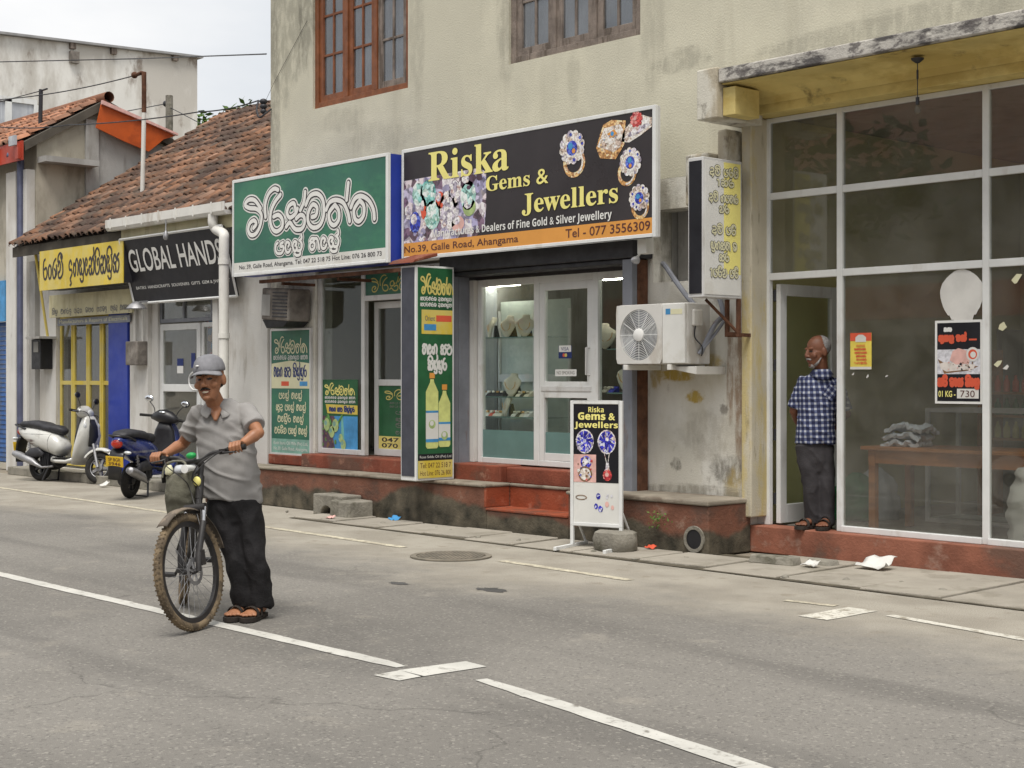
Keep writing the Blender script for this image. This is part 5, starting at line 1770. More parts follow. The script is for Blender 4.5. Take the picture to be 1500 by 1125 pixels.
bd.ribbon(mb, [(.17 + .12 * math.cos(a), .79 + .018 * math.sin(a)) for a in [2 * PI * k / 14 for k in range(15)]], .007, .002, 8)
for s, tt, m_, r in ((.55, .775, 3, .022), (.50, .86, 3, .02), (.60, .88, 3, .024), (.74, .78, 9, .012), (.84, .77, 9, .012), (.74, .84, 6, .02), (.86, .865, 6, .016), (.76, .765, 9, .01)):
    bd.disc(mb, s, tt, r, .002, m_, 7, rt=r * 1.3)
mb.build('print', ['sign_black', 'pink_print', 'stone_print', 'sapphire_print', 'sapphire_print', 'red_stone', 'pink_print', 'pearl_stone', 'brown_print', 'silver_print'], t, fix=False)
mb = MB()
bd.text(mb, bold('Riska', False), .33, .02, .67, .067, .003, 0)
bd.text(mb, bold('Gems', False) + ' &', .10, .068, .92, .132, .003, 0, off=.02)
bd.text(mb, bold('Jewellers', False), .02, .145, .98, .212, .003, 0, off=.01)
mb.build('lettering', 'letter_yellow', t, fix=False)

# ------------------------------------------------------------------ air conditioner on the pier
ax0, ax1, ay0, ay1, az0, az1 = -9.34, -8.52, 9.75, 10.08, 1.61, 2.14
t = thing('air_conditioner', 'white outdoor air conditioner unit with round fan grille, bracketed to the stained pier', 'air conditioner', ((ax0 + ax1) / 2, 9.9, az0))
mat('ac_white', (.60, .59, .56), .5, .05, 3, stain=((.38, .34, .28), .6, (4, 4, 2), .56))
fx, fz, fr_ = ax0 + .275, (az0 + az1) / 2 - .005, .225
mb = MB()
mb.box(ax0, ax1, ay0 + .03, ay1, az0, az1)
mb.build('casing', 'ac_white', t, bevel=.012)
mb = MB()                                             # front plate with a round fan opening
n = 48
xs0, xs1 = ax0 + .004, ax0 + .555
ring, outer = [], []
for k in range(n):
    a = 2 * PI * k / n
    ring.append((fx + fr_ * math.cos(a), ay0, fz + fr_ * math.sin(a)))
    ca, sa = math.cos(a), math.sin(a)
    s = min((xs1 - fx) / ca if ca > 1e-9 else (xs0 - fx) / ca if ca < -1e-9 else 9, (az1 - .006 - fz) / sa if sa > 1e-9 else (az0 + .006 - fz) / sa if sa < -1e-9 else 9)
    outer.append((fx + s * ca, ay0, fz + s * sa))
for k in range(n):
    j = (k + 1) % n
    mb.add([ring[k], ring[j], outer[j], outer[k]], [(0, 1, 2, 3)])
    b0, b1 = Vector(ring[k]) + Vector((0, .029, 0)), Vector(ring[j]) + Vector((0, .029, 0))
    mb.add([ring[k], ring[j], b1, b0], [(0, 1, 2, 3)])
    o0, o1 = Vector(outer[k]) + Vector((0, .029, 0)), Vector(outer[j]) + Vector((0, .029, 0))
    mb.add([outer[k], outer[j], o1, o0], [(0, 1, 2, 3)])
mb.build('front_panel', 'ac_white', t)
mb = MB(); mb.box(ax0 + .560, ax1 - .004, ay0 - .004, ay0 + .0295, az0 + .006, az1 - .006); mb.build('service_panel', 'sign_white', t, bevel=.006)
mb = MB(); mb.lathe([(.001, .0285), (fr_ - .002, .0285)], (fx, ay0, fz), 'y', 40); mb.build('fan_recess', 'grey_steel', t, fix=False)
mb = MB()
for r in [.055 + .0145 * k for k in range(12)]: mb.torus((fx, ay0 + .004, fz), r, .0025, 'y', 40, 5)
for k in range(12):
    a = 2 * PI * k / 12
    mb.tube([(fx + .05 * math.cos(a), ay0 + .006, fz + .05 * math.sin(a)), (fx + fr_ * math.cos(a), ay0 + .006, fz + fr_ * math.sin(a))], .003, 5)
mb.build('grille', 'alu_white', t, smooth=True)
mb = MB(); mb.lathe([(.001, -.012), (.04, -.011), (.058, -.004), (.06, .01)], (fx, ay0, fz), 'y', 24); mb.build('hub', 'white', t, smooth=True)
mb = MB()
for k in range(3):
    a = 2 * PI * k / 3 + .5
    pts = [(fx + r * math.cos(a + o), ay0 + y, fz + r * math.sin(a + o)) for r, o, y in ((.05, -.4, .012), (.05, .4, .024), (.21, .62, .026), (.21, -.28, .013))]
    mb.prism(pts, (0, .002, 0))
mb.build('blade', 'dark_metal', t)
mb = MB()
mb.box(ax0 + .60, ax0 + .655, ay0 - .0055, ay0 - .0042, az1 - .10, az1 - .05, 0); mb.box(ax0 + .656, ax1 - .03, ay0 - .0055, ay0 - .0042, az1 - .10, az1 - .055, 1)
mb.build('label', ['sky_print', 'letter_cream'], t)
mb = MB()
mb.box(ax1 + .001, ax1 + .03, 9.83, 9.95, 1.94, 2.08)
mb.build('valve_cover', 'pvc', t, bevel=.01)
mb = MB()
mb.tube(crom([(ax1 + .02, 9.93, 1.70), (ax1 + .06, 9.95, 1.80), (ax1 + .12, 10.0, 1.95), (ax1 + .12, 10.10, 2.03), (ax1 + .07, 10.15, 2.12), (ax1 + .0, 10.19, 2.2)], 8), .022, 8)
mb.tube(crom([(ax1 + .02, 9.90, 1.70), (ax1 + .10, 9.99, 1.84), (ax1 + .16, 10.08, 2.0), (ax1 + .06, 10.16, 2.1)], 8), .014, 8)
mb.build('hose', 'grey_steel', t, smooth=True)
mb = MB()
mb.tube(crom([(ax1 + .02, 9.86, 1.94), (ax1 + .015, 9.86, 1.84), (ax1 + .06, 9.9, 1.76), (ax1 + .03, 9.93, 1.68)], 8), .006, 6)
mb.build('cord', 'dark_metal', t, smooth=True)
mb = MB()
mb.box(ax0 + .10, ax0 + .145, 9.74, 10.195, az0 - .05, az0 - .003)
mb.box(ax1 - .20, ax1 - .155, 9.74, 10.195, az0 - .05, az0 - .003)
mb.hexa([(ax1 - .16, 9.80, az0 - .05), (ax1 + .08, 9.80, az0 - .09), (ax1 + .08, 10.19, az0 - .09), (ax1 - .16, 10.19, az0 - .05), (ax1 - .16, 9.80, az0 - .02), (ax1 + .08, 9.80, az0 - .02), (ax1 + .08, 10.19, az0 - .02), (ax1 - .16, 10.19, az0 - .02)])
mb.build('bracket', 'pvc', t, bevel=.004)
# black service cable up the pier
mb = MB()
mb.tube(crom([tuple(W(1022, 452, Y=10.16)), tuple(W(1008, 436, Y=10.15)), tuple(W(990, 412, Y=10.14)), tuple(W(975, 390, Y=10.15)), tuple(W(970, 386, Y=10.4))], 8), .024, 8)
tag(mb.build('cable', 'grey_steel', smooth=True), 'thick grey cable climbing the pier between air conditioner and sign', 'cable')
# small flood lamp under the jewellers' sign
t = thing('flood_lamp', 'small round lamp on a cream junction box under the right end of the jewellers sign', 'lamp', W(930, 378, Y=9.85))
q = W(930, 381, Y=9.8)
mb = MB(); mb.lathe([(.001, -.035), (.02, -.03), (.034, 0), (.036, .03), (.03, .035), (.001, .036)], q, 'y', 18); mb.build('head', 'alu_dull', t, smooth=True)
q = W(945, 362, Y=9.9)
mb = MB(); mb.box(q.x - .06, q.x + .05, 9.86, 9.96, q.z - .06, q.z + .09); mb.tube([(q.x, 9.9, q.z), W(930, 381, Y=9.85)], .012, 6); mb.build('box', 'pvc', t, bevel=.006)

# pendant bulb under the canopy
q = W(1344, 80, Y=9.85)
zb = W(1344, 162, Y=9.85).z
t = thing('pendant_lamp', 'bare bulb hanging on a thin flex under the yellow canopy', 'lamp', (q.x, 9.85, 3.894))
mb = MB(); mb.lathe([(.05, 0), (.045, -.012), (.015, -.035), (.001, -.036)], (q.x, 9.85, 3.894), 'z', 16); mb.build('ceiling_rose', 'dark_metal', t, smooth=True)
mb = MB(); mb.tube([(q.x, 9.85, 3.86), (q.x, 9.85, zb + .10)], .004, 6); mb.lathe([(.001, .05), (.008, .045), (.008, -.02), (.001, -.03)], (q.x, 9.85, zb + .26), 'z', 8); mb.build('flex', 'dark_metal', t)
mb = MB(); mb.lathe([(.001, .10), (.014, .10), (.014, .045), (.001, .044)], (q.x, 9.85, zb), 'z', 12); mb.build('lamp_holder', 'dark_metal', t, smooth=True)
mb = MB(); mb.lathe([(.010, .045), (.016, .035), (.024, .015), (.026, 0), (.02, -.016), (.001, -.024)], (q.x, 9.85, zb), 'z', 14); mb.build('bulb', 'glass_clear', t, smooth=True)

# wrecked grey air unit over the wall panel, under the green sign
q = W(418, 445, Y=10.0)
t = thing('old_air_conditioner', 'old grime covered box air unit on the wall under the green sign', 'air conditioner', (q.x, 10.05, q.z - .22))
mat('grime', (.19, .17, .15), .85, .35, 6, .4, 40, stain=((.32, .30, .27), .6, (5, 5, 5), .58))
T = Matrix.Translation((q.x, 10.02, q.z)) @ Matrix.Rotation(.06, 4, 'Y')
mb = MB(T); mb.box(-.30, .28, -.16, .15, -.20, .18); mb.build('casing', 'grime', t, bevel=.02)
mb = MB(T)
for k in range(8): mb.box(-.05, .25, -.172, -.1605, -.16 + k * .04, -.145 + k * .04)
mb.box(-.28, -.10, -.17, -.1605, -.15, .10, 1)
mb.build('louvre', ['dark_metal', 'grey_wall'], t)
mb = MB(T); mb.hexa([(-.2, -.14, -.30), (.15, -.14, -.27), (.15, .15, -.27), (-.2, .15, -.30), (-.28, -.15, -.201), (.26, -.15, -.201), (.26, .15, -.201), (-.28, .15, -.201)]); mb.build('tray', 'black', t)
mat('soffit_dark', (.09, .08, .065), .9, .2, 3)
mb = MB()                                             # rusty frame rails carrying the green sign
for yy, z in ((9.70, 2.60), (9.95, 2.63)): mb.box(-15.1, -12.2, yy, yy + .04, z, z + .04)
for xx in (-14.7, -13.6, -12.5): mb.box(xx, xx + .04, 9.745, 10.195, 2.565, 2.598)
tag(mb.build('sign_rail', 'rust'), 'rusty support rails under the large green sign', 'bracket')
# ------------------------------------------------------------------ tiled roofs
def tiles(x0, x1, ey, ez, ry, rz, name, m, parent, per=.185, course=.26, seed=1):
    """courses of half-round clay tiles, each with its own tint and slip"""
    rnd = random.Random(seed)
    L = math.hypot(ry - ey, rz - ez)
    u = Vector((0, (ry - ey) / L, (rz - ez) / L))
    nrm = Vector((0, -u.z, u.y))
    nc = int(L / course) + 1
    nx = int((x1 - x0) / per)
    mb = MB()
    tint = []
    prof = [(0., 0.), (.12, .0), (.3, .042), (.5, .055), (.7, .042), (.88, .0), (1., 0.)]
    for c in range(nc):
        for i in range(nx):
            s0 = c * course - .03 + rnd.uniform(-.02, .02)
            s1 = min(c * course + course + .05, L)
            lift = .030 + rnd.uniform(0, .018)
            dx_ = rnd.uniform(-.012, .012)
            vs = []
            for (a, h) in prof: vs.append(Vector((x0 + (i + a) * per + dx_, ey, ez)) + u * s0 + nrm * (h + lift))
            for (a, h) in prof: vs.append(Vector((x0 + (i + a) * per + dx_, ey, ez)) + u * s1 + nrm * (h + .004))
            for (a, h) in prof: vs.append(Vector((x0 + (i + a) * per + dx_, ey, ez)) + u * s0 + nrm * (h + lift - .022))
            np_ = len(prof)
            fs = [(k, k + 1, k + 1 + np_, k + np_) for k in range(np_ - 1)] + [(k, k + 2 * np_, k + 1 + 2 * np_, k + 1) for k in range(np_ - 1)]
            mb.add(vs, fs)
            g = rnd.uniform(.5, 1.3)
            w = rnd.uniform(-.1, .12)
            tint += [(g * (1 + w), g, g * (1 - w), 1)] * len(vs)
    o = mb.build(name, m, parent, weld=False, smooth='all')
    at = o.data.attributes.new('tint', 'FLOAT_COLOR', 'POINT')
    at.data.foreach_set('color', [c for q in tint for c in q])
    return o


LY = 10.3
LX0, LX1 = -22.32, -16.70
L_ = thing('low_shop_building', 'single-storey building with a weathered terracotta tile roof over two small shops', 'building', (-19.5, LY, 0))
EY, EZ = 9.86, 3.51                                    # eave
RY, RZ = 13.6, 5.96                                    # ridge
rf = tiles(LX0 + .02, XW0 - .02, EY, EZ, RY, RZ, 'roof', 'tile', L_, seed=3)
mb = MB()                                              # roof boards under the tiles
sl = Vector((0, RY - EY, RZ - EZ)).normalized()
mb.hexa([(LX0, EY + .05, EZ - .07), (XW0 - .01, EY + .05, EZ - .07), (XW0 - .01, RY, RZ - .10), (LX0, RY, RZ - .10), (LX0, EY + .05, EZ - .01), (XW0 - .01, EY + .05, EZ - .01), (XW0 - .01, RY, RZ - .04), (LX0, RY, RZ - .04)])
mb.box(LX0, LX1, EY + .02, EY + .045, EZ - .17, EZ - .02)
mb.build('eave_board', 'soffit_dark', L_)
mb = MB()
def lx(px): return WX(px, LY)
def lz(py, px): return WZ(px, py, LY)
A0, A1 = lx(82), lx(166)
B0, B1 = lx(231), lx(328)
wall_xz(mb, LX0, LX1, 0, 3.6, LY, LY + .2, [(A0, A1, .12, 2.62), (B0, B1, .15, 2.68)])
mb.box(LX0, LX1, 13.5, 13.7, 0, 3.7)
mb.box((A1 + B0) / 2, (A1 + B0) / 2 + .1, LY + .21, 13.4, 0, 3.7)
mb.build('wall', 'white_wall', L_)
mb = MB(); mb.box(LX0, LX1, LY + .21, 13.49, 0, .12); mb.build('floor', 'room_floor', L_)
mb = MB(); mb.box(lx(196), lx(222), LY - .06, LY - .001, .15, 2.75); mb.build('pilaster', 'white_wall', L_)
mb = MB(); mb.box(lx(331), LX1 + .01, 10.1, LY - .001, .1, 3.5); mb.build('pilaster', 'white_wall', L_)
mb = MB(); mb.box(-16.69, XW0 - .01, 10.16, 10.45, 0, 3.0); mb.build('white_pier', 'white_wall', L_)
mb = MB(); mb.box(LX0, LX1, 9.80, LY - .001, 0, .12); mb.build('step', 'concrete', L_, bevel=.01)
# yellow folding doors of the left shop
mb = MB()
xs_ = [lx(q) for q in (83, 102, 124, 144, 166)]
for k in range(4):
    a, b = xs_[k] + .004, xs_[k + 1] - .004
    frame_xz(mb, a, b, .16, 2.44, .055, LY + .05, LY + .09)
    mb.box(a + .0555, b - .0555, LY + .051, LY + .089, 1.38, 1.44)
dd = mb.build('door', 'sign_yellow', L_, bevel=.004)
mb = MB(); mb.box(xs_[0], xs_[4], LY + .068, LY + .074, .2, 2.42); mb.build('pane', 'glass_shop', dd)
mb = MB(); mb.box(A0 + .01, A1 - .01, LY - .03, LY + .12, 2.445, 2.60); mb.build('lintel', 'grey_steel', L_)
mb = MB(); mb.box(lx(167), lx(195), LY - .09, LY - .002, .14, 2.44); mb.build('blue_board', 'blue_paint', L_, bevel=.006)
# white door of the right shop
mb = MB()
b1 = lx(290)
frame_xz(mb, B0 + .004, b1, .17, 2.22, .085, LY + .03, LY + .08)
mb.box(B0 + .09, b1 - .086, LY + .031, LY + .079, 1.30, 1.40)
frame_xz(mb, b1 + .004, B1 - .004, .17, 2.22, .06, LY + .05, LY + .10)
dd = mb.build('door', 'alu_white', L_, bevel=.004)
mb = MB(); mb.box(B0 + .08, b1 - .08, LY + .05, LY + .056, .25, 2.15); mb.build('pane', 'glass_shop', dd)
mb = MB(); mb.box(b1 + .06, B1 - .06, LY + .07, LY + .076, .22, 2.17); mb.build('pane', 'glass_shop', dd)
mb = MB(); hx = b1 - .05; mb.tube(crom([(hx, LY + .03, 1.32), (hx - .03, LY - .03, 1.33), (hx - .10, LY - .04, 1.40), (hx - .10, LY - .04, 1.50), (hx - .02, LY - .03, 1.56), (hx, LY + .03, 1.56)], 6), .012, 8); mb.build('handle', 'alu', dd, smooth=True)
mb = MB()
frame_xz(mb, B0 + .004, B1 - .004, 2.24, 2.66, .05, LY + .03, LY + .08)
for f in (.36, .78): mb.box(B0 + (B1 - B0) * f, B0 + (B1 - B0) * f + .04, LY + .031, LY + .079, 2.29, 2.61)
tw = mb.build('transom_window', 'grey_steel', L_)
mb = MB(); mb.box(B0 + .04, B1 - .04, LY + .05, LY + .056, 2.28, 2.62); mb.build('pane', 'glass_shop', tw)
# stickers on the white door
for px, py, w, h, lab in ((264, 536, .16, .2, 'blue and white sticker on the glass of the white shop door'), (283, 528, .1, .2, 'dark blue sticker near the edge of the white shop door'),):
    q = W(px, py, Y=LY + .047)
    mb = MB(); mb.box(q.x - w / 2, q.x + w / 2, LY + .046, LY + .049, q.z, q.z + h / 2, 0); mb.box(q.x - w / 2, q.x + w / 2, LY + .046, LY + .049, q.z - h / 2, q.z - .0005, 1 if w > .12 else 0)
    tag(mb.build('sticker', ['letter_navy', 'white']), lab, 'sticker')
q = W(315, 498, Y=LY + .25)
mb = MB()
mb.box(q.x - .25, q.x + .22, LY + .25, LY + .26, q.z - .4, q.z + .35, 0)
for k in range(14):
    rnd = random.Random(k); mb.ball((q.x + rnd.uniform(-.18, .15), LY + .24, q.z + rnd.uniform(-.3, .3)), .07, .01, .05, 7, 5, rnd.choice([1, 2, 3, 3]))
tag(mb.build('hanging_textile', ['plum_print', 'letter_red', 'sky_print', 'gold_print']), 'dark printed textile with red and blue patches hanging inside the white door', 'textile')
# gutter and downpipe
GYY = 9.78
gz = WZ(250, 320, GYY)
g0, g1 = WX(160, GYY), WX(334, GYY)
mb = MB()
mb.prism([(g0, GYY + y_, gz + z_) for y_, z_ in ((-.06, .10), (-.06, -.01), (-.03, -.05), (.05, -.05), (.08, .0), (.08, .10), (.065, .10), (.065, 0), (-.045, 0), (-.045, .10))], (g1 - g0, 0, 0))
for k in range(7):
    xx = g0 + (g1 - g0) * (k + .3) / 7
    mb.box(xx, xx + .03, GYY - .066, GYY - .0605, gz - .03, gz + .115)
mb.build('gutter', 'pvc', L_)
mb = MB(); mb.box(WX(178, 9.87), g1, 9.865, 9.90, gz - .20, gz + .05); mb.build('fascia_board', 'sign_cream', L_)
px_ = W(312, 330, Y=GYY)
pv = WX(328, 9.72)
mb = MB()
mb.tube(crom([(px_.x, GYY, gz - .03), (px_.x, GYY, gz - .14), (px_.x + .03, GYY + .03, gz - .22), (pv - .04, 9.74, gz - .30), (pv, 9.72, gz - .40), (pv, 9.72, gz - .60)], 6) + [(pv, 9.72, .3), (pv, 9.66, .10)], .062, 14)
for z in (2.9, 2.0, 1.0): mb.lathe([(.066, -.03), (.072, -.03), (.072, .03), (.066, .03)], (pv, 9.72, z), 'z', 16)
mb.build('downpipe', 'pvc', L_, smooth=True)

# signs of the two small shops
t, bd = flat_sign('shop_sign', 'yellow box sign with dark round lettering under the tiled eave', 'sign', 59, 180, 372, 426, 9.8, 'sign_yellow', .30, 120)
z1 = (WZ(58, 370, 9.8) + WZ(180, 350, 9.8)) / 2; z0 = (WZ(180, 415, 9.8) + WZ(62, 425, 9.8)) / 2
bpy.data.objects.remove(t.children[0])
xa3, xb3 = WX(58, 9.8), WX(180, 9.8)
mb = MB(); mb.box(xa3, xb3, 9.8, 9.815, z0, z1); mb.build('panel', 'sign_yellow', t)
mb = MB(); mb.box(xa3 + .01, xb3 - .01, 9.816, 10.12, z0 + .01, z1 - .01); mb.build('case', 'dark_metal', t)
bd = Board((xa3, 9.7995, z1), (xb3 - xa3, 0, 0), (0, 0, z0 - z1), (0, -1, 0))
mb = MB()
bd.sinhala(mb, 'rxjnU', .045, .30, .30, .72, .036, .002, 0)
bd.sinhala(mb, 'Eelek^TikliS'.replace('S', 's').replace('Eelek', 'Eglek'), .37, .30, .96, .72, .034, .002, 0)
mb.build('lettering', 'letter_dark', t, fix=False)

xa4, xb4 = WX(72, 10.12), WX(193, 10.12)
zt4, zb4 = WZ(130, 428, 10.12), WZ(130, 462, 10.12)
t = thing('shop_sign', 'faded cream sign with thin grey lettering below the yellow box sign', 'sign', ((xa4 + xb4) / 2, 10.12, zb4))
mb = MB(); mb.box(xa4, xb4, 10.12, 10.15, zb4, zt4); mb.build('panel', 'sign_cream', t)
bd = Board((xa4, 10.1195, zt4), (xb4 - xa4, 0, 0), (0, 0, zb4 - zt4), (0, -1, 0))
mb = MB()
for k, (wd, a, b) in enumerate((('sil', .04, .11), ('vgrE', .15, .29), ('TCx'.replace('C', 'd'), .32, .42), ('mTx', .46, .56), ('TnmE', .60, .72), ('pErd', .76, .84), ('vgmTE', .87, .98))):
    bd.sinhala(mb, wd, a, .66, b, .85, .014, .002, 0, 3)
mb.build('lettering', 'letter_dim', t, fix=False)
xa5, xb5 = WX(84, 10.2), WX(190, 10.2)
z5 = WZ(130, 470, 10.2)
t = thing('shop_sign', 'narrow dark strip sign with pale lettering directly above the yellow doors', 'sign', ((xa5 + xb5) / 2, 10.2, z5 - .06))
mb = MB(); mb.box(xa5, xb5, 10.2, 10.22, z5 - .05, z5 + .055); mb.build('panel', 'grey_steel', t)
bd = Board((xa5, 10.1995, z5 + .055), (xb5 - xa5, 0, 0), (0, 0, -.105), (0, -1, 0))
mb = MB(); bd.text(mb, 'Manufacturers & Repairs of Electricals', .03, .2, .97, .85, .002, 0); mb.build('lettering', 'letter_cream', t, fix=False)

# leaning black sign
TL, TR, BR_, BL_ = W(179, 352, Y=9.80), W(326, 329, Y=9.80), W(328, 434, Y=10.02), W(197, 446, Y=10.02)
t = thing('shop_sign', 'black sign with bold white English lettering, tilted forward under the gutter', 'sign', (TL + BR_) / 2)
BX0, BX1 = (TL.x + BL_.x) / 2 - .04, WX(331, 9.86)
zt6, zb6 = (TL.z + TR.z) / 2, (BL_.z + BR_.z) / 2
o_, uu, vv = Vector((BX0, 9.80, zt6)), Vector((BX1 - BX0, 0, 0)), Vector((0, .22, zb6 - zt6))
nn = uu.cross(-vv).normalized()
nn = nn if nn.y < 0 else -nn
bd = Board(o_, uu, vv, nn)
mb = MB(); mb.prism([bd.p(0, 0, -.004), bd.p(1, 0, -.004), bd.p(1, 1, -.004), bd.p(0, 1, -.004)], nn * -.03); mb.build('panel', 'sign_black', t)
mb = MB()
for a, b in (((0, 0), (1, 0)), ((1, 0), (1, 1)), ((1, 1), (0, 1)), ((0, 1), (0, 0))): mb.tube([bd.p(*a), bd.p(*b)], .018, 4)
mb.build('frame', 'alu_white', t)
mb = MB()
bd.text(mb, 'GLOBAL HANDS', .05, .17, .955, .52, .002, 0, off=.012)
bd.text(mb, 'BATIKS  HANDICRAFTS  SOUVENIRS  GIFTS  GEM & JWELLERY', .06, .74, .97, .80, .002, 0, off=.004)
mb.build('lettering', 'letter_white', t, fix=False)
# lamps and boxes of the low building
q = W(243, 345, Y=9.55)
t = thing('hanging_lamp', 'small cream lamp hanging from the gutter over the black sign', 'lamp', q)
mb = MB(); mb.lathe([(.008, .20), (.008, .07), (.02, .045), (.036, .0), (.034, -.035), (.02, -.055), (.001, -.058)], q, 'z', 14); mb.build('bulb', 'alu_dull', t, smooth=True)
q = W(200, 452, Y=9.85)
t = thing('flood_lamp', 'grey dish flood lamp under the lower corner of the black sign', 'lamp', q)
mb = MB(); mb.lathe([(.001, .10), (.04, .09), (.10, .05), (.14, .0), (.13, -.005), (.001, .03)], q, 'z', 18); mb.tube([q + Vector((0, .04, .09)), q + Vector((0, .42, .12))], .015, 6); mb.build('head', 'alu_dull', t, smooth=True)
q = W(199, 517, Y=10.15)
t = thing('electric_box', 'rusty grey electric box on the white pilaster between the two small shops', 'electric box', q)
mb = MB(); mb.box(q.x - .17, q.x + .17, 10.08, 10.237, q.z - .17, q.z + .16); mb.build('box', 'grime', t, bevel=.01)
mb = MB(); mb.tube([(q.x - .12, 10.2, q.z + .16), (q.x - .12, 10.2, q.z + .75)], .02, 8); mb.tube([(q.x + .10, 10.2, q.z + .16), (q.x + .10, 10.2, q.z + .6)], .014, 8); mb.build('conduit', 'pvc', t, smooth=True)
q = W(62, 518, Y=10.2)
t = thing('meter_box', 'black electricity meter box with a small roof on the grey wall by the yellow doors', 'meter box', q)
mb = MB(); mb.box(q.x - .17, q.x + .15, 10.1, 10.297, q.z - .24, q.z + .22); mb.build('box', 'black', t, bevel=.008)
mb = MB(); mb.box(q.x - .2, q.x + .28, 10.02, 10.298, q.z + .225, q.z + .26); mb.build('lid', 'grey_wall', t)
mb = MB(); mb.box(q.x - .07, q.x + .09, 10.088, 10.099, q.z + .02, q.z + .18); mb.build('window', 'letter_dim', t)
mb = MB()
a = W(51, 366, Y=9.95); b = W(70, 494, Y=10.22)
mb.tube([a, b], .02, 6); tag(mb.build('brace_rod', 'sign_yellow', smooth=True), 'thin slanting yellowed rod beside the yellow box sign', 'rod')

# ------------------------------------------------------------------ gabled building at the far left
N_ = thing('gabled_building', 'cream gabled building with an orange tiled roof, white pillar and blue roller shutter', 'building', (-26, 10.4, 0))
NX0, NX1 = -33.0, -22.42
nEY, nEZ, nRY, nRZ = 10.05, 5.16, 11.45, 5.98
bY = 14.2; bZ = nRZ - (bY - nRY) * .42
tiles(NX0, NX1 + .12, nEY, nEZ, nRY, nRZ, 'roof', 'tile_light', N_, seed=9)
mb = MB()
def wedge(x0, x1, dz0, dz1):
    f = [(nEY + .03, nEZ), (nRY, nRZ), (bY, bZ)]
    mb.add([(x, y, z + d) for x in (x0, x1) for d in (dz0, dz1) for y, z in f],
           [(0, 1, 4, 3), (1, 2, 5, 4), (6, 9, 10, 7), (7, 10, 11, 8), (3, 4, 10, 9), (4, 5, 11, 10), (0, 6, 7, 1), (1, 7, 8, 2), (0, 3, 9, 6), (2, 8, 11, 5)])
wedge(NX0, NX1 + .10, -.15, -.01)
mb.build('roof_deck', 'soffit_dark', N_)
mb = MB()                                              # ridge cap
mb.lathe([(.09, 0), (.09, NX1 + .2 - NX0)], (NX0, nRY, nRZ + .02), 'x', 12); mb.build('ridge_cap', 'tile_light', N_, smooth=True).data.attributes.new('tint', 'FLOAT_COLOR', 'POINT').data.foreach_set('color', [.5, .45, .42, 1] * 24)
mb = MB()                                              # gable wall towards the low shops
mb.prism([(NX1, 10.32, 0), (NX1, 10.32, nEZ + .0), (NX1, nRY, nRZ - .16), (NX1, bY, bZ - .16), (NX1, bY, 0)], (-.2, 0, 0), 0)
mb.build('gable_wall', 'gable_wall', N_)
pyv = W(124, 250, X=NX1).y
mb = MB(); mb.box(NX1 + .001, NX1 + .05, pyv, pyv + .22, 2.5, nRZ - .35); mb.build('pilaster', 'grey_wall', N_)
mb = MB(); mb.prism([(NX1 + .0008, pyv + .221, 2.5), (NX1 + .0008, pyv + .221, nRZ - .42), (NX1 + .0008, bY + 3.2, bZ - .4), (NX1 + .0008, bY + 3.2, 2.5)], (-.1, 0, 0)); mb.build('rear_wall', 'grey_wall', N_)
mb = MB()
sh0 = -24.0
wall_xz(mb, NX0, NX1 - .202, 0, nEZ - .05, 10.33, 10.52, [(-27.6, WX(13, 10.32) - .02, .1, 3.05)])
mb.build('wall', 'gable_wall', N_)
mb = MB(); mb.box(-27.6, WX(13, 10.32) - .02, 10.26, 10.34, 2.40, 3.06); mb.build('lintel', 'sky_print', N_)
mb = MB()
for k in range(30):
    z = .12 + k * .076
    mb.hexa([(-27.6, 10.36, z), (WX(13, 10.32) - .02, 10.36, z), (WX(13, 10.32) - .02, 10.40, z), (-27.6, 10.40, z), (-27.6, 10.375, z + .072), (WX(13, 10.32) - .02, 10.375, z + .072), (WX(13, 10.32) - .02, 10.40, z + .072), (-27.6, 10.40, z + .072)])
mb.build('roller_shutter', 'blue_shutter', N_)
mb = MB(); mb.box(WX(13, 10.2), WX(27, 10.2), 10.15, 10.319, 0, 4.75); mb.box(WX(34, 10.2), WX(41, 10.2), 10.17, 10.319, 0, 4.75); mb.build('pillar', 'white_wall', N_, bevel=.01)
mb = MB(); mb.box(WX(41, 10.25), LX0 + .05, 10.22, 10.318, 0, 3.3); mb.build('wall_infill', 'grey_wall', N_)
mat('pipe_blue', (.09, .10, .16), .5, .2, 4)
mb = MB(); xx = WX(30, 10.15); mb.tube([(xx, 10.15, .05), (xx, 10.15, 4.9), (xx - .2, 10.05, 5.0)], .055, 12); mb.build('drainpipe', 'pipe_blue', N_, smooth=True)
mb = MB()
zf = nEZ - .02
mb.box(NX0, NX1 + .12, nEY - .03, nEY, zf - .28, zf + .02)
for k in range(14): mb.box(NX1 + .10 - k * .8, NX1 - .02 - k * .8, nEY - .08, nEY - .031, zf - .26, zf - .02)
mb.build('fascia_board', 'red_board', N_)
mb = MB(); mb.box(NX1 - .16, NX1 + .06, nEY - .12, nEY - .081, zf - .05, zf + .10); mb.build('gutter_end', 'curtain', N_)
mb = MB()
a = W(36, 231, X=NX1 + .01); b = W(98, 231, X=NX1 + .01)
mb.box(NX1 + .001, NX1 + .30, 10.33, 10.33 + .9, a.z - .06, a.z + .03); mb.build('ledge', 'grey_wall', N_)
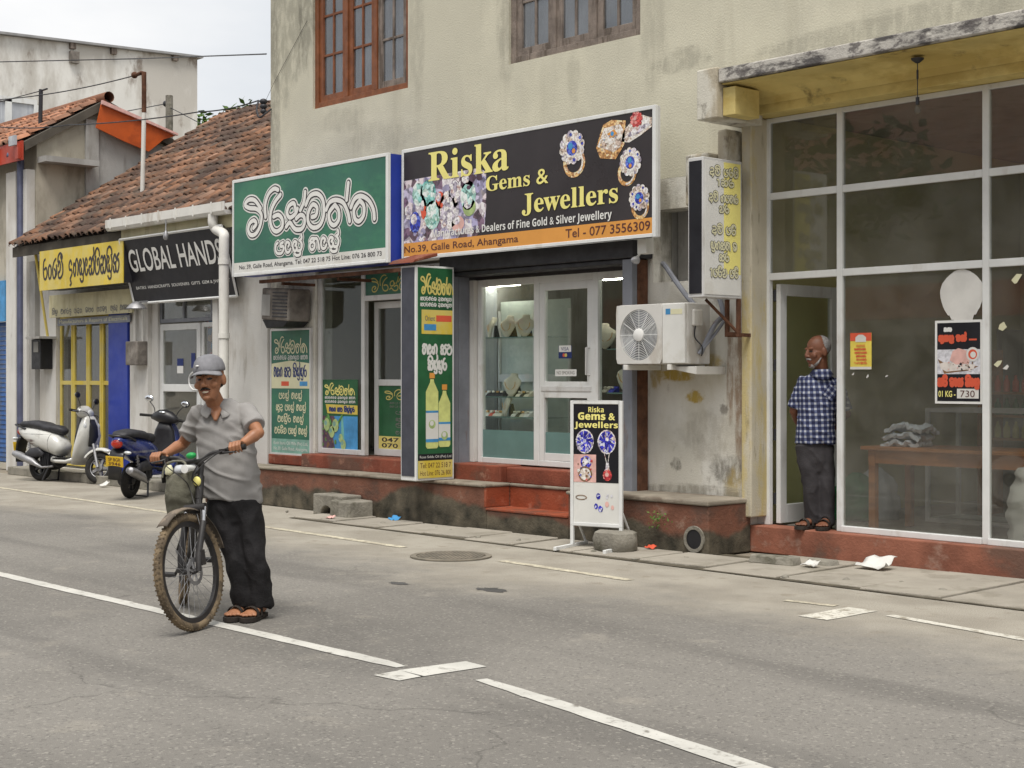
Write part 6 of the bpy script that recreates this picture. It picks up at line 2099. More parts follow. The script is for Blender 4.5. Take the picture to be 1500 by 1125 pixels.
# orange sheet along the rear verge
SX = NX1 + .16
pts = [W(149, 151, X=SX), W(205, 176, X=SX), W(258, 199, X=SX), W(240, 204, X=SX), W(228, 214, X=SX), W(218, 222, X=SX), W(180, 206, X=SX), W(141, 187, X=SX)]
mb = MB(); mb.prism(pts, (-.03, 0, 0)); sh = mb.build('verge_sheet', 'orange_sheet', N_)
pts = [W(148, 147, X=SX), W(259, 196, X=SX), W(259, 199, X=SX), W(148, 153, X=SX)]
mb = MB(); mb.prism(pts, (.05, 0, 0)); mb.build('verge_cap', 'pink_print', N_)

# ------------------------------------------------------------------ big pale building behind
FX = -34.0
H_ = thing('pale_block', 'tall weathered white blank-walled building with a thin metal roof behind the tiled roofs', 'building', (-40, 16, 0))
p0, p1_ = W(0, 45, X=FX), W(289, 80, X=FX)
yE = p1_.y
sl_ = (p1_.z - p0.z) / (p1_.y - p0.y)
zA = p0.z - sl_ * (p0.y - 8.0)
mb = MB(); mb.prism([(FX, 8.0, 0), (FX, 8.0, zA - .1), (FX, yE, p1_.z - .1), (FX, yE, 0)], (-9, 0, 0)); mb.build('wall', 'far_wall', H_)
mb = MB(); mb.prism([(FX + .14, 7.8, zA - .095), (FX + .14, 7.8, zA - .04), (FX + .14, yE + .1, p1_.z - .04), (FX + .14, yE + .1, p1_.z - .095)], (-9.3, 0, 0)); mb.build('roof', 'roof_sheet', H_)
mb = MB()
for px, py in ((105, 60), (165, 68), (255, 78)):
    q = W(px, py, X=FX); mb.box(FX + .001, FX + .1, q.y - .07, q.y + .07, q.z - .2, q.z - .02)
mb.build('rafter', 'wood_grey', H_)
a, b = W(-60, 188, X=FX), W(52, 151, X=FX)
mb = MB(); T = Matrix(((0, 1, 0, FX), (1, 0, 0, 0), (0, 0, 1, 0), (0, 0, 0, 1)))
mb.box(FX + .001, FX + .06, a.y, b.y, a.z, b.z, 0)
q = W(10, 170, X=FX); mb.box(FX + .061, FX + .10, q.y - .08, q.y + .08, a.z, b.z, 1)
mb.box(FX + .061, FX + .10, a.y, b.y, b.z - .06, b.z + .06, 1); mb.box(FX + .061, FX + .10, b.y - .08, b.y + .05, a.z, b.z - .061, 1)
mb.build('window', ['curtain', 'alu_white'], H_)
mb = MB(); q = W(107, 84, X=FX); mb.box(FX + .001, FX + .12, q.y - .11, q.y + .11, q.z - .15, q.z + .13); mb.build('vent', 'grime', H_)

# ------------------------------------------------------------------ poles, wires, insulators
q = W(208, 298, Y=10.9); top = W(211, 106, Y=10.9)
t = thing('service_pole', 'white pipe pole with a rusty bent top carrying a wire above the tiled roof', 'pole', q)
mb = MB(); mb.tube([q - Vector((0, 0, .1)), W(210, 220, Y=10.9), W(211, 165, Y=10.9)], .033, 10); mb.build('pipe', 'pvc', t, smooth=True)
mb = MB(); mb.tube([W(211, 165, Y=10.9), top, W(207, 107, Y=10.9)], .035, 10); mb.tube([W(207, 107, Y=10.9), W(196, 111, Y=10.9)], .028, 8); mb.ball(W(197, 110, Y=10.9), .05); mb.build('top_arm', 'rust', t, smooth=True)
q = W(59, 180, Y=10.6)
t = thing('roof_stub_pole', 'short dark stub pole standing on the orange tiled roof', 'pole', q)
mb = MB(); mb.tube([W(59, 182, Y=10.6), W(60, 131, Y=10.6)], .035, 8); mb.tube([W(60, 133, Y=10.6), W(69, 130, Y=10.6)], .015, 6); mb.build('pipe', 'dark_metal', t, smooth=True)
q = W(247, 190, Y=13.2)
t = thing('roof_post', 'grey post standing behind the roof ridge in front of the pale building', 'pole', q)
mb = MB(); mb.tube([W(248, 205, Y=14.5), W(248, 140, Y=14.5)], .07, 6); mb.build('post', 'concrete', t)
mb = MB(); mb.ball(W(243, 152, Y=14.5), .06); mb.build('insulator', 'dark_metal', t, smooth=True)


def wire(pts, r, lab, sag=.0, m='dark_metal'):
    mb = MB()
    P = []
    for a, b in zip(pts, pts[1:]):
        for k in range(13):
            u = k / 12
            P.append(a.lerp(b, u) - Vector((0, 0, sag * 4 * u * (1 - u))))
    mb.tube(P, r, 5)
    return tag(mb.build('power_cable', m, smooth=True), lab, 'cable')


wire([W(-60, 92, D=32), W(200, 86, D=30), W(390, 79, D=22)], .011, 'uppermost thin power cable crossing the sky to the cream building')
wire([W(-60, 155, Y=9.6), W(0, 146, Y=10.1), W(196, 111, Y=10.9)], .009, 'power cable running from the bent white pole off to the left', .05)
wire([W(60, 133, Y=10.6), W(-60, 165, Y=9.6)], .008, 'thin cable leaving the short stub pole to the left')
wire([W(0, 186, Y=9.8), W(100, 183, Y=9.9), W(290, 164, Y=9.9), W(379, 147, Y=10.1)], .009, 'long power cable over the tiled roof ending at the wall insulator', .03)
wire([W(243, 152, Y=14.5), W(185, 163, Y=13.0)], .009, 'short cable from the grey roof post to the orange sheet')
wire([W(250, 158, Y=14.5), W(330, 200, Y=13.5)], .009, 'slanting stay wire from the grey roof post down to the tiled roof')
t = thing('wall_insulator', 'dark insulator with looped cable on the corner of the cream wall', 'insulator', W(384, 157, Y=10.1))
mb = MB()
c = W(386, 157, Y=10.1)
for k in range(3): mb.ball(c + Vector((0, 0, .07 - .06 * k)), .05 - .005 * k, None, .035)
mb.build('insulator', 'dark_metal', t, smooth=True)
mb = MB(); mb.tube(crom([tuple(W(379, 147, Y=10.1)), tuple(W(376, 160, Y=10.05)), tuple(W(380, 172, Y=10.05)), tuple(W(390, 165, Y=10.1)), tuple(W(397, 160, Y=10.19))], 6), .012, 6)
mb.tube([W(388, 150, Y=10.1), W(402, 120, Y=10.19), W(450, 30, Y=10.19)], .0025, 5)
mb.build('cable_loop', 'dark_metal', t, smooth=True)

# ------------------------------------------------------------------ the tree tops behind the roofs
def tree(c, h, rad, label, seed, nl=900, leaf=.22):
    rnd = random.Random(seed)
    t = thing('tree', label, 'tree', (c[0], c[1], 0))
    mb = MB()
    trunk = [(c[0], c[1], 0), (c[0] + .2, c[1], h * .3), (c[0] - .1, c[1] + .1, h * .6), (c[0], c[1], h * .8)]
    mb.tube(trunk, [.22, .17, .13, .07], 8)
    limbs = []
    for k in range(9):
        a = 2 * PI * k / 9 + rnd.random()
        e = Vector((c[0] + rad * .75 * math.cos(a), c[1] + rad * .75 * math.sin(a), h * rnd.uniform(.68, 1.0)))
        s = Vector((c[0], c[1], h * rnd.uniform(.45, .7)))
        mb.tube([s, s.lerp(e, .5) + Vector((0, 0, .15)), e], [.07, .045, .02], 6)
        limbs.append((s, e))
    mb.build('trunk', 'bark', t, smooth=True)
    mb = MB()
    cl = [(Vector((c[0], c[1], h * .9)), rad * .5)] + [(e, rad * rnd.uniform(.3, .5)) for s, e in limbs]
    for i in range(nl):
        q, r = rnd.choice(cl)
        d = Vector((rnd.gauss(0, 1), rnd.gauss(0, 1), rnd.gauss(0, .8)))
        p = q + d.normalized() * r * rnd.random() ** .5
        u = Vector((rnd.gauss(0, 1), rnd.gauss(0, 1), rnd.gauss(0, .6))).normalized()
        v = u.orthogonal().normalized()
        s = leaf * rnd.uniform(.5, 1.2)
        mb.add([p - u * s * .5, p + v * s * .2, p + u * s * .5, p - v * s * .2], [(0, 1, 2, 3)])
    mb.build('crown', 'leaf', t, weld=False, fix=False)


tp = W(332, 180, Y=26)
tree((tp.x, 26.2), tp.z + .35, 1.8, 'green leafy tree top just showing above the weathered tiled roof', 3, 1500, .35)
# ------------------------------------------------------------------ scooters
mat('scoot_white', (.56, .56, .53), .35, .05, 3, spec=.5, coat=.4, stain=((.30, .28, .24), .5, (5, 5, 5), .60), spots=[((-.14, -.17, .575), (.24, .3, .030), (.06, .025, .03), .9, .3), ((-.12, -.17, .535), (.20, .3, .012), (.16, .06, .04), .8, .3), ((.33, -.17, .52), (.008, .4, .30), (.05, .05, .05), .9, .1), ((.05, -.17, .67), (.42, .3, .006), (.08, .08, .08), .9, .1)])
mat('scoot_blue', (.012, .028, .17), .3, .2, 3, spec=.5, coat=.5, stain=((.06, .065, .09), .4, (4, 4, 4), .58), spots=[((.33, -.17, .52), (.008, .4, .30), (.005, .005, .008), .9, .1), ((.0, -.17, .60), (.40, .3, .018), (.35, .36, .38), .8, .15), ((-.1, -.17, .52), (.3, .3, .03), (.008, .008, .01), .9, .2)])
mat('scoot_black', (.016, .016, .019), .38, .3, 4, spec=.5)
mat('seat_vinyl', (.035, .035, .04), .55, .2, 8)
mat('lens_red', (.45, .03, .015), .2, .15, 10, spec=.6)
mat('lens_amber', (.55, .20, .03), .2, .15, 10, spec=.6)
mat('lens_clear', (.55, .57, .58), .12, .1, 10, spec=.7)
mat('mirror', (.75, .78, .82), .08, .03, 5, metal=1.)
mat('plate_yellow', (.66, .43, .03), .5, .06, 8)


def scooter(label, loc, rz, roll, body, accent, steer, plate, scale=1.0, chrome_mirror=False):
    t = thing('motor_scooter', label, 'scooter', loc, local=True)
    t.rotation_euler = (roll, 0, rz)
    t.scale = (scale,) * 3
    WB, Rw = 1.24, .225
    ST = Matrix.Translation((1.10, 0, .6)) @ Matrix.Rotation(steer, 4, Vector((-.36, 0, .93))) @ Matrix.Translation((-1.10, 0, -.6))
    for nm, xx, T in (('rear_wheel', 0, None), ('front_wheel', WB, ST)):
        mb = MB(T); mb.torus((xx, 0, Rw), .172, .053, 'y', 36, 12, rw=.048)
        w = mb.build(nm, 'rubber', t, smooth='all')
        mb = MB(T)
        mb.lathe([(.128, -.030), (.140, -.034), (.140, .034), (.128, .030)], (xx, 0, Rw), 'y', 32)
        mb.lathe([(.001, -.045), (.05, -.042), (.055, 0), (.05, .042), (.001, .045)], (xx, 0, Rw), 'y', 20)
        for k in range(5):
            a = 2 * PI * k / 5
            c, s = math.cos(a), math.sin(a); c2, s2 = -s, c
            mb.hexa([(xx + .045 * c + o * c2, y, Rw + .045 * s + o * s2) if lv == 0 else (xx + .13 * c + o * .6 * c2, y, Rw + .13 * s + o * .6 * s2) for lv in (0, 1) for o, y in ((-.022, -.02), (.022, -.02), (.022, .02), (-.022, .02))])
        mb.build('rim', 'alu_dull' if nm == 'front_wheel' else 'scoot_black', w, smooth=True)
    # bodywork
    mb = MB()
    mb.loft([((x, 0, z), hw, hh, (0, 1, 0)) for x, z, hw, hh in ((-.46, .745, .05, .03), (-.40, .725, .09, .06), (-.28, .69, .135, .10), (-.05, .63, .168, .145), (.18, .585, .185, .165), (.36, .53, .175, .155), (.46, .46, .14, .12), (.50, .42, .10, .08))], 24, sq=.85)
    mb.build('rear_body', body, t, smooth='all')
    mb = MB()
    mb.loft([((x, 0, z), hw, hh, (0, 1, 0)) for x, z, hw, hh in ((-.42, .80, .07, .02), (-.34, .812, .115, .045), (-.10, .815, .14, .058), (.10, .79, .145, .062), (.20, .76, .14, .062), (.40, .745, .115, .06), (.48, .715, .07, .05), (.50, .70, .03, .03))], 20, sq=.8)
    mb.build('seat', 'seat_vinyl', t, smooth='all')
    mb = MB()
    mb.tube(crom([(-.20, .13, .74), (-.40, .12, .79), (-.50, .06, .80), (-.50, -.06, .80), (-.40, -.12, .79), (-.20, -.13, .74)], 5), .014, 8)
    mb.build('grab_rail', 'scoot_black', t, smooth=True)
    mb = MB()
    mb.loft([((x, 0, z), hw, hh, (0, 1, 0)) for x, z, hw, hh in ((.38, .32, .15, .05), (.50, .30, .17, .035), (.70, .30, .18, .03), (.84, .33, .19, .035))], 16, sq=.6)
    mb.build('floorboard', body, t, smooth='all')
    mb = MB()
    mb.loft([((x, 0, z), hw, hh, (0, 1, 0)) for x, z, hw, hh in ((.80, .27, .15, .03), (.88, .38, .19, .05), (.94, .52, .21, .07), (.985, .68, .195, .085), (.985, .82, .155, .08), (.965, .92, .10, .06), (.95, .96, .06, .04))], 24, sq=.75)
    mb.build('leg_shield', body, t, smooth='all')
    mb = MB()
    mb.loft([((x, 0, z), hw, hh, (0, 1, 0)) for x, z, hw, hh in ((.80, .36, .10, .02), (.855, .48, .15, .03), (.89, .66, .16, .045), (.90, .82, .13, .05), (.89, .92, .08, .04))], 16, sq=.7)
    mb.build('inner_panel', accent, t, smooth='all')
    mb = MB(ST)
    mb.lathe([(.235, -.075), (.262, -.068), (.282, -.04), (.288, 0), (.282, .04), (.262, .068), (.235, .075)], (WB, 0, Rw), 'y', 26, a0=R(8), a1=R(152))
    f = mb.build('front_mudguard', body, t, smooth='all')
    f.modifiers.new('s', 'SOLIDIFY').thickness = .006
    mb = MB(ST)
    for s in (-1, 1): mb.tube([(WB, s * .075, Rw), (1.12, s * .06, .55)], [.022, .02], 8)
    mb.build('fork', 'alu_dull', t, smooth=True)
    # headset
    mb = MB(ST)
    mb.loft([((.90, y, 1.0 - .35 * abs(y) ** 1.5), hx, hz, (1, 0, 0)) for y, hx, hz in ((-.20, .03, .03), (-.15, .055, .055), (-.08, .09, .085), (0, .10, .095), (.08, .09, .085), (.15, .055, .055), (.20, .03, .03))], 18)
    mb.build('handlebar_cowl', body if body == 'scoot_white' else 'scoot_black', t, smooth='all')
    mb = MB(ST); mb.ball((.985, 0, .985), .035, .085, .055, 18, 12); mb.build('headlight', 'lens_clear', t, smooth='all')
    for s in (-1, 1):
        mb = MB(ST); mb.tube([(.90, s * .19, .985), (.86, s * .36, .975)], .019, 10); mb.build('grip', 'rubber', t, smooth=True)
        mb = MB(ST); mb.tube(crom([(.92, s * .18, .99), (.94, s * .24, .98), (.91, s * .36, .965)], 5), .007, 6); mb.build('brake_lever', 'alu_dull', t, smooth=True)
        mb = MB(ST); mb.tube(crom([(.90, s * .16, 1.01), (.91, s * .19, 1.09), (.90, s * .27, 1.17)], 5), .006, 6)
        m_ = mb.build('mirror', 'scoot_black', t, smooth=True)
        mb = MB(ST); mb.ball((.905, s * .28, 1.20), .022, .068, .045, 16, 10); mb.build('mirror_shell', 'mirror' if chrome_mirror and s > 0 else 'scoot_black', m_, smooth='all')
        mb = MB(ST); mb.ball((.893, s * .28, 1.20), .014, .058, .036, 16, 10); mb.build('mirror_glass', 'mirror', m_, smooth='all')
        mb = MB(); mb.ball((1.03, s * .115, .80), .025, .035, .05, 12, 8); mb.build('front_indicator', 'lens_clear', t, smooth='all')
    mb = MB(ST); mb.ball((.845, 0, 1.055), .045, .06, .02, 14, 8); mb.build('dashboard', 'mirror' if chrome_mirror else 'scoot_black', t, smooth='all')
    # tail
    mb = MB(); mb.ball((-.44, 0, .70), .045, .075, .055, 16, 10); mb.build('tail_light', 'lens_red', t, smooth='all')
    for s in (-1, 1):
        mb = MB(); mb.ball((-.41, s * .135, .60), .028, .05, .022, 12, 8); mb.build('rear_indicator', 'lens_clear', t, smooth='all')
    mb = MB()
    mb.loft([((x, 0, z), hw, hh, (0, 1, 0)) for x, z, hw, hh in ((-.36, .62, .10, .03), (-.42, .56, .10, .02), (-.45, .42, .09, .015), (-.44, .26, .085, .012))], 12, sq=.5)
    mb.build('rear_mudguard', 'scoot_black', t, smooth='all')
    T = Matrix.Translation((-.47, 0, .485)) @ Matrix.Rotation(R(-12), 4, 'Y')
    mb = MB(T); mb.box(-.004, .002, -.115, .115, -.065, .065); pl = mb.build('number_plate', 'plate_yellow', t, bevel=.004)
    bd = Board(T @ Vector((-.0045, .105, .055)), T.to_3x3() @ Vector((0, -.21, 0)), T.to_3x3() @ Vector((0, 0, -.11)), T.to_3x3() @ Vector((-1, 0, 0)))
    mb = MB()
    for k, row in enumerate(plate): bd.text(mb, row, .12, .08 + k * .48, .88, .46 + k * .48, .001, 0, off=.01)
    mb.build('lettering', 'letter_brown', pl, fix=False)
    # engine, exhaust, stand
    mb = MB()
    mb.loft([((x, .09, z), .05, hh, (0, 1, 0)) for x, z, hh in ((-.08, .225, .07), (.05, .24, .09), (.25, .27, .10), (.40, .28, .06))], 12)
    mb.loft([((x, -.02, z), .09, hh, (0, 1, 0)) for x, z, hh in ((.10, .36, .10), (.28, .33, .12), (.42, .30, .08))], 12)
    for k in range(5): mb.box(.14 + k * .04, .155 + k * .04, -.135, -.09, .24, .40)
    mb.build('engine', 'scoot_black', t, smooth=True)
    mb = MB()
    mb.loft([((x, y, z), r, r * .9, (0, 1, 0)) for x, y, z, r in ((.36, -.08, .22, .016), (.18, -.13, .20, .018), (.08, -.145, .24, .035), (0, -.15, .28, .058), (-.28, -.16, .36, .062), (-.38, -.16, .385, .05), (-.40, -.16, .39, .02))], 16)
    mb.build('exhaust', 'alu_dull', t, smooth=True)
    mb = MB()
    for s in (-1, 1): mb.tube([(.30, s * .09, .24), (.22, s * .14, .02)], .013, 6)
    mb.tube([(.22, -.14, .02), (.22, .14, .02)], .010, 6)
    mb.build('stand', 'scoot_black', t, smooth=True)
    for s in (-1, 1):                                  # rear spring, foot peg
        mb = MB(); mb.tube([(-.02, s * .125, .24), (-.12, s * .125, .56)], .012, 8)
        mb.tube([(-.03 - .09 * k / 40 + .0, s * .125 + .026 * math.sin(k * 1.05), .27 + .25 * k / 40 + .026 * math.cos(k * 1.05) * .3) for k in range(41)], .006, 5)
        mb.build('shock_absorber', 'alu_dull', t, smooth=True)
    mb = MB()
    mb.box(.42, .80, -.172, .172, .338, .346)
    for k in range(5): mb.box(.45, .78, -.13 + k * .06, -.115 + k * .06, .3465, .352)
    mb.build('floor_mat', 'rubber', t, bevel=.003)
    mb = MB(ST)
    for s in (-1, 1): mb.tube(crom([(.93, s * .20, .99), (1.02, s * .17, .97), (1.04, s * .08, .88), (1.05, s * .05, .70)], 5), .005, 5)
    mb.tube(crom([(1.13, .085, .50), (1.20, .10, .36), (1.24, .08, .24)], 5), .005, 5)
    mb.build('cables', 'rubber', t, smooth=True)
    mb = MB()
    mb.loft([((x, 0, z), hw, hh, (0, 1, 0)) for x, z, hw, hh in ((1.035, .52, .05, .012), (1.085, .66, .085, .012), (1.072, .80, .075, .012), (1.04, .90, .045, .01))], 12)
    mb.build('front_trim', 'scoot_black', t, smooth='all')
    mb = MB(); mb.loft([((x, -.15, z), .03, hh, (0, 1, 0)) for x, z, hh in ((-.15, .36, .03), (-.05, .40, .065), (.10, .42, .07), (.22, .38, .03))], 12); mb.build('filter_box', 'seat_vinyl', t, smooth='all')
    return t


hw_ = R(15)
fx_, fy_ = -19.42, 9.86
scooter('white motor scooter with black seat, parked side on before the yellow doors', (fx_ - 1.24 * math.cos(hw_), fy_ - 1.24 * math.sin(hw_), .0), hw_, R(-3), 'scoot_white', 'seat_vinyl', R(22), ('WP', '4821'), 1.0)
scooter('dark blue and black motor scooter with a yellow number plate, parked tail towards the road', (-16.90, 8.98, .0), R(126), R(4), 'scoot_blue', 'scoot_black', R(-10), ('SP BGR', '3946'), .99, True)

# ------------------------------------------------------------------ bicycle
mat('tyre_dusty', (.105, .08, .054), .9, .25, 14, .5, 120, stain=((.24, .18, .11), .8, (9, 9, 9), .5))
mat('bike_dark', (.028, .026, .026), .45, .3, 8, spec=.45)
mat('guard_dusty', (.09, .075, .06), .8, .3, 8, stain=((.25, .20, .15), .7, (7, 7, 7), .52))
mat('bag_canvas', (.145, .14, .105), .9, .2, 6, .3, 120, stain=((.24, .23, .19), .6, (6, 6, 6), .55))
mat('green_plastic', (.02, .28, .07), .4, .15, 6)
BK = W(277, 924, Z=0)
hd = math.atan2(-.466, .884)
BM = Matrix.Translation((BK.x, BK.y, 0)) @ Matrix.Rotation(hd, 4, 'Z') @ Matrix.Rotation(R(-5), 4, 'X')
bike = thing('bicycle', 'dusty black mountain bicycle with tan tyres, front wheel turned, pushed along the centre line', 'bicycle', (BK.x, BK.y, 0), local=True)
bike.matrix_world = BM
bike.rotation_euler = BM.to_euler()
bike.location = BM.translation
RW = .348
AX = Vector((-.342, 0, .94))
PA = Vector((-.048, 0, RW))
SM = Matrix.Translation(PA) @ Matrix.Rotation(R(-37), 4, AX) @ Matrix.Translation(-PA)


def ap(z, f=0., y=0.):
    """point on (or f ahead of) the steering axis at height z"""
    p = PA + AX * ((z - RW) / AX.z)
    return p + Vector((f * .94, y, f * .342))


for nm, xx, T in (('front_wheel', 0, SM), ('rear_wheel', -1.08, None)):
    mb = MB(T); mb.torus((xx, 0, RW), .3215, .0255, 'y', 64, 12)
    for k in range(72):                                # tread knobs
        a = 2 * PI * k / 72
        for y, da in ((-.017, 0), (.017, .04), (0, .02)):
            c, s = math.cos(a + da), math.sin(a + da)
            r0 = .3215 + math.sqrt(.0255 ** 2 - y * y) - .003
            q = [(xx + (r0 + h) * math.cos(a + da + o), y + e, RW + (r0 + h) * math.sin(a + da + o)) for h in (0, .006) for o, e in ((-.013, -.006), (.013, -.006), (.013, .006), (-.013, .006))]
            mb.hexa(q)
    w = mb.build('wheel' if False else nm, 'tyre_dusty', bike, smooth=True)
    mb = MB(T); mb.lathe([(.296, -.012), (.300, -.014), (.272, -.012), (.268, 0), (.272, .012), (.300, .014), (.296, .012)], (xx, 0, RW), 'y', 64); mb.build('rim', 'bike_dark', w, smooth=True)
    mb = MB(T)
    for k in range(28):
        a = 2 * PI * k / 28
        b = a + (.5 if k % 2 else -.5)
        s = .026 if k % 4 < 2 else -.026
        mb.tube([(xx + .022 * math.cos(b), s, RW + .022 * math.sin(b)), (xx + .27 * math.cos(a), 0, RW + .27 * math.sin(a))], .0015, 4)
    mb.build('spokes', 'alu_dull', w)
    mb = MB(T); mb.lathe([(.001, -.055), (.012, -.05), (.018, -.03), (.014, 0), (.018, .03), (.012, .05), (.001, .055)], (xx, 0, RW), 'y', 16); mb.build('hub', 'bike_dark', w, smooth=True)
    mb = MB(T)
    n = 32
    for k in range(n):
        a0, a1 = 2 * PI * k / n, 2 * PI * (k + 1) / n
        r0 = .080 + .004 * (k % 2)
        for r1_, r2_ in ((.058, r0),):
            q = [(xx + r * math.cos(a), y, RW + r * math.sin(a)) for y in (.036, .038) for r, a in ((r1_, a0), (r2_, a0), (r2_, a1), (r1_, a1))]
            mb.hexa(q)
    for k in range(6):
        a = 2 * PI * k / 6
        mb.tube([(xx + .02 * math.cos(a), .037, RW + .02 * math.sin(a)), (xx + .06 * math.cos(a + .3), .037, RW + .06 * math.sin(a + .3))], .004, 5)
    mb.build('brake_disc', 'alu_dull', w)
# fork with suspension legs
mb = MB(SM)
for s in (-1, 1):
    mb.tube([(0, s * .062, RW), (-.020, s * .062, RW + .09), tuple(ap(.62, .03, s * .062))], [.016, .020, .021], 10)
mb.loft([(ap(.70, .03, y), .022, .03) for y in (-.072, -.03, .03, .072)], 12)
mb.tube([ap(.70), ap(.78)], .02, 10)
mb.box(-.062, -.02, .045, .082, RW + .03, RW + .12)
fk = mb.build('fork', 'bike_dark', bike, smooth=True)
mb = MB(SM)
for s in (-1, 1): mb.tube([ap(.60, .03, s * .062), ap(.705, .03, s * .062)], .0155, 10)
mb.build('stanchions', 'chrome', fk, smooth=True)
# frame
mb = MB()
mb.tube([ap(.765), ap(.90)], .024, 12)
hl, hu = ap(.79), ap(.875)
BB = Vector((-.655, 0, .295)); STp = Vector((-.815, 0, .72))
mb.tube([hl, hl.lerp(BB, .15), BB], [.022, .026, .023], 12)
mb.tube([hu, STp + Vector((.02, 0, -.04))], [.019, .017], 12)
mb.tube([BB, STp], .017, 12)
mb.tube([BB + Vector((0, -.035, 0)), BB + Vector((0, .035, 0))], .024, 12)
for s in (-1, 1):
    mb.tube([BB + Vector((-.02, s * .02, 0)), (-1.08, s * .065, RW)], .010, 8)
    mb.tube([STp + Vector((.01, s * .015, -.06)), (-1.08, s * .065, RW)], .008, 8)
mb.build('frame', 'bike_dark', bike, smooth=True)
mb = MB(); mb.tube([STp, STp + Vector((-.06, 0, .16))], .013, 10); mb.build('seat_post', 'alu_dull', bike, smooth=True)
mb = MB()
c = STp + Vector((-.06, 0, .17))
mb.loft([(c + Vector((x, 0, z)), hw, hh, (0, 1, 0)) for x, z, hw, hh in ((-.13, .02, .05, .02), (-.11, .025, .075, .03), (-.04, .02, .065, .03), (.04, .01, .03, .025), (.13, .01, .018, .018), (.15, .005, .01, .01))], 14)
mb.build('saddle', 'seat_vinyl', bike, smooth='all')
# handlebar group
HBZ = 1.025
stem = ap(.97, .075)
mb = MB(SM)
mb.tube([ap(.90), ap(.985)], .018, 10); mb.tube([ap(.965), stem], .017, 10)
mb.build('stem', 'bike_dark', bike, smooth=True)
barL = [(stem + Vector((dx_, y, dz_))) for y, dx_, dz_ in ((-.335, -.045, .045), (-.20, -.025, .038), (-.12, -.005, .03), (-.05, 0, 0), (.05, 0, 0), (.12, -.005, .03), (.20, -.025, .038), (.335, -.045, .045))]
mb = MB(SM); mb.tube(crom([tuple(q) for q in barL], 5), .013, 10); mb.build('handlebar', 'bike_dark', bike, smooth=True)
GR = {}
for s in (-1, 1):
    a, b = (barL[0], barL[1]) if s < 0 else (barL[7], barL[6])
    g0_, g1_ = a, a.lerp(b, .85)
    mb = MB(SM); mb.tube([g0_, g1_], .0175, 12); mb.build('grip', 'rubber', bike, smooth=True)
    mb = MB(SM)
    c = a.lerp(b, 1.0)
    mb.box(c.x - .012, c.x + .03, c.y - .02, c.y + .02, c.z - .02, c.z + .012)
    mb.tube(crom([tuple(c + Vector((.025, 0, -.005))), tuple(c + Vector((.05, s * .03, -.012))), tuple(a.lerp(b, .30) + Vector((.055, 0, -.02)))], 5), .006, 6)
    mb.build('brake_lever', 'bike_dark', bike, smooth=True)
    GR[s] = (BM @ (SM @ a), BM @ (SM @ a.lerp(b, .85)), (BM.to_3x3() @ (SM.to_3x3() @ Vector((1, 0, .25)))).normalized())
mb = MB(SM); c = stem + Vector((.03, .0, .035)); mb.ball(c, .026, .034, .02, 14, 8); mb.build('bell', 'green_plastic', bike, smooth='all')
mb = MB(SM); c = stem + Vector((.055, -.01, -.04)); mb.lathe([(.001, -.05), (.017, -.05), (.02, .0), (.026, .05), (.001, .051)], c, 'x', 14); mb.build('front_lamp', 'white', bike, smooth=True)
mb = MB(SM); c = ap(.86, .034); mb.ball(c, .012, .028, .03, 12, 8); mb.build('reflector', 'letter_yellow', bike, smooth='all')
mb = MB(SM)
for s, o in ((-1, .12), (1, .12), (1, .05)):
    q = barL[1] if s < 0 else barL[6]
    mb.tube(crom([tuple(q + Vector((.03, 0, 0))), tuple(stem + Vector((o, s * .12, -.01))), tuple(stem + Vector((.10, s * .03, -.10))), tuple(ap(.80, .05, s * .03)), tuple(ap(.55, .05, .07))], 6), .0035, 5)
mb.build('brake_cable', 'bike_dark', bike, smooth=True)
mb = MB(SM)
mb.lathe([(.370, -.036), (.379, -.024), (.382, 0), (.379, .024), (.370, .036)], (0, 0, RW), 'y', 26, a0=R(52), a1=R(165))
f = mb.build('mudguard', 'guard_dusty', bike, smooth='all'); f.modifiers.new('s', 'SOLIDIFY').thickness = .004
mb = MB()
mb.lathe([(.370, -.036), (.379, -.024), (.382, 0), (.379, .024), (.370, .036)], (-1.08, 0, RW), 'y', 26, a0=R(30), a1=R(170))
f = mb.build('mudguard', 'guard_dusty', bike, smooth='all'); f.modifiers.new('s', 'SOLIDIFY').thickness = .004
# cranks
mb = MB()
mb.lathe([(.07, -.052), (.098, -.052), (.098, -.046), (.07, -.046)], BB, 'y', 28)
for k in range(4):
    a = 2 * PI * k / 4 + .4; mb.tube([BB + Vector((0, -.05, 0)), BB + Vector((.08 * math.cos(a), -.05, .08 * math.sin(a)))], .007, 6)
ca_ = R(205)
cv = Vector((math.cos(ca_), 0, math.sin(ca_))) * .17
for s in (-1, 1): mb.tube([BB + Vector((0, s * .06, 0)), BB + cv * -s + Vector((0, s * .075, 0))], .010, 8)
mb.build('crankset', 'bike_dark', bike, smooth=True)
for s in (-1, 1):
    c = BB + cv * -s + Vector((0, s * .12, 0))
    mb = MB(); mb.box(c.x - .045, c.x + .045, c.y - .05, c.y + .05, c.z - .012, c.z + .012); mb.build('pedal', 'bike_dark', bike, bevel=.005)
mb = MB()
for z in (.095, -.095): mb.tube([BB + Vector((0, -.049, z)), (-1.08, -.045, RW + z * .5)], .005, 5)
mb.lathe([(.03, -.05), (.05, -.045), (.03, -.03)], (-1.08, 0, RW), 'y', 16)
mb.build('chain', 'rust', bike, smooth=True)
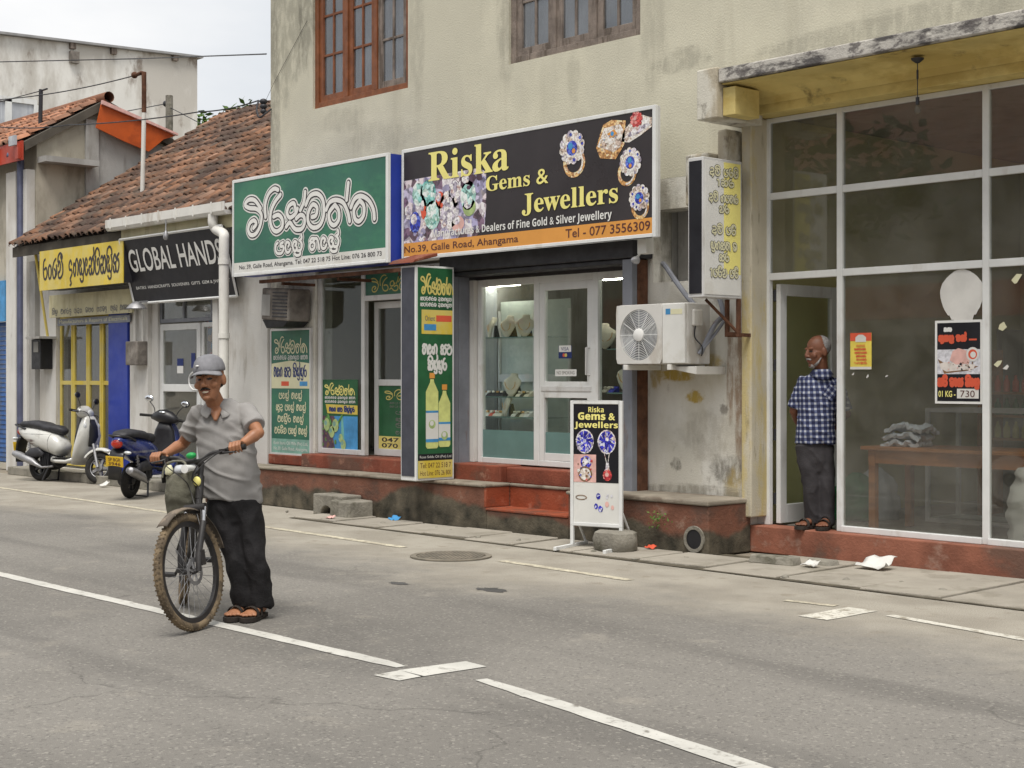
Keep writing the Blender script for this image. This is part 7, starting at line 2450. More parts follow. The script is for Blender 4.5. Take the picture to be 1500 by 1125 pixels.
# bag hanging at the handlebar, packages in it
BT = BM @ SM
bg = thing('canvas_bag', 'grey green canvas bag hanging from the bicycle handlebar with packages in its mouth', 'bag', (BK.x, BK.y, .6), local=True)
bg.location = BT.translation; bg.rotation_euler = BT.to_euler()
c0 = stem + Vector((.010, -.125, -.055))
mb = MB()
secs = []
for k in range(22):
    u = k / 21
    secs.append((c0 + Vector((-.01 - .04 * u, .012 * math.sin(u * 5) - .012 * u, -.245 * u)), .084 + .012 * math.sin(u * PI) + .012 * u, .036 + .034 * math.sin(min(1, u * 1.2) * PI * .8), (0, 1, 0)))
secs.append((secs[-1][0] - Vector((0, 0, .012)), .06, .035, (0, 1, 0)))
mb.loft(secs, 48, sq=.5)
for i, v in enumerate(mb.v): mb.v[i] = v + Vector((1, .5, .2)) * (.022 * mnoise.noise(Vector((v.x * 9, v.y * 14, v.z * 5))) + .010 * mnoise.noise(v * 30))
mb.build('bag', 'bag_canvas', bg, smooth='all')
for s in (-1, 1):
    mb = MB(); mb.tube(crom([tuple(c0 + Vector((.03 * s, -.09, -.02))), tuple(c0 + Vector((.01 * s, -.06, .06))), tuple(c0 + Vector((.01 * s, .06, .06))), tuple(c0 + Vector((.03 * s, .09, -.02)))], 6), .007, 6); mb.build('strap', 'bag_canvas', bg, smooth=True)
for dy, m, lab, sz in ((-.042, 'letter_cream', 'cream wrapped package sticking out of the bicycle bag', (.022, .028, .032)), (.032, 'curtain', 'pale blue plastic package sticking out of the bicycle bag', (.025, .036, .028))):
    mb = MB(BT)
    c = c0 + Vector((.02, dy, .018))
    mb.ball(c, *sz, 14, 10)
    T_ = BT @ c
    for i, v in enumerate(mb.v): mb.v[i] = v + Vector((1, 1, 1)) * (.008 * mnoise.noise(v * 40))
    tag(mb.build('package', m, smooth='all'), lab, 'package')
# ------------------------------------------------------------------ people
RV, FV = Vector((cC, cS, 0)), Vector((-cS, cC, 0))     # picture right / away from the camera
mat('polo_grey', (.30, .29, .28), .9, .06, 5, .35, 260, stain=((.27, .26, .25), .4, (4, 4, 4), .5))
mat('collar_grey', (.36, .35, .335), .9, .06, 8, .2, 260)
mat('trouser_black', (.014, .013, .014), .85, .3, 6, .3, 90)
mat('trouser_grey', (.040, .037, .040), .85, .15, 6, .3, 90)
mat('cap_grey', (.21, .21, .225), .85, .2, 10, .2, 180)
mat('plaid', (.40, .42, .47), .85, .05, 6, .15, 160, checks=((.016, .02, .058), (.085, .10, .18), .046))
mat('sandal', (.03, .024, .02), .8, .3, 20)


class Body:
    def __init__(s, px, py, z0, ppm_d):
        """frame: u to picture right, w towards the camera, z up (metres); origin at the feet"""
        s.d = ppm_d
        s.px, s.k = px, F / ppm_d
        q = W(px, 500, D=ppm_d)
        s.o = Vector((q.x, q.y, 0))

    def P(s, u, w, z): return s.o + RV * u - FV * w + Vector((0, 0, z))

    def J(s, px, py, w=0.):
        return s.P((px - s.px) / s.k * (1 - w / s.d) - w * 0, w, EYE + (HZ - py) / s.k * (1 - w / s.d))


def head(mb, c, face, up=Vector((0, 0, 1)), sc=1.0, beard=False, smile=False):
    """head lofts in its own frame; returns the frame matrix (x: its left, y: face, z: up)"""
    f = Vector(face).normalized()
    x = f.cross(Vector(up)).normalized() * -1
    x = Vector(up).cross(f).normalized() * -1          # its left when facing f: f x up = right
    x = f.cross(Vector(up)).normalized() * -1
    z = x.cross(f).normalized()
    if z.z < 0: z = -z; x = -x
    T = Matrix(((x.x, f.x, z.x, c.x), (x.y, f.y, z.y, c.y), (x.z, f.z, z.z, c.z), (0, 0, 0, 1))) @ Matrix.Scale(sc, 4)
    k = MB(T)
    k.ball((0, -.012, .035), .076, .096, .088, 24, 16)
    k.ball((0, .022, -.015), .066, .074, .085, 20, 14)
    k.loft([((0, .024, .0), .070, .064, (1, 0, 0)), ((0, .030, -.045), .066, .058, (1, 0, 0)), ((0, .040, -.085), .053, .048, (1, 0, 0)), ((0, .050, -.112), .034, .032, (1, 0, 0))], 16)
    k.ball((0, .074, -.098), .021, .018, .016, 12, 8)
    k.loft([((0, .084, .022), .008, .010, (1, 0, 0)), ((0, .097, .0), .0095, .012, (1, 0, 0)), ((0, .108, -.022), .014, .013, (1, 0, 0)), ((0, .104, -.033), .017, .010, (1, 0, 0))], 10)
    for s in (-1, 1):
        k.ball((s * .013, .098, -.030), .009, .010, .008, 8, 6)
        k.ball((s * .043, .066, -.025), .029, .022, .024, 12, 8)
        k.ball((s * .030, .080, .028), .022, .012, .009, 12, 8)
        k.ball((s * .078, -.008, -.005), .011, .022, .034, 12, 8, rot=Matrix.Rotation(s * .35, 3, 'Z'))
    k.ball((0, .088, -.058), .026, .012, .007, 12, 6)
    k.ball((0, .086, -.070), .023, .012, .008, 12, 6)
    mb.v_off = len(mb.v)
    n0 = len(mb.v)
    mb.v += k.v
    for fc in k.f: mb.f.append([i + n0 for i in fc]); mb.mi.append(0)
    return T


def paint_face(o, T, skin=0, smile=True):
    """give the eye, mouth and teeth areas of the one body mesh their own material"""
    inv = T.inverted()
    org = ORG.get(o.name, Vector())
    for p in o.data.polygons:
        q = inv @ (Vector(p.center) + org)
        if q.y < .05 or abs(q.x) > .06 or abs(q.z) > .12: continue
        for s in (-1, 1):
            if ((q.x - s * .030) / .014) ** 2 + ((q.z - .008) / .0065) ** 2 < 1: p.material_index = 2
        if (q.x / .025) ** 2 + ((q.z + .064) / .012) ** 2 < 1: p.material_index = 1
        if smile and (q.x / .021) ** 2 + ((q.z + .064) / .0055) ** 2 < 1: p.material_index = 3


def grip_hand(mb, g_out, g_in, fwd, wrist, side):
    """palm and five fingers closed round a bar running g_in -> g_out"""
    b = (g_out - g_in).normalized()
    up = (Vector((0, 0, 1)) - b * b.z).normalized()
    fw = fwd - b * fwd.dot(b) - up * fwd.dot(up); fw.normalize()
    c = g_in.lerp(g_out, .52)

    def Q(a, r, t): return c + b * t + (fw * math.cos(R(a)) + up * math.sin(R(a))) * r
    mb.loft([(wrist, .029, .021, b), (wrist.lerp(Q(150, .045, 0), .55), .034, .019, b), (Q(142, .042, 0), .041, .017, b), (Q(112, .037, 0), .042, .014, b)], 14)
    for i, (t, ln, r) in enumerate(((-.032, .95, .0088), (-.011, 1.05, .0092), (.011, 1.0, .0088), (.031, .82, .0078))):
        t = t * (1)
        mb.tube([Q(118, .036, t), Q(75, .038, t), Q(20 + i * 3, .034, t * 1.02), Q(-35 + i * 4, .030, t * 1.03), Q(-35 - 55 * ln, .026, t * 1.04)], [r * 1.12, r * 1.08, r, r * .95, r * .75], 10)
    mb.tube([Q(165, .044, -.030), Q(185, .036, -.046), Q(215, .030, -.054), Q(262, .027, -.052)], [.015, .013, .0105, .008], 10)


def foot(mb, ank, toe, sc=1.0):
    """bare foot with five toes from the ankle point to the toe direction"""
    d = Vector((toe.x - ank.x, toe.y - ank.y, 0)).normalized()
    s = Vector((-d.y, d.x, 0))
    g = Vector((ank.x, ank.y, toe.z))
    mb.loft([(g - d * .055 + Vector((0, 0, .03)), .025, .025, s), (g - d * .03 + Vector((0, 0, .035)), .034, .034, s), (g + d * .03 + Vector((0, 0, .042)), .035, .040, s), (g + d * .09 + Vector((0, 0, .03)), .042, .028, s), (g + d * .135 + Vector((0, 0, .02)), .045, .019, s), (g + d * .15 + Vector((0, 0, .018)), .04, .014, s)], 14)
    mb.loft([(ank + Vector((0, 0, .10)), .038, .036, s), (ank + Vector((0, 0, .03)), .035, .036, s), (g + Vector((0, 0, .04)), .034, .045, s)], 12)
    for k in range(5):
        o = (k - 2) * .0185
        ln = .195 - .009 * abs(k - 1.2) * 1.6
        mb.tube([g + d * .135 + s * o * .95 + Vector((0, 0, .020)), g + d * (ln - .012) + s * o * 1.1 + Vector((0, 0, .018)), g + d * ln + s * o * 1.1 + Vector((0, 0, .012))], [.0115, .0105, .008], 8)


def sandal(t, ank, toe):
    d = Vector((toe.x - ank.x, toe.y - ank.y, 0)).normalized()
    s = Vector((-d.y, d.x, 0))
    g = Vector((ank.x, ank.y, toe.z))
    mb = MB()
    out = []
    for a, h in ((-.075, .0), (-.06, .03), (.0, .037), (.08, .042), (.14, .052), (.185, .048), (.215, .02), (.22, 0)): out.append((a, h))
    pts = [g + d * a + s * h for a, h in out] + [g + d * a - s * h for a, h in reversed(out[1:-1])]
    mb.prism([q - Vector((0, 0, .022)) for q in pts], (0, 0, .026))
    for a, w, hgt in ((.05, .042, .085), (.115, .05, .062)):
        P = [g + d * a + s * (w * math.cos(k * PI / 10)) + Vector((0, 0, hgt * math.sin(k * PI / 10) ** .7 + .0)) for k in range(11)]
        mb.loft([(q, .017, .004, d) for q in P], 8)
    P = [ank * 0 + g - d * .03 + (s * math.cos(a) * .042 - d * math.sin(a) * .045) + Vector((0, 0, .06)) for a in [PI * k / 10 for k in range(11)]]
    mb.loft([(q, .012, .004, Vector((0, 0, 1))) for q in P], 8)
    return mb.build('sandal', 'sandal', t, smooth=True)


def cloth(name, mb, m, t, vox=.009, sm=5, amp=.006, fr=14, seed=0, stretch=(1, 1, 1), crease=0., tilt=.5, cf=(4.5, 13)):
    """union of lofts as one garment with soft folds"""
    o = mb.build(name, m, t, weld=False)
    remesh(o, vox, sm)
    org = ORG.get(o.name, Vector())
    nrm_ = [Vector(v.normal) for v in o.data.vertices]
    new = []
    for v, n in zip(o.data.vertices, nrm_):
        q = Vector(v.co) + org
        d_ = 0.
        h = mnoise.noise(Vector((q.x * fr * stretch[0], q.y * fr * stretch[1], q.z * fr * stretch[2])) + Vector((seed, 0, 0))) + .5 * mnoise.noise(q * fr * 2.3)
        if crease:                                     # sharper drawn folds running across
            uq = q.dot(RV); wq = q.dot(FV)
            c_ = Vector((uq * cf[0] + q.z * tilt * 6, wq * cf[0], q.z * cf[1] + uq * tilt * 8)) + Vector((0, 0, seed))
            r_ = 1 - abs(mnoise.noise(c_)) * 2.6
            h2 = max(r_, 0) ** 1.6 - .25
            d_ = h2 * crease
        new += list(v.co + n * (d_ + h * amp))
    o.data.vertices.foreach_set('co', new)
    o.data.update()
    m_ = o.modifiers.new('s', 'SMOOTH'); m_.iterations = 2; m_.factor = .5
    fin(o)
    o.data.polygons.foreach_set('use_smooth', [True] * len(o.data.polygons))
    return o


# ---- the man pushing the bicycle
d1 = 9.35
A = Body(366, 905, 0, d1)
man = thing('person', 'man in a grey cap, polo shirt and black trousers pushing a bicycle', 'person', A.P(-.02, 0, 0))
hL, hR = GR[1], GR[-1]                                   # his left grip is on the picture's right


def palm_wrist(g): return g[1].lerp(g[0], .5) - g[2] * .075 + Vector((0, 0, .045))


wL, wR = palm_wrist(hL), palm_wrist(hR)
sL, sR = A.J(361, 603, .02), A.J(297, 605, .02)


def elbow(sh, wr, hint, la=.275, lb=.245):
    v = wr - sh
    L = min(v.length, la + lb - .005)
    a = (la * la - lb * lb + L * L) / (2 * L)
    h = math.sqrt(max(la * la - a * a, 0))
    n = v.normalized()
    p = hint - n * hint.dot(n)
    return sh + n * a + p.normalized() * h


eL = A.J(386, 634, .18)
eR = A.J(265, 650, -.08)
mb = MB()
hc = A.J(313, 556.5, .13)
HT = head(mb, hc, RV * -.17 - FV * .97 + Vector((0, 0, -.05)), up=Vector((0, 0, 1)) - RV * .10, sc=1.08)
nb = A.J(322, 602, .02)
mb.loft([(nb - Vector((0, 0, .06)), .07, .065), (nb, .058, .058), (hc + Vector((0, 0, -.08)) + FV * .025, .053, .055), (hc + FV * .02, .05, .055)], 14)
for sh, el, wr in ((sL, eL, wL), (sR, eR, wR)):
    mb.loft([(sh, .048, .048), (sh.lerp(el, .5), .044, .044), (el, .037, .037), (el.lerp(wr, .3), .040, .038), (el.lerp(wr, .75), .031, .028), (wr, .028, .023)], 14)
    mb.ball(el, .037)
grip_hand(mb, hL[0], hL[1], hL[2], wL, 1)
grip_hand(mb, hR[0], hR[1], hR[2], wR, -1)
mb.loft([(nb + Vector((0, 0, .03)) - FV * .035, .05, .03, RV), (A.J(321, 606, .125), .030, .022, RV), (A.J(322, 616, .152), .010, .010, RV)], 12)
tors = [(336, 735, .15, .10), (336, 700, .15, .10), (332, 660, .145, .10), (328, 625, .15, .10), (326, 605, .14, .08), (323, 594, .08, .065)]
mb.loft([(A.J(px, py, .0), hw, hh, RV) for px, py, hw, hh in tors], 16)
ft = {}
for nm, hip, kn, an, to in (('l', (357, 738, 0), (374, 815, .06), (381, 884, .02), (374, 901, .2)), ('r', (326, 738, 0), (346, 815, .07), (357, 882, .0), (347, 900, .17))):
    H_, K_, N_2 = A.J(*hip), A.J(*kn), A.J(*an)
    mb.loft([(H_, .085, .085), (K_, .055, .055), (N_2, .04, .04)], 12)
    tq = A.P(0, 0, 0)
    N_2.z = .085
    toe = N_2 + (RV * -.28 - FV * .96) * .2
    toe.z = .028
    ft[nm] = (N_2, toe)
    foot(mb, N_2, toe)
o = mb.build('body', ['skin', 'lip', 'eye', 'teeth'], man, weld=False)
remesh(o, .0042, 3, .5)
paint_face(o, HT)
# shirt (its open neck shows the chest)
mb = MB()
tors = [(338, 731, .192, .132, .0), (339, 722, .192, .135, .0), (338, 700, .182, .135, .01), (333, 660, .176, .135, .02), (329, 625, .178, .125, .015), (327, 606, .160, .105, .01), (324, 595, .105, .085, .015), (322, 588, .075, .068, .02)]
mb.loft([(A.J(px, py, w), hw, hh, RV) for px, py, hw, hh, w in tors], 28)
for sh, el in ((sL, eL), (sR, eR)):
    v = (el - sh)
    mb.loft([(sh - v * .12, .058, .058), (sh, .068, .066), (sh + v * .35, .068, .064), (sh + v * .66, .070, .064), (sh + v * .72, .069, .063)], 18)
cloth('shirt', mb, 'polo_grey', man, .0065, 6, .009, 8, 3, (1, 1, 1.2), .011)
mb = MB()                                                # collar: two flaps and a neck band
nk = A.J(321.5, 590, .03)
axs = (hc - nb).normalized()
for s in (-1, 1):
    P = []
    for k in range(11):
        a = s * R(12 + 160 * k / 10)
        dirn = RV * math.sin(a) - FV * math.cos(a)
        fr_ = max(0, math.cos(a)) ** 1.5
        P.append((nk + dirn * (.062 + .012 * fr_) + Vector((0, 0, .026 - .062 * fr_)), nk + dirn * (.096 + .032 * fr_) + RV * (s * .022 * fr_) + Vector((0, 0, -.018 - .075 * fr_))))
    P = [q for q in P]
    vs = [q for pr in P for q in pr]
    mb.add(vs, [(2 * i, 2 * i + 1, 2 * i + 3, 2 * i + 2) for i in range(len(P) - 1)])
o = mb.build('collar', 'collar_grey', man, smooth='all')
sm_ = o.modifiers.new('s', 'SOLIDIFY'); sm_.thickness = .006
# trousers
mb = MB()
mb.loft([(A.J(340, 716, .0), .155, .11, RV), (A.J(341, 742, .0), .165, .118, RV), (A.J(344, 760, .01), .15, .11, RV), (A.J(347, 776, -.02), .09, .07, RV), (A.J(349, 786, -.03), .05, .04, RV)], 20)
for hip, kn, mid, an in (((360, 742, .01), (376, 815, .07), (381, 850, .05), (384, 886, .03)), ((326, 742, .0), (346, 815, .075), (354, 850, .05), (360, 884, .01))):
    H_, K_, M_, N_2 = A.J(*hip), A.J(*kn), A.J(*mid), A.J(*an)
    mb.loft([(H_ + Vector((0, 0, .05)), .092, .10, RV), (H_, .097, .10, RV), (H_.lerp(K_, .5), .083, .09, RV), (K_, .071, .078, RV), (M_, .067, .076, RV), (N_2, .074, .086, RV), (N_2 - Vector((0, 0, .012)), .074, .086, RV)], 20)
cloth('trousers', mb, 'trouser_black', man, .008, 6, .010, 8, 7, (1.2, 1.2, 1.2), .014, .25, (9, 4.5))
for k in 'lr': sandal(man, *ft[k])
# cap, moustache, hair
mb = MB(HT)
prof = [(.087, .046), (.089, .058), (.087, .080), (.077, .110), (.054, .134), (.02, .146), (.001, .147)]
mb.lathe(prof, (0, 0, 0), 'z', 28)
for i in range(len(mb.v)):
    q = HT.inverted() @ mb.v[i]; q.y = q.y * 1.18 - .006; mb.v[i] = HT @ q
n0 = len(mb.v)
vs = []
for j in range(5):
    for i in range(13):
        a = R(-72 + 144 * i / 12)
        r = 1 + j / 4 * (.55 * math.cos(a * .95) ** 1.0)
        x, y = .086 * r * math.sin(a) * (1 - .06 * j / 4), .100 * r * math.cos(a)
        vs.append((x, y - .004, .058 - .020 * (x / .09) ** 2 - .016 * (j / 4)))
mb.add(vs, [(j * 13 + i, j * 13 + i + 1, (j + 1) * 13 + i + 1, (j + 1) * 13 + i) for j in range(4) for i in range(12)])
o = mb.build('cap', 'cap_grey', man, smooth='all'); sm_ = o.modifiers.new('s', 'SOLIDIFY'); sm_.thickness = .005
mb = MB(HT); mb.ball((.030, .092, .086), .011, .008, .005, 8, 6); mb.build('cap_mark', 'white', man, smooth='all')
mb = MB(HT)
mb.ball((0, -.030, .0), .079, .082, .062, 20, 12)
mb.build('hair', 'hair', man, smooth='all')
mb = MB(HT)
mb.tube(crom([(-.030, .086, -.054), (-.016, .097, -.046), (0, .101, -.044), (.016, .097, -.046), (.030, .086, -.054)], 5), [.002, .003, .0035, .004, .0042] + [.0045] * 11 + [.0042, .004, .0035, .003, .002], 8)
for s in (-1, 1): mb.tube(crom([(s * .012, .089, .030), (s * .030, .089, .034), (s * .048, .076, .028)], 4), .0045, 6)
mb.build('moustache', 'hair', man, smooth='all')

# ---- the man standing in the doorway
d2 = 12.62
A = Body(1187, 777, .226, d2)
A.o += RV * .028
man2 = thing('person', 'bearded man in a blue checked shirt standing in the doorway, hands behind his back', 'person', A.P(0, 0, .226))
mb = MB()
hc = A.J(1192, 515, .03)
HT = head(mb, hc, RV * -.93 - FV * .38 + Vector((0, 0, -.10)), sc=1.10)
nb = A.J(1198, 545, 0)
mb.loft([(nb - Vector((0, 0, .06)), .07, .065), (nb, .062, .06), (hc + Vector((0, 0, -.07)) + RV * .02, .057, .06), (hc + RV * .02, .05, .055)], 14)
sl_, sr_ = A.J(1174, 559, .0), A.J(1219, 562, .0)
el_, er_ = A.J(1160, 602, -.06), A.J(1237, 606, -.05)
wl_, wr_ = A.J(1178, 632, -.20), A.J(1212, 636, -.19)
for sh, el, wr, s in ((sl_, el_, wl_, 1), (sr_, er_, wr_, -1)):
    mb.loft([(sh, .048, .048), (sh.lerp(el, .5), .044, .044), (el, .038, .038), (el.lerp(wr, .35), .040, .038), (wr, .028, .024)], 14)
    mb.ball(el, .038)
    dv = (wr - el).normalized()
    hp = wr + dv * .05 + RV * .0
    mb.loft([(wr, .028, .022, Vector((0, 0, 1))), (hp, .040, .016, Vector((0, 0, 1))), (wr + dv * .095, .040, .013, Vector((0, 0, 1)))], 12)
    for k in range(4):
        oz = Vector((0, 0, .03 - .02 * k))
        q = wr + dv * .09 + oz
        mb.tube([q, q + dv * .03 + FV * -.008, q + dv * .05 + FV * -.026, q + dv * .045 + FV * -.045], [.009, .0085, .008, .0065], 8)
    q = wr + dv * .03 + Vector((0, 0, .03))
    mb.tube([q, q + Vector((0, 0, .02)) + dv * .02, q + Vector((0, 0, .028)) + dv * .05], [.012, .010, .008], 8)
mb.loft([(A.J(px, py, 0), hw, hh, RV) for px, py, hw, hh in ((1188, 665, .14, .10), (1191, 610, .145, .11), (1195, 575, .15, .10), (1197, 560, .13, .08), (1198, 550, .08, .06))], 16)
ft = []
for hip, kn, an, dirn in (((1177, 655, 0), (1183, 712, .02), (1187, 764, .0), RV * -.8 - FV * .6), ((1201, 655, 0), (1204, 712, .03), (1205, 766, .04), RV * -.45 - FV * .9)):
    H_, K_, N_2 = A.J(*hip), A.J(*kn), A.J(*an)
    mb.loft([(H_, .08, .08), (K_, .052, .052), (N_2, .04, .04)], 12)
    N_2.z = .226 + .085
    toe = N_2 + dirn.normalized() * .2; toe.z = .226 + .026
    ft.append((N_2, toe)); foot(mb, N_2, toe)
o = mb.build('body', ['skin_dark', 'lip', 'eye', 'teeth'], man2, weld=False)
remesh(o, .0046, 3, .5)
paint_face(o, HT, smile=False)
mb = MB()
mb.loft([(A.J(px, py, w), hw, hh, RV) for px, py, hw, hh, w in ((1189, 650, .170, .130, .0), (1189, 645, .172, .132, .0), (1191, 610, .160, .130, .01), (1194, 578, .168, .125, .01), (1196, 562, .172, .105, .0), (1198, 551, .11, .08, .0), (1198, 545, .072, .066, .0))], 26)
for sh, el in ((sl_, el_), (sr_, er_)):
    v = el - sh
    mb.loft([(sh - v * .12, .056, .056), (sh, .066, .064), (sh + v * .4, .066, .064), (sh + v * .80, .066, .062), (sh + v * .88, .066, .062)], 18)
o = cloth('shirt', mb, 'plaid', man2, .007, 6, .008, 8, 5, (1, 1, .8), .008, .7)
uvl = o.data.uv_layers.new(name='UVMap')
for p in o.data.polygons:
    for li in p.loop_indices:
        q = Vector(o.data.vertices[o.data.loops[li].vertex_index].co) + ORG[o.name] - A.o
        wv = -q.dot(FV)
        uu_ = q.dot(RV)
        ang = math.atan2(uu_, max(wv, -.05) + .12)
        uvl.data[li].uv = (ang * .24 + .05 * q.z + .4, q.z - .02 * uu_)
mb = MB()
pc = A.J(1207, 575, .128)
T = Matrix(((RV.x, FV.x, 0, pc.x), (RV.y, FV.y, 0, pc.y), (RV.z, FV.z, 1, pc.z), (0, 0, 0, 1))) @ Matrix.Rotation(R(12), 4, 'Z') @ Matrix.Rotation(R(38), 4, 'Y')
mb.T = T
mb.box(-.05, .05, -.003, .006, -.055, .055)
pk = mb.build('pocket', 'plaid', man2)
uvl = pk.data.uv_layers.new(name='UVMap')
for p in pk.data.polygons:
    for li in p.loop_indices:
        q = T.inverted() @ (Vector(pk.data.vertices[pk.data.loops[li].vertex_index].co) + ORG[pk.name]); uvl.data[li].uv = (q.x + .02, q.z + .4)
mb = MB()
nk = A.J(1197.5, 544, .02)
for s in (-1, 1):
    P = []
    for k in range(9):
        a = s * R(-90 + 178 * k / 8)
        dirn = RV * math.sin(a) - FV * math.cos(a)
        P.append((nk + dirn * .072 + Vector((0, 0, .018)), nk + dirn * (.10 + .01 * max(0, math.cos(a))) + Vector((0, 0, -.02 - .05 * max(0, math.cos(a)) ** 2))))
    mb.add([q for pr in P for q in pr], [(2 * i, 2 * i + 1, 2 * i + 3, 2 * i + 2) for i in range(8)])
o = mb.build('collar', 'plaid', man2, smooth='all'); o.modifiers.new('s', 'SOLIDIFY').thickness = .005
uvl = o.data.uv_layers.new(name='UVMap')
for p in o.data.polygons:
    for li in p.loop_indices:
        q = Vector(o.data.vertices[o.data.loops[li].vertex_index].co) + ORG[o.name] - A.o; uvl.data[li].uv = (q.dot(RV) + .4, q.z)
mb = MB()
mb.loft([(A.J(1188, 640, .0), .14, .105, RV), (A.J(1188, 660, .0), .15, .112, RV), (A.J(1190, 676, .01), .145, .105, RV), (A.J(1193, 690, .01), .10, .085, RV), (A.J(1194, 698, .01), .05, .05, RV)], 20)
for hip, kn, an in (((1176, 660, .0), (1182, 712, .03), (1186, 766, .0)), ((1202, 660, .0), (1204, 712, .035), (1205, 769, .03))):
    H_, K_, N_2 = A.J(*hip), A.J(*kn), A.J(*an)
    mb.loft([(H_ + Vector((0, 0, .05)), .085, .09, RV), (H_, .088, .095, RV), (H_.lerp(K_, .5), .080, .085, RV), (K_, .072, .076, RV), (K_.lerp(N_2, .6), .066, .07, RV), (N_2, .066, .072, RV)], 18)
cloth('trousers', mb, 'trouser_grey', man2, .008, 5, .007, 8, 11, (1.2, 1.2, .7), .008, .3, (8, 6))
for k in ft: sandal(man2, *k)
mb = MB(HT)
mb.ball((0, -.030, .040), .078, .082, .082, 20, 12)
mb.build('hair', 'beard', man2, smooth='all')
mb = MB(HT)
mb.ball((0, .060, -.100), .032, .028, .024, 14, 10)
mb.tube(crom([(-.03, .085, -.055), (0, .103, -.047), (.03, .085, -.055)], 5), .0065, 8)
for s in (-1, 1): mb.tube([(s * .066, .018, -.045), (s * .058, .042, -.078), (s * .036, .058, -.10)], [.004, .009, .012], 8)
mb.build('beard', 'beard', man2, smooth='all')
# ------------------------------------------------------------------ small things on the pavement
q = W(478, 757, Z=0); q2 = W(520, 758, Z=0)
c0, c1 = W(455, 754, Z=0), W(503, 759, Z=0)
mb = MB()
n = 10
pts = [(c0.x, 9.40, 0), (c0.x, 9.40, .23), (c1.x, 9.38, .23), (c1.x, 9.38, 0)]
xm, rr_ = c0.x + (c1.x - c0.x) * .46, (c1.x - c0.x) * .20
arch = [(xm + rr_ * math.cos(PI * k / n), 9.39, .11 * math.sin(PI * k / n)) for k in range(n + 1)]
mb.prism([pts[0], pts[1], pts[2], pts[3]] + arch, (0, .26, 0))
tag(mb.build('concrete_block', 'concrete', bevel=.012), 'mossy concrete block with a small arched hole, against the plinth', 'block')
mb = MB()
for cz in (0,):
    a, b = W(505, 757, Z=0), W(543, 760, Z=0)
    mb.hexa([(a.x, 9.30, 0), (b.x, 9.28, 0), (b.x, 9.60, 0), (a.x, 9.60, 0), (a.x + .01, 9.31, .19), (b.x - .01, 9.30, .18), (b.x, 9.60, .19), (a.x, 9.60, .2)])
tag(mb.build('concrete_block', 'concrete', bevel=.012), 'plain squarish concrete block right of the arched block, against the plinth', 'block')
q = W(926, 806, Z=0)
mb = MB()
rnd = random.Random(2)
secs = [((q.x, 9.30, z), .19 * f, .15 * f, (1, 0, 0)) for z, f in ((.0, .85), (.03, 1.), (.12, 1.05), (.17, .98), (.185, .80))]
mb.loft(secs, 16, sq=.8)
for i, v in enumerate(mb.v): mb.v[i] = v + Vector((1, 1, .4)) * (.03 * mnoise.noise(v * 8))
tag(mb.build('stone', 'concrete', smooth=True), 'rounded mossy stone with a flat top beside the standing board', 'stone')
for (px, py, L, w, h, a, lab) in ((895, 800, .30, .09, .035, .2, 'grey broken plank piece lying behind the standing board'), (1135, 826, .42, .14, .07, .1, 'long mossy broken curb piece below the red base wall'), (1205, 828, .26, .12, .05, -.1, 'short mossy broken curb piece below the red base wall')):
    q = W(px, py, Z=.012)
    T = Matrix.Translation((q.x, min(q.y, 9.98), .012)) @ Matrix.Rotation(a, 4, 'Z')
    mb = MB(T); mb.hexa([(-L / 2, -w / 2, 0), (L / 2, -w / 2, 0), (L / 2, w / 2, 0), (-L / 2, w / 2, 0), (-L / 2 + .02, -w / 2 + .01, h), (L / 2 - .03, -w / 2 + .015, h * .8), (L / 2 - .02, w / 2, h), (-L / 2, w / 2, h * .9)])
    tag(mb.build('curb_fragment', 'concrete', bevel=.01), lab, 'rubble')


def litter(px, py, s, m, lab, seed, z=.012, name='crumpled_paper', cat='paper'):
    q = W(px, py, Z=z)
    rnd = random.Random(seed)
    mb = MB()
    n = 5
    vs = []
    for j in range(n + 1):
        for i in range(n + 1):
            x, y = (i / n - .5) * s, (j / n - .5) * s * .7
            vs.append((q.x + x + rnd.uniform(-.02, .02) * s * 4 * .3, q.y + y, z + .012 + s * .35 * abs(mnoise.noise(Vector((x / s * 2.2 + seed, y / s * 2.2, 0)))) + s * .25 * (j / n) ** 2))
    mb.add(vs, [(j * (n + 1) + i, j * (n + 1) + i + 1, (j + 1) * (n + 1) + i + 1, (j + 1) * (n + 1) + i) for j in range(n) for i in range(n)])
    o = mb.build(name, m, smooth='all')
    o.modifiers.new('s', 'SOLIDIFY').thickness = .004
    return tag(o, lab, cat)


litter(1187, 832, .13, 'paper', 'small crumpled white paper standing on the slab below the doorway', 3)
litter(1283, 835, .26, 'paper', 'larger crumpled white paper on the slab below the shop window', 5)
litter(578, 764, .12, 'sky_print', 'small bluish white wrapper on the kerb near the concrete blocks', 7, .005, 'wrapper', 'wrapper')
litter(484, 762, .10, 'pink_print', 'small pink scrap on the ground below the arched block', 9, .005, 'wrapper', 'wrapper')
litter(953, 806, .09, 'letter_red', 'small red and white scrap lying beside the rounded stone', 11, .012, 'wrapper', 'wrapper')
litter(152, 713, .16, 'paper', 'crumpled grey paper on the ground between the two scooters', 13, .005)
rnd = random.Random(77)
pebs = [(930, 816), (1005, 815), (1062, 822), (1150, 842), (1320, 850), (1380, 862), (640, 770), (660, 775), (420, 747), (700, 785), (760, 790), (560, 764), (470, 758), (870, 805), (1240, 846), (1440, 858)]
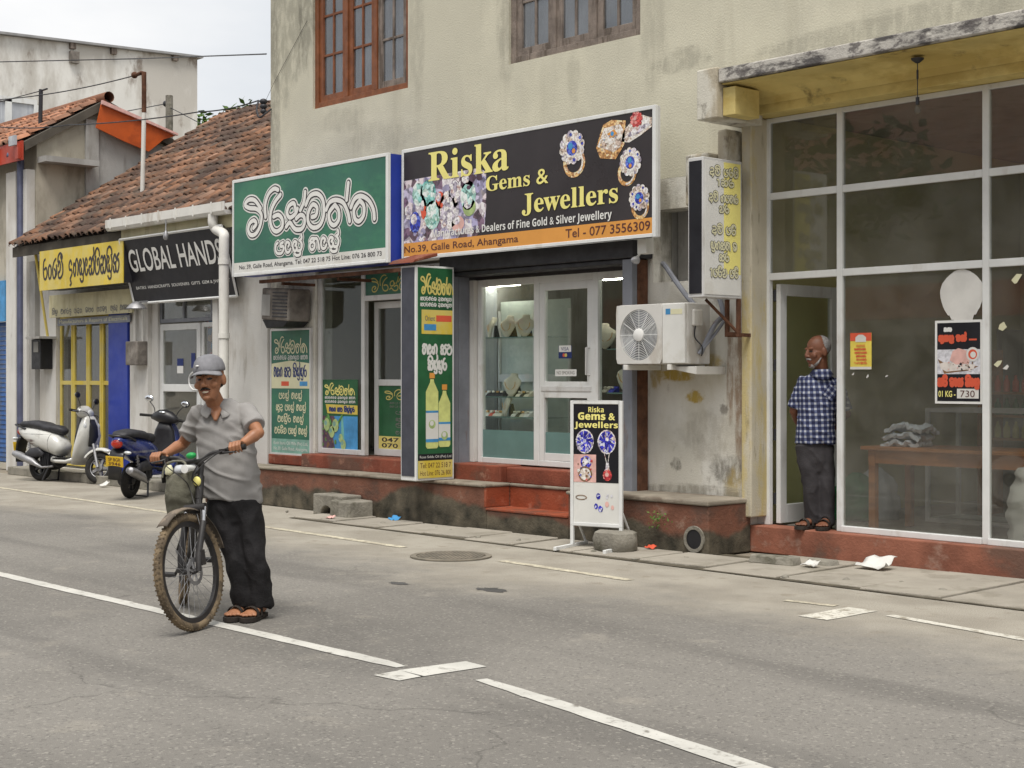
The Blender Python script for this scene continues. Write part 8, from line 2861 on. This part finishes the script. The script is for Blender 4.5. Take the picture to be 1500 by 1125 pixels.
for k, (px, py) in enumerate(pebs):
    q = W(px, py, Z=.03)
    mb = MB(); mb.ball((q.x, min(q.y, 9.6 if q.x < -8.2 else 10.1), .014), rnd.uniform(.015, .04), rnd.uniform(.015, .035), rnd.uniform(.01, .02), 8, 6)
    for i, v in enumerate(mb.v): mb.v[i] = v + Vector((1, 1, 1)) * (.008 * mnoise.noise(v * 30))
    tag(mb.build('pebble', 'concrete', smooth='all'), 'small loose pebble or clod lying along the foot of the shop walls', 'pebble', 'loose pebbles along the wall foot')
# weeds on the broken plinth corner
q = W(968, 762, Y=9.62)
mb = MB()
rnd = random.Random(6)
for i in range(60):
    p = q + Vector((rnd.gauss(0, .05), -.02 - abs(rnd.gauss(0, .02)), rnd.gauss(0, .035)))
    u = Vector((rnd.gauss(0, 1), -abs(rnd.gauss(0, .6)), rnd.gauss(0, 1))).normalized(); v = u.orthogonal().normalized()
    s = rnd.uniform(.015, .035)
    mb.add([p, p + u * s * .5 + v * s * .25, p + u * s, p + u * s * .5 - v * s * .25], [(0, 1, 2, 3)])
tag(mb.build('weed', 'leaf', weld=False, fix=False), 'small green weed growing from the broken plinth face', 'plant')
# drain cover in the road
C_ = Vector((-9.60, 8.04, 0))
t = thing('drain_cover', 'round ribbed iron manhole cover in the dusty road edge', 'manhole cover', C_)
mat('iron', (.20, .18, .145), .8, .25, 8, .3, 60, stain=((.24, .21, .165), .8, (8, 8, 8), .52))
mb = MB(); mb.lathe([(.34, .004), (.34, .014), (.29, .014), (.29, .004)], C_, 'z', 48); mb.build('rim', 'iron', t)
mb = MB(); mb.lathe([(.001, .006), (.288, .006)], C_, 'z', 48); mb.build('plate', 'plinth_top', t, fix=False)
mb = MB()
for k in range(-8, 9):
    x = k * .032
    h = math.sqrt(max(.28 ** 2 - x * x, 0))
    if h < .04: continue
    T = Matrix.Translation(C_) @ Matrix.Rotation(R(35), 4, 'Z')
    a = MB(T); a.box(x - .010, x + .010, -h, h, .007, .015)
    mb.add(a.v, a.f)
mb.build('rib', 'iron', t)

# ------------------------------------------------------------------ the other side of the street (seen in the glass)
t = thing('opposite_building', 'shop row across the street that shows only as a reflection in the windows', 'building', (-8, -11, 0))
mat('opp_wall', (.38, .36, .31), .85, .2, .8)
mat('opp_roof', (.16, .06, .035), .85, .2, 2)
mb = MB(); mb.box(-34, 14, -16, -11.0, 0, 6.4); mb.build('wall', 'opp_wall', t)
mb = MB(); mb.prism([(-35, -10.0, 6.1), (-35, -16.5, 9.5), (-35, -16.5, 6.1)], (50, 0, 0)); mb.build('roof', 'opp_roof', t)
mb = MB()
for k in range(9): mb.box(-32 + k * 5, -28.4 + k * 5, -10.99, -10.9, .1, 2.5)
mb.build('shutter', 'dark_metal', t)
mb = MB(); mb.box(-30, 12, -10.9, -10.3, 2.9, 3.7); mb.build('awning', 'red_board', t)
tree((-22, -8.2), 8.5, 3.2, 'dense tree across the street seen only as a reflection in the left windows', 15, 1600, .5)
tree((2, -8.6), 9.0, 3.6, 'dense tree across the street seen only as a reflection in the right windows', 16, 1600, .5)
